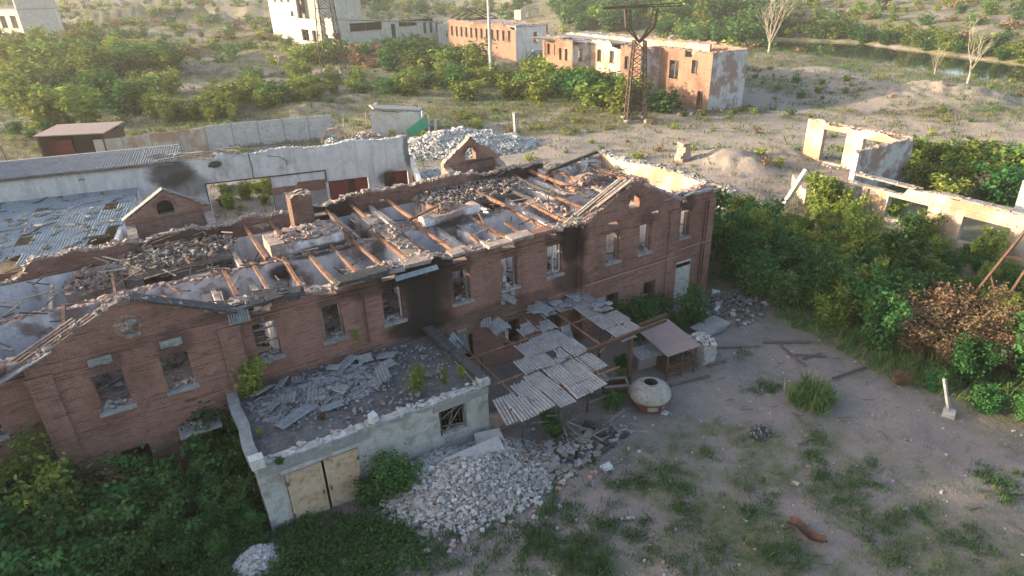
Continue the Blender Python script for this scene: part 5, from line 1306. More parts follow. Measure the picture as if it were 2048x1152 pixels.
m = MB(); m.add([(84.2, 54, zb + 3.9), (95.5, 60, zb + 3.9), (95.5, 96, zb + 3.9), (84.2, 96, zb + 3.9)], [(0, 1, 2, 3)]); m.build('floor', 'floor_debris', bb)
m = MB()
for i in range(500):
    x, y = random.uniform(76, 92), random.uniform(44, 96)
    if x > 83.5 and y > 46: continue
    q = random.uniform(.15, .6); m.rock((x, y, hz(x, y) + q * .2), q, random.choice([0, 1, 1]))
m.build('fallen_masonry', ['rubble_pink', 'rubble'], None, 'fallen bricks and plaster strewn before the bay-fronted ruin', 'stuff', 'rubble')
# middle brick building with white end
zb = hz(96, 125)
P = [(91.0, 158), (92.8, 122.5), (101.5, 120.5), (104, 156)]
block('brick_workshop', 'long brick ruin with a whitewashed gable end beside the concrete pole', P, zb, [zb + 9.2, zb + 8.8, zb + 8.6, zb + 9], {'*': 'brick_far', 1: 'whitewash', 2: 'brick_far'},
      {0: grid_holes(35, 12, 1.25, [(zb + 4.8, zb + 7.4)]) , 1: [(4.9, 6.0, zb + 4.6, zb + 7), (5, 6.2, zb - .2, zb + 2.4)], 2: grid_holes(35, 9, 1.2, [(zb + 5, zb + 7)])}, ([zb + 9.0, zb + 8.6, zb + 8.5, zb + 9], 'capping'), 161, .5, .2, crumbs=240)
m = MB(); m.obox((97.2, 119.2, zb + 1.2), (2.6, .3, 3.6), RZ(-.3) @ RX(.25)); m.build('blue_sheet', 'blue', None, 'pale blue sheet propped against the whitewashed gable end', None, 'sheet')
# pitched roof frame over it
rf = thing('roof_truss', (95, 150, zb + 9), 'bare dark roof truss rising over the long brick ruin', 'truss')
for k in range(3):
    y = 150 + k * 4
    m = MB(); m.beam((91.5, y, zb + 9.1), (97.5, y, zb + 11.8), .3, .3); m.build('rafter', 'char', rf); m = MB(); m.beam((97.5, y, zb + 11.8), (103.5, y, zb + 9.1), .3, .3); m.build('rafter', 'char', rf)
    m = MB(); m.beam((91.5, y, zb + 9.1), (103.5, y, zb + 9.1), .25, .25); m.build('tie_beam', 'char', rf)
# long grey block
A = ground_at(672, 104); B = ground_at(890, 92)
D = (B - A).to_2d().normalized(); N = Vector((-D.y, D.x)); L = (B - A).to_2d().length
zb = min(A.z, B.z); zt = z_at(690, 36, A)
sA = lambda s, k: tuple((A.to_2d() + D * s + N * k))
zt2 = z_at(890, 44, B)
h = zt - zb
block('long_grey_block', 'long pale two-storey concrete ruin with a broken facade and open ground floor', [sA(0, 0), sA(L, 0), sA(L, 14), sA(0, 14)], zb, [zt, zt2, zt2, zt], {'*': 'paleblock', 'frame': 'concrete'},
      {0: [(L * .14, L * .42, zb + h * .62, zb + h * .84), (L * .50, L * .54, zb + h * .35, zb + h * .75), (L * .57, L * .74, zb + h * .66, zb + h * .84), (L * .02, L * .06, zb + h * .4, zb + h * .6)] + [(L * (.08 + .115 * i), L * (.155 + .115 * i), zb - .3, zb + h * .28) for i in range(7)] + [(L * (.8 + .06 * i), L * (.83 + .06 * i), zb + h * .42, zb + h * .72) for i in range(3)],
       3: [(3, 5, zb + 4, zb + 6), (8, 10, zb + 4, zb + 6)]}, ([zt - .1, zt2 - .1, zt2 - .1, zt - .1], 'rust_pink'), 171, .6, .25)
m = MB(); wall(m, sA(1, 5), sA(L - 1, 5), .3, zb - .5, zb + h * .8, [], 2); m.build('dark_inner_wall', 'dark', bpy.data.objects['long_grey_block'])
C = ground_at(1030, 100); E_ = B
m = MB()
# tall pale block
A = ground_at(548, 70); B = ground_at(648, 100)
D = (B - A).to_2d().normalized(); N = Vector((-D.y, D.x)); L = (B - A).to_2d().length; zb = min(A.z, B.z)
zA = z_at(540, -40, A); h = zA - zb
def fr(px0, px1, py0, py1):   # opening by facade fractions
    return None
block('tall_pale_block', 'tall pale concrete shell with a big square opening high in its lit front', [sA(0, 0), sA(L, 0), sA(L, 14), sA(0, 14)], zb, zA, {'*': 'paleblock', 'frame': 'concrete'},
      {0: [(L * .60, L * .93, zb + h * .43, zb + h * .78), (L * .13, L * .19, zb + h * .66, zb + h * .77), (L * .28, L * .34, zb + h * .66, zb + h * .77), (L * .42, L * .48, zb + h * .66, zb + h * .77),
           (L * .46, L * .52, zb + h * .45, zb + h * .53), (L * .62, L * .76, zb + h * .1, zb + h * .27), (L * .82, L * .96, zb + h * .1, zb + h * .27)],
       1: [(2, 4, zb + h * .15, zb + h * .3), (7, 9, zb + h * .15, zb + h * .3)]}, (zA - .3, 'concrete'), 181, .6, .1)
m = MB(); m.add([(*sA(L * .5, 3), zb + h * .4), (*sA(L, 3), zb + h * .4), (*sA(L, 3), zb + h * .85), (*sA(L * .5, 3), zb + h * .85)], [(0, 1, 2, 3)]); m.add([(*sA(L * .5, 3.2), zb + h * .4), (*sA(L, 3.2), zb + h * .4), (*sA(L, 3.2), zb + h * .85), (*sA(L * .5, 3.2), zb + h * .85)], [(3, 2, 1, 0)]); m.build('recess_wall', 'concrete', bpy.data.objects['tall_pale_block'])
# building at the top left corner
A = ground_at(-60, 74); B = ground_at(52, 76); C = ground_at(132, 72)
zb = min(A.z, B.z, C.z); zt = z_at(40, 20, B); zg = z_at(85, 2, B)
n2 = (B - A).to_2d()
Pq = [tuple(A.to_2d()), tuple(B.to_2d()), tuple(C.to_2d()), tuple((C + (A - B)).to_2d())]
La, Lb = (B - A).to_2d().length, (C - B).to_2d().length; h = zt - zb
block('corner_depot', 'pale windowed depot with a blank grey gable at the top left corner', Pq, zb, zt, {'*': 'paleblock', 1: 'concrete_pale', 'frame': 'concrete'}, {0: [(La * f, La * f + La * .1, zb + h * .35, zb + h * .8) for f in (.3, .48, .66, .84)]}, (zt + .3, 'concrete'), 191, .5, .0)
g1 = bpy.data.objects['corner_depot']
m = MB(); q = [(*Pq[1], zt), (*Pq[2], zt), (*Pq[2], zt + h * .42), (*Pq[1], zt + h * .42)]
b2 = [(x + (A - B).x * .02, y + (A - B).y * .02, z) for x, y, z in q]; m.add(q + b2, [(0, 1, 2, 3), (7, 6, 5, 4), (3, 2, 6, 7), (1, 5, 6, 2), (0, 3, 7, 4)]); m.build('gable', 'concrete_pale', g1)
# small roofless walls farther off
for i, (px, py, w, hh, lab) in enumerate([(1042, 40, 9, 5, 'small broken wall corner standing beyond the brick workshop'), (560, 128, 7, 2.2, 'low concrete slab wreck among the bushes left of the lattice tower')]):
    g = ground_at(px, py); t = thing('wall_fragment_ruin', g, lab, 'ruin')
    m = MB(); wall(m, (g.x, g.y), (g.x + w * .8, g.y - w * .45), .5, g.z - .6, jag(g.z + hh, .6, i + 5), [(2, 3.5, g.z, g.z + hh * .6)], .4); m.build('wall', 'ruinwall', t)
    m = MB(); wall(m, (g.x - .3, g.y + 5), (g.x, g.y + .4), .5, g.z - .6, jag(g.z + hh * .8, .6, i + 8), [], .4); m.build('wall', 'ruinwall', t)

for i, (pa, pb, ht, lab, mt) in enumerate([((880, 96), (935, 88), 7.5, 'low grey side wing between the long pale ruin and the brick workshop', 'paleblock'), ((1098, 128), (1128, 122), 6.5, 'broken brick return wall right of the whitewashed gable end', 'brick_far'), ((300, 165), (352, 158), 2.2, 'low broken wall in the scrub of the far left thicket', 'ruinwall'), ((1330, 128), (1345, 112), 6.0, 'remnant wall behind the bay-fronted ruin', 'ruinwall')]):
    a, b = ground_at(*pa), ground_at(*pb); t = thing('ruined_wall', a, lab, 'ruin')
    L = (b - a).to_2d().length; m = MB(); z0 = min(a.z, b.z) - .5
    wall(m, (a.x, a.y), (b.x, b.y), .5, z0, jag(z0 + ht, .5, i + 40), grid_holes(L, max(1, int(L / 4)), 1.3, [(z0 + ht * .45, z0 + ht * .75)]) if ht > 4 else [], .5); m.build('wall', mt, t)
    m = MB(); c = (a + b) / 2; heap(m, c.x, c.y, L * .5, 1.5, .8, 90, .5, seed=i + 3, z0=c.z); m.build('rubble', 'rubble', t, kind='stuff')
# ------------------------------------------------------------------ lattice towers, pole
def lattice(name, base, H, w0, w1, label, fork=True, top=True):
    t = thing(name, base, label, 'pylon'); b = Vector(base)
    ez = RZ(math.atan2(-.51, .86))
    nseg = 9; zf = H * .72 if fork else H
    corner = lambda z, k: b + ez @ Vector(((-1, 1, 1, -1)[k] * (w0 + (w1 - w0) * z / zf) / 2, (-1, -1, 1, 1)[k] * (w0 + (w1 - w0) * z / zf) / 2, z))
    for k in range(4):
        m = MB(); m.beam(corner(-.5, k), corner(zf, k), .2, .2); m.build('tower_leg', 'steel_dark', t)
        m = MB()
        for i in range(nseg):
            z0, z1 = zf * i / nseg, zf * (i + 1) / nseg; a, c = (k, (k + 1) % 4) if i % 2 else ((k + 1) % 4, k)
            m.beam(corner(z0, a), corner(z1, c), .1, .1); m.beam(corner(z0, c), corner(z1, a), .08, .08); m.beam(corner(z1, a), corner(z1, c), .09, .09)
        m.build('lattice_bracing', 'steel_dark', t)
    if fork:
        zs = b + Vector((0, 0, zf))
        for sgn in (-1, 1):
            m = MB()
            e = [Vector((0, 0, -.3)), Vector((sgn * 1.7, 0, H * .11)), Vector((sgn * 2.0, 0, H * .27))]
            for dy in (-.35, .35):
                for o in (0, sgn * .75):
                    pts = [zs + ez @ Vector((p.x + (o if i else 0) - (sgn * .4 if i else 0), dy * (1 if i < 2 else .6), p.z)) for i, p in enumerate(e)]
                    m.beam(pts[0], pts[1], .16, .16); m.beam(pts[1], pts[2], .16, .16)
            for i in range(7):
                q = i / 7; z0 = q * H * .27
                f = lambda zz, o: zs + ez @ Vector(((sgn * 1.7 * min(1, zz / (H * .11)) if zz < H * .11 else sgn * (1.7 + .3 * (zz - H * .11) / (H * .16))) + o * (.4 if zz > 1 else .1), .3 * (-1) ** i, zz))
                m.beam(f(z0, -1), f(z0 + H * .038, 1), .06, .06); m.beam(f(z0, 1), f(z0 + H * .038, -1), .06, .06)
            m.build('fork_arm', 'steel_dark', t)
        m = MB()
        zz = H * .995
        for dz in (0, .32): m.beam(b + ez @ Vector((-5.4, 0, zz + dz * (.5))), b + ez @ Vector((5.8, 0, zz + .1 + dz)), .2, .16)
        for i in range(14): 
            x = -5.2 + i * .8; m.beam(b + ez @ Vector((x, 0, zz)), b + ez @ Vector((x + .4, 0, zz + .32)), .06, .06)
        m.build('crossarm', 'steel_dark', t)
    else:
        m = MB(); m.beam(b + ez @ Vector((-4, 0, H * .97)), b + ez @ Vector((4, 0, H * .97)), .2, .25); m.build('crossarm', 'steel_dark', t)
    for k in range(4):
        m = MB(); c = corner(0, k); m.obox((c.x, c.y, c.z + .15), (.8, .8, .6)); m.build('footing', 'concrete', t)
    return t
g = ground_at(1270, 242); lattice('lattice_tower', (g.x, g.y, g.z), 15.9, 2.9, 1.6, 'rusty lattice pylon with a forked head and wide crossarm before the bay-fronted ruin')
g = ground_at(668, 145); lattice('lattice_tower', (g.x, g.y, g.z), 26, 5.0, 2.6, 'dark lattice pylon before the tall pale block with its head out of frame', False)
g = ground_at(983, 162); m = MB(); m.tube([(g.x, g.y, g.z - .5), (g.x, g.y, g.z + 20)], [.42, .3], 12); m.build('concrete_pole', 'concrete_pale', None, 'tall pale concrete pole standing before the brick workshop', None, 'pole')

# ------------------------------------------------------------------ dead trees
def dead_tree(px, py, H, label, seed, n=7):
    g = ground_at(px, py); t = thing('dead_tree', g, label, 'tree'); rr = random.Random(seed)
    m = MB(); m.tube([g + Vector((0, 0, -.3)), g + Vector((.1, 0, H * .12)), g + Vector((.05, .1, H * .3))], [H * .024, H * .02, H * .015], 8); m.build('trunk', 'deadwood', t)
    m = MB()
    def br(p, d, L, r_, lev):
        q = p + d * L * .5; e = q + (d + Vector((rr.uniform(-.25, .25), rr.uniform(-.25, .25), .25))).normalized() * L * .5
        m.tube([p, q, e], [r_ * .8, r_ * .5, r_ * .2], 5)
        if lev < 3:
            for k in range(3 if lev < 2 else 2):
                b = p.lerp(e, rr.uniform(.35, .95)); br(b, (d * .8 + Vector((rr.uniform(-.7, .7), rr.uniform(-.7, .7), rr.uniform(.1, .6)))).normalized(), L * .55, r_ * .5, lev + 1)
    for k in range(n):
        a = k * 6.28 / n + rr.uniform(-.3, .3); br(g + Vector((.05, .1, H * rr.uniform(.12, .3))), Vector((math.cos(a) * .42, math.sin(a) * .42, 1)).normalized(), H * rr.uniform(.5, .72), H * .011, 0)
    m.build('branches', 'deadwood', t)
dead_tree(1537, 105, 13, 'tall bleached dead tree on the river bank beyond the bay-fronted ruin', 5, 9)
dead_tree(1868, 150, 5.5, 'small bare tree leaning beside the river on the right', 6, 5)
dead_tree(1935, 165, 8.5, 'forked bare tree standing at the bright water edge', 7, 4)

# ------------------------------------------------------------------ yard odds and ends
g = ground_at(1895, 833)
t = thing('fallen_post', g, 'pale concrete post leaning out of its square base at the thicket edge', 'post')
m = MB(); m.obox(g + Vector((0, 0, .12)), (.55, .5, .35), RZ(.4), 0, .08); m.build('base_block', 'rubble', t)
m = MB(); m.beam(g + Vector((0, 0, .2)), g + Vector((.15, .7, 1.75)), .13, .13); m.build('post', 'concrete', t)
g = ground_at(1570, 790); m = MB(); m.beam(g + Vector((0, 0, -.1)), g + Vector((-.1, .1, 1.05)), .1, .05); m.build('stake', 'wood_grey', None, 'thin upright stake beside the green reed clump in the yard', None, 'stake')
def plank(p, q, w, h, lab, mat='wood_dark', nm='plank', grp='planks lying in the yard'):
    a, b = ground_at(*p), ground_at(*q); m = MB(); m.beam(a + Vector((0, 0, h * .8 + .03)), b + Vector((0, 0, h * .8 + .06)), w * .85, h); m.build(nm, mat, None, lab, None, 'plank', grp)
plank((1525, 690), (1622, 687), .16, .1, 'brown plank lying level, uppermost of the loose planks in the yard')
plank((1560, 695), (1610, 737), .14, .08, 'brown plank slanting down from the uppermost yard plank')
plank((1590, 712), (1652, 718), .12, .08, 'dark short plank in the middle of the yard planks')
plank((1664, 762), (1732, 736), .14, .09, 'dark plank by itself closest to the thicket')
plank((1605, 722), (1640, 712), .1, .06, 'thin lath crossing the middle of the yard planks')
plank((1595, 898), (1618, 886), .1, .07, 'short dark stick lying alone right of the burnt patch')
plank((1585, 828), (1612, 855), .06, .05, 'thin orange rod below the reed clump')
plank((1340, 778), (1420, 755), .14, .09, 'pale board lying right of the round tank')
plank((1400, 700), (1520, 697), .1, .07, 'thin rail lying past the masonry pier')
plank((1330, 752), (1380, 742), .5, .1, 'wide weathered board between the round tank and the red sheet shelter')
plank((1415, 738), (1450, 727), .14, .1, 'pale short beam lying next to the masonry pier')
plank((1430, 592), (1500, 580), .12, .1, 'grey pole lying in the thicket shade by the building corner', 'deadwood' if False else 'wood_grey')
plank((1455, 600), (1490, 622), .12, .1, 'grey branch slanting across the litter by the building corner')
plank((1690, 700), (1640, 690), .08, .06, 'thin broken lath right of the uppermost yard plank')
g = ground_at(1610, 1070); t = thing('rusty_plate', g, 'curled rusty steel plate lying in the weeds at the lower right', 'scrap metal')
m = MB(); vs = []; k = 9; ez = RZ(-1.4)
for i in range(k + 1):
    for j in range(4):
        x = -.75 + 1.5 * i / k; y = (-.24 + .48 * j / 3) * (1 - .5 * abs(i / k - .4)); z = .06 + .22 * (j - 1.5) ** 2 / 2.25 + .12 * math.sin(i * .8)
        vs.append(g + ez @ Vector((x, y, z)))
n_ = len(vs); vs += [v + Vector((0, 0, .03)) for v in vs]
f = [(i * 4 + j, i * 4 + j + 1, i * 4 + j + 5, i * 4 + j + 4) for i in range(k) for j in range(3)]
m.add(vs, f + [tuple(n_ + q for q in ff[::-1]) for ff in f]); m.build('bent_sheet', 'rust', t)
m = MB(); m.beam(g + ez @ Vector((-.7, .22, .3)), g + ez @ Vector((.8, .18, .12)), .06, .08); m.build('edge_bar', 'rust', t)
g = ground_at(1520, 872); pile('ash_heap', 'small black burnt heap on the bare yard', g.x, g.y, .7, .45, .25, 140, .16, ['char', 'concrete', 'char'], .3, 201, 24)
g = ground_at(1420, 668); t = thing('concrete_slab', g, 'thick concrete slab lying by the right corner shrubs', 'slab')
m = MB(); m.obox(g + Vector((.3, .3, .35)), (2.4, 1.3, .16), RZ(.1), 0, .01); m.build('slab_top', 'concrete', t); m = MB(); m.obox(g + Vector((.5, .3, .14)), (1.7, 1.0, .3), RZ(.1), 0, .01); m.build('slab_base', 'concrete', t)
for i, (px, py, s_, lab) in enumerate([(1215, 940, .5, 'flat grey chip lying in the yard right of the rubble pile'), (1256, 1041, .38, 'pale board scrap in the lower weeds'), (1435, 628, .6, 'white boulder nearest the right end shrubs'), (1465, 636, .55, 'grey boulder beside the concrete slab'), (1432, 590, .45, 'white lump at the foot of the end wall corner'), (1590, 968, .3, 'cream brick bat in the yard weeds'), (1330, 828, .25, 'pale stone in front of the round tank'), (572, 188, 1.6, 'pale boulder among the bushes left of the grass field')]):
    g = ground_at(px, py); m = MB(); m.rock(g + Vector((0, 0, s_ * .2)), s_, 0, .6 if i not in (0, 1) else .2); m.build('stone', 'rubble' if i % 2 else 'rubble_white', None, lab, None, 'stone')
# litter by the corner
m = MB(); g = ground_at(1450, 620); heap(m, g.x + .4, g.y, 3.0, 2.2, .2, 420, .2, mis=[0, 1, 2, 1], seed=205, z0=g.z); m.build('corner_litter', ['floor_debris', 'wood_dark', 'concrete'], None, 'litter of grey chips and sticks at the right corner of the brick building', 'stuff', 'debris')
# debris under the canopy front
m = MB(); heap(m, 14.4, -8.7, 3.4, 1.0, .45, 320, .35, mis=[0, 1, 2], seed=207)
for i in range(40):
    a = Vector((random.uniform(11.9, 18), random.uniform(-9.4, -6.5), random.uniform(.1, .9))); t = random.uniform(0, 6.3); m.beam(a, a + Vector((math.cos(t), math.sin(t), random.uniform(-.3, .3))) * random.uniform(.6, 1.6), .06, .05, 1)
m.build('canopy_litter', ['asbestos', 'wood_grey', 'char'], None, 'tangle of laths and broken sheet under the canopy front edge', 'stuff', 'debris')
# scrap, beam and trestle at the right edge
g = Vector((71, -1.0, 0)); t = thing('rusty_scrap', g, 'tangled brown rusty scrap behind the roofless ruin at the right edge', 'scrap metal')
for i in range(9):
    m = MB(); a = g + Vector((random.uniform(-1.5, 1.5), random.uniform(-1.5, 1.5), random.uniform(.3, 1.6)))
    pts = [a + Vector((math.cos(q + i) * 1.0, math.sin(q * 1.3 + i) * .9, .5 * math.sin(q * 2 + i))) for q in np.linspace(0, 4, 7)]; m.tube(pts, .13 + .1 * random.random(), 6); m.build('twisted_bar', 'rust' if i % 2 else 'char', t)
for i in range(6):
    m = MB(); m.obox(g + Vector((random.uniform(-1.4, 1.4), random.uniform(-1.4, 1.4), random.uniform(.3, 1.5))), (1.3, 1.0, .06), RZ(i) @ RX(random.uniform(-1, 1)), 0, .2); m.build('bent_plate', 'rust', t)
m = MB(); m.beam((64.6, -5.6, .1), (66.2, -5.0, 3.2), .7, .5); m.build('concrete_beam', 'concrete_pale', None, 'pale concrete beam tilted up at the right picture edge', None, 'beam')
tr = thing('steel_trestle', (43.0, -13.2, 0), 'rusty steel trestle leaning out of the thicket at the right edge', 'steel frame')
def bar(a, b, w=.14):
    m = MB(); m.beam(a, b, w, w); m.build('bar', 'rust', tr)
bar((40.6, -12.2, -.1), (45.4, -13.4, 7.2)); bar((41.7, -13.8, -.1), (46.0, -14.2, 7.0)); bar((43.6, -15.0, -.1), (46.2, -14.5, 6.8)); bar((41.5, -12.4, 1.3), (43.2, -13.9, 2.6), .09); bar((42.9, -12.8, 3.4), (42.6, -13.9, 1.6), .09); bar((42.6, -13.9, 1.4), (44.3, -14.8, 2.2), .09); bar((43.6, -13.0, 4.5), (44.4, -14.1, 4.4), .09)
# scattered stones over the yard
m = MB(); rr = random.Random(77)
for i in range(1500):
    x, y = rr.uniform(5, 35), rr.uniform(-25, -1)
    if y > -6 and x < 22: continue
    s_ = .025 + .085 * rr.random() ** 5
    m.obox((x, y, hz(x, y) + s_ * .3), (s_ * 1.4, s_, s_ * .7), RZ(rr.uniform(0, 6)), rr.choice([0, 0, 0, 0, 1, 2, 2]), .15)
for i in range(1000):
    x, y = rr.gauss(9.2, 2.6), rr.gauss(-9.0, 1.1); s_ = .04 + .16 * rr.random() ** 2
    if y > -6: continue
    m.obox((x, y, hz(x, y) + s_ * .3), (s_ * 1.4, s_, s_ * .7), RZ(rr.uniform(0, 6)), rr.choice([0, 0, 1, 2]), .15)
w_ = MB()
for i in range(260):
    x, y = rr.uniform(10, 35), rr.uniform(-24, -4)
    if y > -9.5 and x < 22: continue
    t = rr.uniform(0, 6.28); L = rr.uniform(.15, .7); a = Vector((x, y, hz(x, y) + .03)); w_.beam(a, a + Vector((math.cos(t) * L, math.sin(t) * L, .02)), .025, .02, rr.choice([0, 0, 1]))
w_.build('yard_twigs', ['wood_dark', 'wood_grey'], None, 'thin twigs and splinters lying about the yard', 'stuff', 'twigs')
m.build('yard_stones', ['rubble', 'rubble_white', 'rubble_pink'], None, 'small stones and chips strewn over the bare yard', 'stuff', 'stones')
# ------------------------------------------------------------------ vegetation
def quads_mesh(name, C, Nn, Sz, T, tint, asp=.55, mat='leaf'):
    """leaf shaped quads: centre, normal, size, tangent"""
    n = len(C)
    Nn = Nn / np.linalg.norm(Nn, axis=1, keepdims=True)
    T = T - (T * Nn).sum(1, keepdims=True) * Nn; T = T / np.linalg.norm(T, axis=1, keepdims=True)
    B = np.cross(Nn, T); s = Sz[:, None]
    v = np.stack([C - T * s * .5, C + B * s * asp * .5 + Nn * s * .06, C + T * s * .5, C - B * s * asp * .5 + Nn * s * .06], 1).reshape(-1, 3)
    me = bpy.data.meshes.new(name)
    me.vertices.add(4 * n); me.vertices.foreach_set('co', v.ravel())
    me.loops.add(4 * n); me.loops.foreach_set('vertex_index', np.arange(4 * n, dtype=np.int32))
    me.polygons.add(n); me.polygons.foreach_set('loop_start', np.arange(0, 4 * n, 4, dtype=np.int32)); me.polygons.foreach_set('loop_total', np.full(n, 4, np.int32))
    me.update()
    a = me.attributes.new('tint', 'FLOAT', 'FACE'); a.data.foreach_set('value', np.clip(tint, 0, 1).astype(np.float32))
    me.materials.append(MAT[mat]); return me

def bush_proto(seed, H, Rr, stems, leaves, size, mat, lean=.0, sig=.11, low=.25, asp=.55):
    g = np.random.default_rng(seed); m = MB(); lob = []; tint = []
    for k in range(stems):
        a = 2 * math.pi * (k + g.random()) / stems; sp = Rr * (.25 + .75 * g.random())
        h = H * (.62 + .38 * g.random()) * (1 - .25 * (sp / Rr) ** 2)
        b = np.array([.12 * Rr * math.cos(a), .12 * Rr * math.sin(a), -.15])
        e = np.array([sp * math.cos(a), sp * math.sin(a), h]); mid = b * .5 + e * .5 + np.array([0, 0, h * .08]) - np.array([e[0], e[1], 0]) * .12
        P = lambda t: (1 - t) ** 2 * b + 2 * t * (1 - t) * mid + t * t * e
        m.tube([P(t) for t in (0, .35, .7, 1)], [H * .012, H * .009, H * .006, H * .002], 4)
        nl = 5 + int(g.integers(0, 4))
        for i in range(nl):
            t = low + (1 - low) * (i + g.random()) / nl
            c = P(min(1, t)) + g.normal(0, .10 * Rr, 3) * np.array([1, 1, .5])
            lob.append(c); tint.append(g.random())
            if i % 2 == 0: m.tube([P(max(0, t - .1)), c], [H * .004, H * .0015], 3)
    lob = np.array(lob); tint = np.array(tint)
    w = g.random(len(lob)) + .25; w /= w.sum()
    idx = g.choice(len(lob), leaves, p=w)
    C = lob[idx] + g.normal(0, 1, (leaves, 3)) * (sig * (H * .5 + Rr * .5)) * np.array([1, 1, .75])
    C[:, 2] = np.maximum(C[:, 2], .03)
    outw = C - lob.mean(0)
    N_ = g.normal(0, .8, (leaves, 3)) + np.array([0, 0, .8]) + outw / (np.linalg.norm(outw, axis=1, keepdims=True) + 1e-6) * .5
    T_ = g.normal(0, 1, (leaves, 3)) + np.array([0, 0, -.2])
    tt = np.clip(.15 + .6 * tint[idx] + .3 * g.normal(0, .6, leaves), 0, 1)
    me = quads_mesh('crown', C, N_, size * (.6 + .8 * g.random(leaves)), T_, tt, asp, mat)
    st = bpy.data.meshes.new('stems'); st.from_pydata([tuple(v) for v in m.v], [], m.f); st.materials.append(MAT['bark'])
    return me, st

NEAR = {'f': [bush_proto(360 + i, 3.0, 1.5, 10, 5200, .21, 'leaf', sig=.095, low=.15, asp=.6) for i in range(4)],
        's': [bush_proto(370 + i, 4.6, 1.7, 7, 4200, .2, 'leaf_light', sig=.085, low=.15) for i in range(2)],
        'g': [bush_proto(300 + i, 3.0, 1.45, 8, 4200, .21, 'leaf', sig=.12, low=.12) for i in range(4)],
        'l': [bush_proto(310 + i, 3.0, 1.25, 8, 3600, .21, 'leaf_light', sig=.11, low=.15) for i in range(3)],
        'd': [bush_proto(320 + i, 3.0, 1.5, 11, 5200, .17, 'leaf_dry', sig=.11, low=.08, asp=.4) for i in range(2)],
        'p': [bush_proto(330 + i, 2.0, .45, 4, 620, .15, 'leaf_light', sig=.1, low=.15) for i in range(3)],
        'r': [bush_proto(340 + i, 1.9, 1.0, 9, 3400, .15, 'leaf', sig=.12, low=.1) for i in range(2)],
        't': [bush_proto(350 + i, 7.0, 1.6, 7, 5200, .3, 'leaf', sig=.085, low=.12) for i in range(2)]}
FARP = {'g': [bush_proto(400 + i, 4.0, 1.9, 7, 900, .46, 'leaf', sig=.12, low=.12) for i in range(4)],
        'l': [bush_proto(410 + i, 4.0, 1.9, 7, 900, .46, 'leaf_light', sig=.12, low=.1) for i in range(4)],
        'd': [bush_proto(420 + i, 2.2, 1.9, 8, 700, .4, 'leaf_dry', sig=.12, low=.05) for i in range(2)],
        'p': [bush_proto(430 + i, 4.0, 1.0, 5, 620, .42, 'leaf_light', sig=.09, low=.1) for i in range(2)]}
PH = {'f': 3.0, 's': 4.6, 'g': 3.0, 'l': 3.0, 'd': 3.0, 'p': 2.0, 'r': 1.9, 't': 7.0}
FHH = {'g': 4.0, 'l': 4.0, 'd': 2.2, 'p': 4.0}
rv = random.Random(55)
def bush(loc, h, kind, label, group, name='bush', cat='bush', far=False, wide=1.0, sink=0):
    lib, hh = (FARP, FHH) if far else (NEAR, PH)
    cr, st = rv.choice(lib[kind]); s = h / hh[kind]
    t = thing(name, loc, label, cat, group)
    t.rotation_euler = (0, 0, rv.uniform(0, 6.28)); t.scale = (s * wide, s * wide * rv.uniform(.85, 1.15), s)
    for nm, me in (('crown', cr), ('stems', st)):
        o = bpy.data.objects.new(nm, me); COL.objects.link(o); o.parent = t
    return t
def gz(x, y, dz=0): return (x, y, hz(x, y) + dz)

# foreground left
GL = 'bushes in the shade at the lower left'
for x, y, h, k, lab in [(-7.6, -2.6, 3.6, 'f', 'tall dark green bush left of the light sapling'), (-6.6, -3.7, 3.2, 'f', 'dark green bush in front of the light sapling'), (-5.2, -2.4, 3.0, 'f', 'dark green bush right of the light sapling by the bay wall'),
        (-4.4, -3.9, 2.7, 'f', 'broad green bush one step out from the left bay window'), (-3.2, -2.0, 3.0, 'g', 'green bush under the dark lower window of the left bay'), (-2.4, -3.9, 2.4, 'f', 'green bush out from the dark lower window of the left bay'),
        (-1.3, -2.9, 2.1, 'f', 'green bush just left of the porch slab'), (-.6, -4.2, 2.0, 'f', 'green bush in front of the porch slab'), (.2, -2.5, 2.5, 'f', 'leafy green bush filling the gap before the annex side wall'), (.45, -4.0, 1.9, 'f', 'green bush along the annex side wall toward its front corner'),
        (-3.6, -5.3, 2.2, 'f', 'green bush above the bottom edge left of the small rubble heap'), (-5.6, -5.0, 2.6, 'f', 'large green bush at the bottom edge below the sapling'), (-7.3, -4.6, 2.9, 'f', 'large dark bush in the bottom left corner'), (-2.1, -5.5, 1.7, 'f', 'low green bush beside the small rubble heap, bottom left'),
        (-.9, -5.9, 1.2, 'g', 'low weedy bush just behind the small rubble heap'), (.4, -5.5, 1.3, 'f', 'low green bush at the front left corner of the annex'), (-8.8, -3.8, 3.3, 'f', 'bush cut by the left edge near the bottom'), (-4.8, -6.2, 1.9, 'g', 'low bush touching the bottom edge below the broad bush'), (-9.3, -2.0, 3.2, 'f', 'bush cut by the left edge below the end window')]:
    bush(gz(x, y), h * 1.15, k, lab, GL)
bush(gz(-6.2, -1.9), 5.6, 's', 'tall light green sapling in front of the left brick bay', None, 'sapling', 'tree')
bush(gz(-8.3, -2.4), 4.2, 's', 'light green bush at the very left edge below the end window', None)
bush(gz(-4.2, -1.7), 3.2, 'd', 'brownish thin bush below the left bay window', None)
bush(gz(.45, -.95), 3.7, 'g', 'tall dark shrub squeezed between the porch slab and the annex side', None)
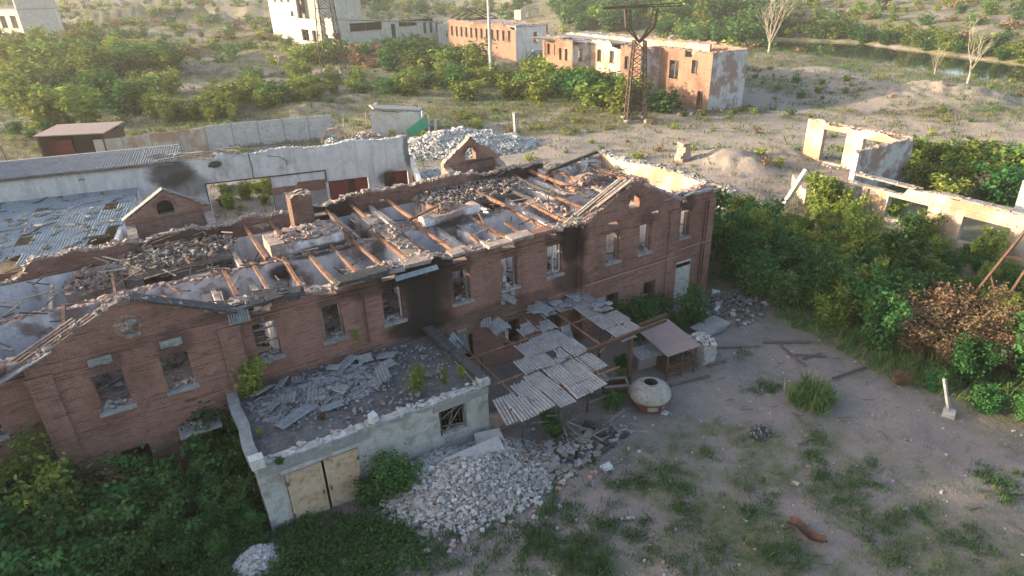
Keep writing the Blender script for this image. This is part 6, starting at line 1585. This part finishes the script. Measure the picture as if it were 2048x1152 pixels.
# around the annex and the pile
bush(gz(6.25, -6.9), 2.3, 'r', 'round bright green shrub before the annex wall beside the rubble pile', None)
bush(gz(5.4, -6.7), 1.6, 'r', 'low green shrub before the right beige door leaf', None)
for px, py, h, lab in [(1110, 880, .9, 'low green bush at the front of the canopy'), (1095, 850, .8, 'small weed bush under the lowest canopy sheet'), (1225, 815, 1.0, 'weed bush left of the round tank'), (1170, 790, .8, 'low weed bush between canopy edge and round tank'), (1245, 770, .9, 'yellowish weed bush behind the round tank'), (1245, 735, .8, 'weed bush by the steel tub')]:
    bush(ground_at(px, py), h, 'r' if 'yellow' not in lab else 'l', lab, None, 'weed', 'weed', wide=1.25)
bush(gz(24.3, -2.3), 2.9, 'g', 'green shrub growing against the right brick bay below its windows', None)
bush(gz(26.3, -1.7), 2.2, 'g', 'smaller shrub close to the wall of the right brick bay', None)
bush(gz(28.4, -2.9), 2.7, 'r', 'bushy green shrub in front of the pale door', None, wide=.9)
bush(gz(26.8, -3.2), 1.6, 'r', 'low shrub between the bay shrub and the door shrub', None)
# plants on the annex roof
for px, py, h, k, w, lab in [(505, 790, 2.5, 'p', 1.2, 'thin yellow-green plant in the corner of annex roof and brick bay'), (718, 700, 1.9, 'p', .9, 'thin plant growing on the annex roof between two brick windows'), (835, 785, 1.7, 'p', 1.3, 'pale green willow-like plant on the annex roof near its front edge'), (890, 770, 1.3, 'p', .7, 'thin pale plant on the annex roof beside the charred parapet'), (925, 755, .9, 'p', 1.1, 'low plant at the front right corner of the annex roof'), (645, 835, .35, 'd', 1.3, 'small rusty weed on the annex roof debris'), (520, 870, .5, 'p', 1.2, 'low weed by the left parapet of the annex roof'), (560, 925, .3, 'r', 1.4, 'small green weed at the annex roof front left')]:
    q = on_z(px, py, 3.55); bush((q.x, q.y, 3.5), h, k, lab, None, 'roof_plant', 'plant', wide=w)
# thicket right of the building
GT = 'bushes of the thicket right of the brick building'
bush(gz(33.9, 2.2), 7.6, 't', 'tall dark tree at the right corner of the brick building', None, 'tree', 'tree')
bush(gz(35.2, -.2), 6.0, 't', 'tall bushy tree just right of the brick building corner', None, 'tree', 'tree')
edge = [(34.6, 6), (34.2, -2), (34.8, -6), (34.4, -10), (34.0, -13.2), (35.2, -16.2), (36.3, -18.5), (38, -21)]
pts = []
tries = 0
DRY = [(36.4, -12.2, 3.3, 'dark dry brown bush at the thicket edge above the straw tuft'), (37.9, -13.9, 3.8, 'large sunlit dry brown bush at the right edge of the thicket'), (39.6, -12.6, 3.7, 'dry orange-brown bush behind the large sunlit dry one'), (38.7, -16.0, 3.2, 'dry brown bush low at the right picture edge'), (36.9, -14.6, 2.8, 'dry brown bush leaning toward the fallen post'), (40.6, -14.6, 3.9, 'tall dry rust-brown bush at the right picture edge')]
while len(pts) < 92 and tries < 9000:
    tries += 1
    x, y = rv.uniform(34, 54), rv.uniform(-23, 9)
    xe = np.interp(-y, [-p[1] for p in edge], [p[0] for p in edge])
    if x < xe + .4: continue
    if math.hypot(x - 38.5, y - 9) < 3.2 or (x > 52.5 and y > -16): continue
    if y > 4 and x > 44: continue
    if any(math.hypot(x - q[0], y - q[1]) < 1.5 for q in DRY): continue
    if all(math.hypot(x - a, y - b) > 1.6 for a, b in pts): pts.append((x, y))
ORD = ['first', 'second', 'third', 'fourth', 'fifth', 'sixth', 'seventh', 'eighth', 'ninth', 'tenth', 'eleventh', 'twelfth', 'thirteenth', 'fourteenth', 'fifteenth', 'sixteenth', 'seventeenth', 'eighteenth', 'nineteenth', 'twentieth']
for x, y, h, lab in DRY: bush(gz(x, y), h, 'd', lab, None)
front = 0
for x, y in sorted(pts, key=lambda q: -q[1]):
    k = rv.choice('gff'); h = rv.uniform(3.0, 4.6) * (.8 if x < 36.5 else 1)
    if x > 43: h = rv.uniform(1.8, 3.0)
    if x > 48: h = rv.uniform(1.4, 2.3)
    if (x > 41 and rv.random() < .5) or (y > 0 and rv.random() < .4) or rv.random() < .22: k = 'l'
    if -17.0 < y < -10.5 and 37.5 < x < 43 and rv.random() < .35: k = 'd'; h = rv.uniform(2.6, 3.8)
    elif 35.5 < x < 45 and -14 < y < 3 and rv.random() < .3: k = rv.choice('sst'); h = rv.uniform(4.6, 6.2)
    xe = np.interp(-y, [-p[1] for p in edge], [p[0] for p in edge])
    if x < xe + 2.0 and front < 20:
        lab = {'g': 'green', 'f': 'leafy green', 'l': 'light green', 'd': 'dry brown', 's': 'tall yellow-green', 't': 'tall dark green'}[k] + ' bush, ' + ORD[front] + ' along the thicket edge from the brick building'; front += 1; grp = GT + ' (edge)'
    else:
        lab = {'g': 'green bush inside the dense thicket right of the brick building', 'f': 'leafy green bush inside the dense thicket right of the brick building', 'l': 'yellow-green bush in the thicket toward the roofless ruin', 'd': 'dry brown bush in the thicket at the right edge', 's': 'tall yellow-green sapling rising out of the right thicket', 't': 'tall dark sapling rising out of the right thicket'}[k]; grp = GT + ' (' + {'g': 'green', 'f': 'leafy', 'l': 'light', 'd': 'dry', 's': 'tall light', 't': 'tall dark'}[k] + ')'
    bush(gz(x, y), h, k, lab, grp, 'sapling' if k in 'st' else 'bush', 'sapling' if k in 'st' else 'bush', wide=rv.uniform(.85, 1.1))
for x, y, h in ((33.9, -17.6, 1.5), (34.8, -19.2, 1.7), (36.3, -20.6, 2.0), (33.6, -15.2, 1.2), (36.5, -22.6, 1.5), (38.3, -23.6, 1.8)):
    bush(gz(x, y), h, 'g' if h > 1.6 else 'r', 'low green bush on the thicket edge beside the fallen post', 'low bushes by the fallen post')
bush(gz(32.6, -14.0), 1.0, 'd', 'straw coloured dry tuft at the thicket edge above the fallen post', None)
for x, y, h, lab in ((52.8, 5.2, 4.6, 'sunlit yellow-green bush climbing the left end of the roofless ruin'), (52.6, 2.6, 3.2, 'sunlit bush before the first window of the roofless ruin'), (52.9, -3.6, 3.0, 'sunlit bush between the middle windows of the roofless ruin'), (52.5, -8.8, 3.2, 'sunlit bush before the last window of the roofless ruin'), (55.8, .2, 2.6, 'sunlit bush inside the roofless ruin')):
    bush(gz(x, y), h, 'l', lab, None)
# unseen trees added on the left to throw shade over the lower yard
for x, y, h in ((-17.5, 1, 12), (-20, 6, 13), (-22, -3, 12), (-25, 3, 13), (-28, 10, 13), (-24, 9, 12), (-19, -6, 9), (-31, 4, 14), (-34, 14, 13), (-36, -2, 13), (-40, 8, 14), (-27, 16, 16), (-30, 12, 17), (-24, 13, 15), (-33, 19, 18), (-36, 10, 18), (-38, 22, 18), (-43, 16, 19)):
    bush(gz(x, y), h, 't', 'unseen tall tree added beyond the left edge to shade the yard', 'unseen shade trees added beyond the left edge', 'tree', 'tree', wide=1.25)

def join_bushes(name, label, items, rr):
    co, ti, mi = [], [], []; mats = ['leaf', 'leaf_light', 'leaf_dry']
    for x, y, h, k in items:
        me = rr.choice(FARP[k])[0]; s = h * (.5 if k == 'd' else 1) / FHH[k]
        c = np.empty(len(me.vertices) * 3); me.vertices.foreach_get('co', c); c = c.reshape(-1, 3) * s * np.array([1.2, 1.2, 1])
        a = rr.uniform(0, 6.28); c = np.stack([c[:, 0] * math.cos(a) - c[:, 1] * math.sin(a) + x, c[:, 0] * math.sin(a) + c[:, 1] * math.cos(a) + y, c[:, 2] + hz(x, y) - .1], 1)
        t = np.empty(len(me.polygons)); me.attributes['tint'].data.foreach_get('value', t)
        co.append(c); ti.append(np.clip(t * .8 + rr.uniform(-.2, .3), 0, 1)); mi.append(np.full(len(t), {'g': 0, 'l': 1, 'p': 1, 'd': 2}[k]))
    co = np.concatenate(co); ti = np.concatenate(ti); mi = np.concatenate(mi); n = len(ti)
    me = bpy.data.meshes.new(name); me.vertices.add(4 * n); me.vertices.foreach_set('co', co.ravel())
    me.loops.add(4 * n); me.loops.foreach_set('vertex_index', np.arange(4 * n, dtype=np.int32))
    me.polygons.add(n); me.polygons.foreach_set('loop_start', np.arange(0, 4 * n, 4, dtype=np.int32)); me.polygons.foreach_set('loop_total', np.full(n, 4, np.int32)); me.update()
    for q in mats: me.materials.append(MAT[q])
    me.polygons.foreach_set('material_index', mi.astype(np.int32))
    at = me.attributes.new('tint', 'FLOAT', 'FACE'); at.data.foreach_set('value', ti.astype(np.float32))
    o = bpy.data.objects.new(name, me); COL.objects.link(o); return tag(o, label, 'bushes', None, 'stuff')

def scatter(poly, n, h0, h1, kinds, label, group, mind=2.0, seed=1, name='bush', cat='bush', stuff=None):
    rr = random.Random(seed); P = [ground_at(*p).to_2d() for p in poly]
    xs = [p.x for p in P]; ys = [p.y for p in P]; out = []; tries = 0
    def inside(x, y):
        c = False; j = len(P) - 1
        for i in range(len(P)):
            if (P[i].y > y) != (P[j].y > y) and x < (P[j].x - P[i].x) * (y - P[i].y) / (P[j].y - P[i].y) + P[i].x: c = not c
            j = i
        return c
    while len(out) < n and tries < n * 300:
        tries += 1
        x, y = rr.uniform(min(xs), max(xs)), rr.uniform(min(ys), max(ys))
        if not inside(x, y) or any(math.hypot(x - a, y - b) < mind for a, b in out): continue
        out.append((x, y))
    if stuff: return join_bushes(stuff, label, [(x, y, rr.uniform(h0, h1), rr.choice(kinds)) for x, y in out], rr)
    for x, y in out:
        k = rr.choice(kinds); h = rr.uniform(h0, h1)
        bush(gz(x, y, -.1), 1.2 * h * (.5 if k == 'd' else 1), k, label, group, name, cat, True, rr.uniform(1.1, 1.6))
scatter([(0, 130), (60, 95), (200, 95), (330, 130), (400, 190), (300, 215), (240, 255), (120, 262), (0, 262)], 50, 4.2, 7.4, 'glllp', 'yellow-green bush in the large thicket behind the lean-to roof at the left', 'bushes of the far left thicket', 3.2, 1)
scatter([(0, 250), (120, 250), (240, 250), (230, 268), (90, 280), (0, 285)], 10, 1.2, 2.5, 'dlg', 'low brownish bushes before the far left thicket', None, 3, 2, stuff='low_bushes')
scatter([(300, 235), (480, 232), (480, 246), (300, 255)], 14, 2.2, 4.2, 'p', 'young light green tree growing right behind the panel fence', 'young trees behind the panel fence', 1.6, 3, 'young_tree', 'tree')
scatter([(425, 175), (520, 150), (640, 150), (740, 160), (745, 205), (600, 205), (480, 235), (420, 225)], 26, 2.4, 4.8, 'glllp', 'green bush around the foot of the dark lattice pylon', 'bushes by the dark lattice pylon', 2.6, 4)
scatter([(590, 120), (700, 112), (870, 105), (960, 120), (960, 150), (800, 150), (620, 140)], 26, 2.8, 6.0, 'gllgd', 'bush before the long pale concrete ruin', 'bushes before the long pale ruin', 3.5, 5)
scatter([(740, 195), (800, 165), (900, 150), (1060, 165), (1240, 200), (1245, 222), (1080, 215), (920, 200)], 28, 2.2, 4.6, 'ggll', 'green bush on the field between concrete pole and forked pylon', 'bushes between pole and forked pylon', 2.4, 6)
scatter([(1060, 130), (1110, 140), (1200, 190), (1300, 205), (1380, 220), (1360, 232), (1240, 222), (1150, 215), (1060, 175)], 27, 3.0, 5.6, 'llgg', 'bright green bush growing against the bay-fronted ruin', 'bushes against the bay-fronted ruin', 2.4, 7)
scatter([(1110, 15), (1250, 10), (1450, 20), (1560, 70), (1480, 98), (1330, 85), (1120, 60)], 64, 5, 9, 'gglg', 'green tree in the riverside wood behind the bay-fronted ruin', 'trees of the riverside wood', 5, 8, 'tree', 'tree')
scatter([(1820, 330), (1880, 318), (2048, 330), (2048, 400), (1900, 420), (1830, 385)], 22, 1.8, 3.4, 'lllgd', 'sunlit bush behind the roofless ruin at the right', 'sunlit bushes behind the roofless ruin', 1.9, 9)
scatter([(1480, 52), (1560, 60), (1700, 66), (1850, 88), (2048, 112), (2048, 130), (1860, 104), (1700, 82), (1560, 75)], 90, 3.0, 6.5, 'glgl', 'green bushes lining the far river bank', None, 4, 10, stuff='bank_bushes')
scatter([(1560, 5), (2048, 5), (2048, 60), (1800, 48), (1560, 40)], 90, 2, 5, 'glddl', 'scattered bushes on the slope beyond the river', None, 7, 11, stuff='slope_bushes')
scatter([(150, 5), (540, 5), (540, 90), (420, 130), (330, 90), (150, 60)], 60, 1.2, 3.0, 'gdlg', 'low bushes on the mounds between the corner depot and the tall block', None, 5, 12, stuff='mound_bushes')
scatter([(690, 0), (1000, 2), (1100, 20), (1000, 28), (700, 22)], 26, 3, 7, 'gl', 'green tree beyond the long pale ruin', 'trees beyond the long pale ruin', 6, 13, 'tree', 'tree')
scatter([(1330, 205), (1400, 215), (1500, 212), (1500, 228), (1340, 235)], 9, .8, 1.6, 'lg', 'low bushes at the foot of the peeling white end wall', None, 2, 14, stuff='wall_foot_bushes')
scatter([(1500, 150), (1700, 160), (1780, 200), (1600, 205), (1500, 190)], 10, .8, 1.8, 'gl', 'low bushes on the grass strip before the river', None, 4, 15, stuff='strip_bushes')

for s0, k, h in ((17, 4, 1.8), (18.5, 6.5, 2.2), (20.3, 4.5, 1.2), (19.5, 8.3, 1.6), (18, 3, .8), (16.2, 5, 1.3), (20.8, 9, 1.8), (16.6, 7.5, 2.0), (21, 7.2, 2.2)):
    q = wp(s0, k); bush(gz(q[0], q[1]), h, 'l', 'sunlit weedy bush seen through the gate of the white shed', 'bushes inside the shed gate')
# ------------------------------------------------------------------ grass and weeds (uncountable)
def tuft_mesh(name, pts, hs, nb, width, spread, mat, seed, label, cat='grass'):
    g = np.random.default_rng(seed)
    pts = np.repeat(np.array(pts, float), nb, 0); hs = np.repeat(np.array(hs, float), nb); sp = np.repeat(np.broadcast_to(np.array(spread, float), len(hs) // nb), nb); n = len(hs)
    base = pts + np.stack([g.normal(0, 1, n) * sp, g.normal(0, 1, n) * sp, np.zeros(n)], 1)
    h = hs * (.45 + .75 * g.random(n))
    a = g.random(n) * 6.283; lean = h * (.15 + .5 * g.random(n))
    T = np.stack([np.cos(a) * lean, np.sin(a) * lean, h], 1)
    b2 = g.random(n) * 6.283; N_ = np.stack([np.cos(b2), np.sin(b2), .4 + 0 * b2], 1)
    L = np.linalg.norm(T, axis=1)
    tt = np.repeat(g.random(n // nb), nb) * .6 + .4 * g.random(n)
    me = quads_mesh(name, base + T * .5, N_, L, T, tt, 1.0, mat)
    # narrow blades: asp by width
    co = np.empty(len(me.vertices) * 3); me.vertices.foreach_get('co', co); co = co.reshape(-1, 4, 3)
    c = co.mean(1, keepdims=True); w = (width / np.maximum(L, .05))[:, None]
    for i in (1, 3): co[:, i] = c[:, 0] + (co[:, i] - c[:, 0]) * w
    me.vertices.foreach_set('co', co.ravel()); me.update()
    o = bpy.data.objects.new(name, me); COL.objects.link(o); tag(o, label, cat, None, 'stuff'); return o
gr = np.random.default_rng(91)
# yard weeds: clumps where the photograph shows them
clumps = []
def patch(px, py, r, n, h): clumps.append((ground_at(px, py), r, n, h))
for q in [(860, 1110, 1.0, 16, .4), (930, 1060, .8, 12, .4), (1060, 1060, .9, 14, .42), (1130, 1110, .9, 16, .5), (1190, 1140, .8, 14, .5), (1000, 1120, 1.2, 14, .38), (1080, 1090, .6, 8, .4), (1150, 1010, .6, 8, .3), (1160, 925, .5, 8, .28),
          (1290, 960, .9, 14, .3), (1350, 965, .7, 9, .26), (1230, 975, .5, 6, .28), (1415, 910, .3, 4, .22), (1360, 1010, .6, 6, .25), (1500, 1025, .8, 10, .3), (1380, 1050, .6, 7, .28), (1330, 1130, .9, 10, .36), (1450, 1130, .7, 8, .3), (1560, 1110, .6, 10, .38),
          (1720, 965, .7, 12, .3), (1650, 950, .5, 7, .28), (1640, 880, .3, 6, .24), (1620, 920, .3, 4, .2), (1750, 1060, .8, 10, .3), (1740, 930, .3, 4, .2), (1830, 1030, .5, 6, .25), (1990, 970, .8, 12, .3), (2030, 990, .6, 8, .3), (1900, 1080, .8, 6, .25), (1800, 1110, .9, 8, .28), (1960, 1120, 1, 8, .25),
          (1480, 710, .3, 4, .22), (1500, 790, .3, 3, .2), (1650, 1000, .5, 5, .24), (1240, 1060, .8, 8, .3), (1180, 1060, .6, 8, .34), (1290, 1080, .6, 7, .3), (780, 1130, 1.0, 14, .38), (700, 1120, .9, 16, .4), (640, 1090, .9, 18, .45), (740, 1060, .5, 8, .4), (600, 1130, .8, 16, .45), (560, 1060, .7, 14, .5), (690, 1060, .6, 10, .45), (850, 1060, .4, 6, .3),
          (1540, 780, .4, 6, .25), (1000, 1020, .4, 5, .25), (1120, 960, .4, 4, .22)]:
    patch(*q)
P_, H_ = [], []
for g, r, n, h in clumps:
    for _ in range(int(n * 1.8)):
        x, y = g.x + gr.normal(0, r * .8), g.y + gr.normal(0, r * .8); P_.append((x, y, hz(x, y))); H_.append(h * (.3 + .8 * gr.random() ** 1.5))
tuft_mesh('yard_weeds', P_, H_, 30, .045, .17, 'grass', 5, 'clumps of green weeds sprouting on the bare yard')
P_, H_ = [], []
xs = gr.uniform(-4, 32, 16000); ys = gr.uniform(-26, -6, 16000); gm, _, _ = ground_masks(xs, ys)
for x, y, k in zip(xs, ys, gm):
    if gr.random() < k * 1.1 + .02 and not (x < 12 and y > -7): P_.append((x, y, hz(x, y))); H_.append(.1 + .16 * gr.random())
tuft_mesh('yard_grass', P_, H_, 9, .03, .13, 'grass', 6, 'thin low grass and seedlings spread over the yard')
tuft_mesh('ground_cover', [(x, y, hz(x, y)) for x, y in zip(gr.uniform(-9, 5.5, 1500), gr.uniform(-11, -1.2, 1500)) if not (x > 1.0 and y > -6.6)], [.5] * 1 if False else [.35 + .3 * gr.random() for _ in range(1500)][:sum(1 for _ in [0])] if False else .45, 1, .1, .1, 'grass', 7, 'x') if False else None
P_ = [(x, y, hz(x, y)) for x, y in zip(gr.uniform(-9, 6.0, 2300), gr.uniform(-11, -1.2, 2300)) if not (x > 1.0 and y > -6.3) and not (x > 3.5 and y > -7.2) and math.hypot(x - .3, y + 7.2) > 1.0]
g_ = np.random.default_rng(8); n = len(P_) * 26
C = np.repeat(np.array(P_), 26, 0) + g_.normal(0, .22, (n, 3)) * np.array([1, 1, .5]); C[:, 2] = np.abs(C[:, 2]) + .08 + .25 * g_.random(n)
o = bpy.data.objects.new('ground_cover', quads_mesh('ground_cover', C, g_.normal(0, .6, (n, 3)) + np.array([0, 0, .9]), .13 * (.6 + .8 * g_.random(n)), g_.normal(0, 1, (n, 3)), np.repeat(g_.random(len(P_)), 26) * .6 + .35 * g_.random(n), .6, 'leaf')); COL.objects.link(o)
tag(o, 'low leafy ground cover filling the lower left corner', 'weeds', None, 'stuff')
# reed clump
g = ground_at(1622, 812); t = thing('reed_clump', g, 'blue-green reed clump standing alone in the yard', 'plant')
o = tuft_mesh('blades', [(gr.normal(0, .55), gr.normal(0, .4), 0) for _ in range(46)], [.8 + .35 * gr.random() for _ in range(46)], 26, .06, .12, 'grass', 9, None, None)
o.parent = t; del o['kind']
bush(ground_at(1605, 800), .8, 'r', 'leafy weed behind the reed clump', None, 'weed', 'plant', wide=1.3)
# fields
def field(name, n, h0, h1, nb, width, spread, mat, seed, label, vmin, vmax, pick):
    g = np.random.default_rng(seed); v = vmin * (vmax / vmin) ** g.random(n); u = (g.random(n) * 2 - 1) * (v * .86 + 4)
    x = CAM[0] + u * RH[0] + v * FH[0]; y = CAM[1] + u * RH[1] + v * FH[1]
    gm, sd, rb = ground_masks(x, y); rd, _ = riverdist(x, y)
    nz = fbm(x * .08 + 50, y * .08, 3)
    ok = (g.random(n) < pick(gm, nz)) & (rd > 1.15) & ~((x > -12) & (x < 33) & (y > -1) & (y < 37.5 - .2 * x)) & ~((x < 4) & (x > -14) & (y < 47)) & ~((x > 83) & (x < 96) & (y > 46) & (y < 97))
    x, y = x[ok], y[ok]; z = height(x, y)
    hh = h0 + (h1 - h0) * g.random(len(x)); sc = np.clip(np.hypot(x - CAM[0], y - CAM[1]) / 110, .7, 2.4)
    return tuft_mesh(name, np.stack([x, y, z], 1), hh * np.sqrt(sc), nb, width * 1.0, spread, mat, seed + 1, label)
field('field_grass', 42000, .3, .7, 8, .10, .35, 'grass_dry', 21, 'straw and green grass covering the fields behind the ruins', 56, 380, lambda g, n: .1 + .8 * g * smooth(.42, .55, n))
field('field_weeds', 34000, .3, .7, 8, .12, .4, 'grass', 23, 'green weeds covering the fields behind the ruins', 56, 420, lambda g, n: .06 + .8 * g * smooth(.58, .42, n))
MINI = {'g': [bush_proto(500 + i, 1.4, .9, 6, 150, .34, 'leaf', sig=.14, low=.1) for i in range(3)], 'l': [bush_proto(510 + i, 1.4, .9, 6, 150, .34, 'leaf_light', sig=.14, low=.1) for i in range(3)], 'd': [bush_proto(520 + i, 1.4, .9, 6, 150, .3, 'leaf_dry', sig=.14, low=.1) for i in range(2)]}
def scrub(name, n, vmin, vmax, h0, h1, kinds, seed, label, amt, lib=None):
    g = np.random.default_rng(seed); rr = random.Random(seed); v = vmin * (vmax / vmin) ** g.random(n); u = (g.random(n) * 2 - 1) * (v * .86 + 4)
    x = CAM[0] + u * RH[0] + v * FH[0]; y = CAM[1] + u * RH[1] + v * FH[1]
    gm, sd, rb = ground_masks(x, y); rd, _ = riverdist(x, y); nz = fbm(x * .07 + 20, y * .07, 3)
    ok = (g.random(n) < amt * (.12 + gm * smooth(.40, .58, nz))) & (rd > 1.15) & ~((x > -14) & (x < 36) & (y > -3) & (y < 52)) & ~((x > 79) & (x < 97) & (y > 45) & (y < 98)) & ~((x > 90) & (x < 105) & (y > 119) & (y < 160))
    its = [(a, b, rr.uniform(h0, h1), rr.choice(kinds)) for a, b in zip(x[ok], y[ok])]
    keep = dict(FARP), dict(FHH)
    FARP.clear(); FARP.update(MINI); FHH.update({'g': 1.4, 'l': 1.4, 'd': .7})
    join_bushes(name, label, its, rr)
    FARP.clear(); FARP.update(keep[0]); FHH.update(keep[1])
scrub('field_scrub', 5200, 62, 240, .4, 1.2, 'gllld', 25, 'low scrub dotted over the fields behind the ruins', .55)
scrub('slope_scrub', 3600, 180, 640, 1.2, 4.5, 'glglgd', 27, 'far scrub covering the slopes at the top', .8)
P_, H_ = [], []
for _ in range(700):
    x, y = gr.uniform(32.4, 38), gr.uniform(-24, -5)
    xe = np.interp(-y, [-p[1] for p in edge], [p[0] for p in edge]) - 1.4
    if x > xe: P_.append((x, y, hz(x, y))); H_.append(.25 + .4 * gr.random())
tuft_mesh('thicket_weeds', P_, H_, 30, .05, .16, 'grass', 29, 'weeds and grass along the foot of the thicket')

# ------------------------------------------------------------------ haze
hm = bpy.data.materials.new('evening haze'); hm.use_nodes = True; n = hm.node_tree; n.nodes.clear()
pv = n.nodes.new('ShaderNodeVolumePrincipled'); oo = n.nodes.new('ShaderNodeOutputMaterial')
pv.inputs['Color'].default_value = (.93, .9, .84, 1); pv.inputs['Density'].default_value = .0003; pv.inputs['Anisotropy'].default_value = .2
n.links.new(pv.outputs[0], oo.inputs['Volume'])
m = MB(); m.box(-1600, 1600, -1600, 1600, -8, 40)
m.build('haze', hm, None, None, 'stuff')
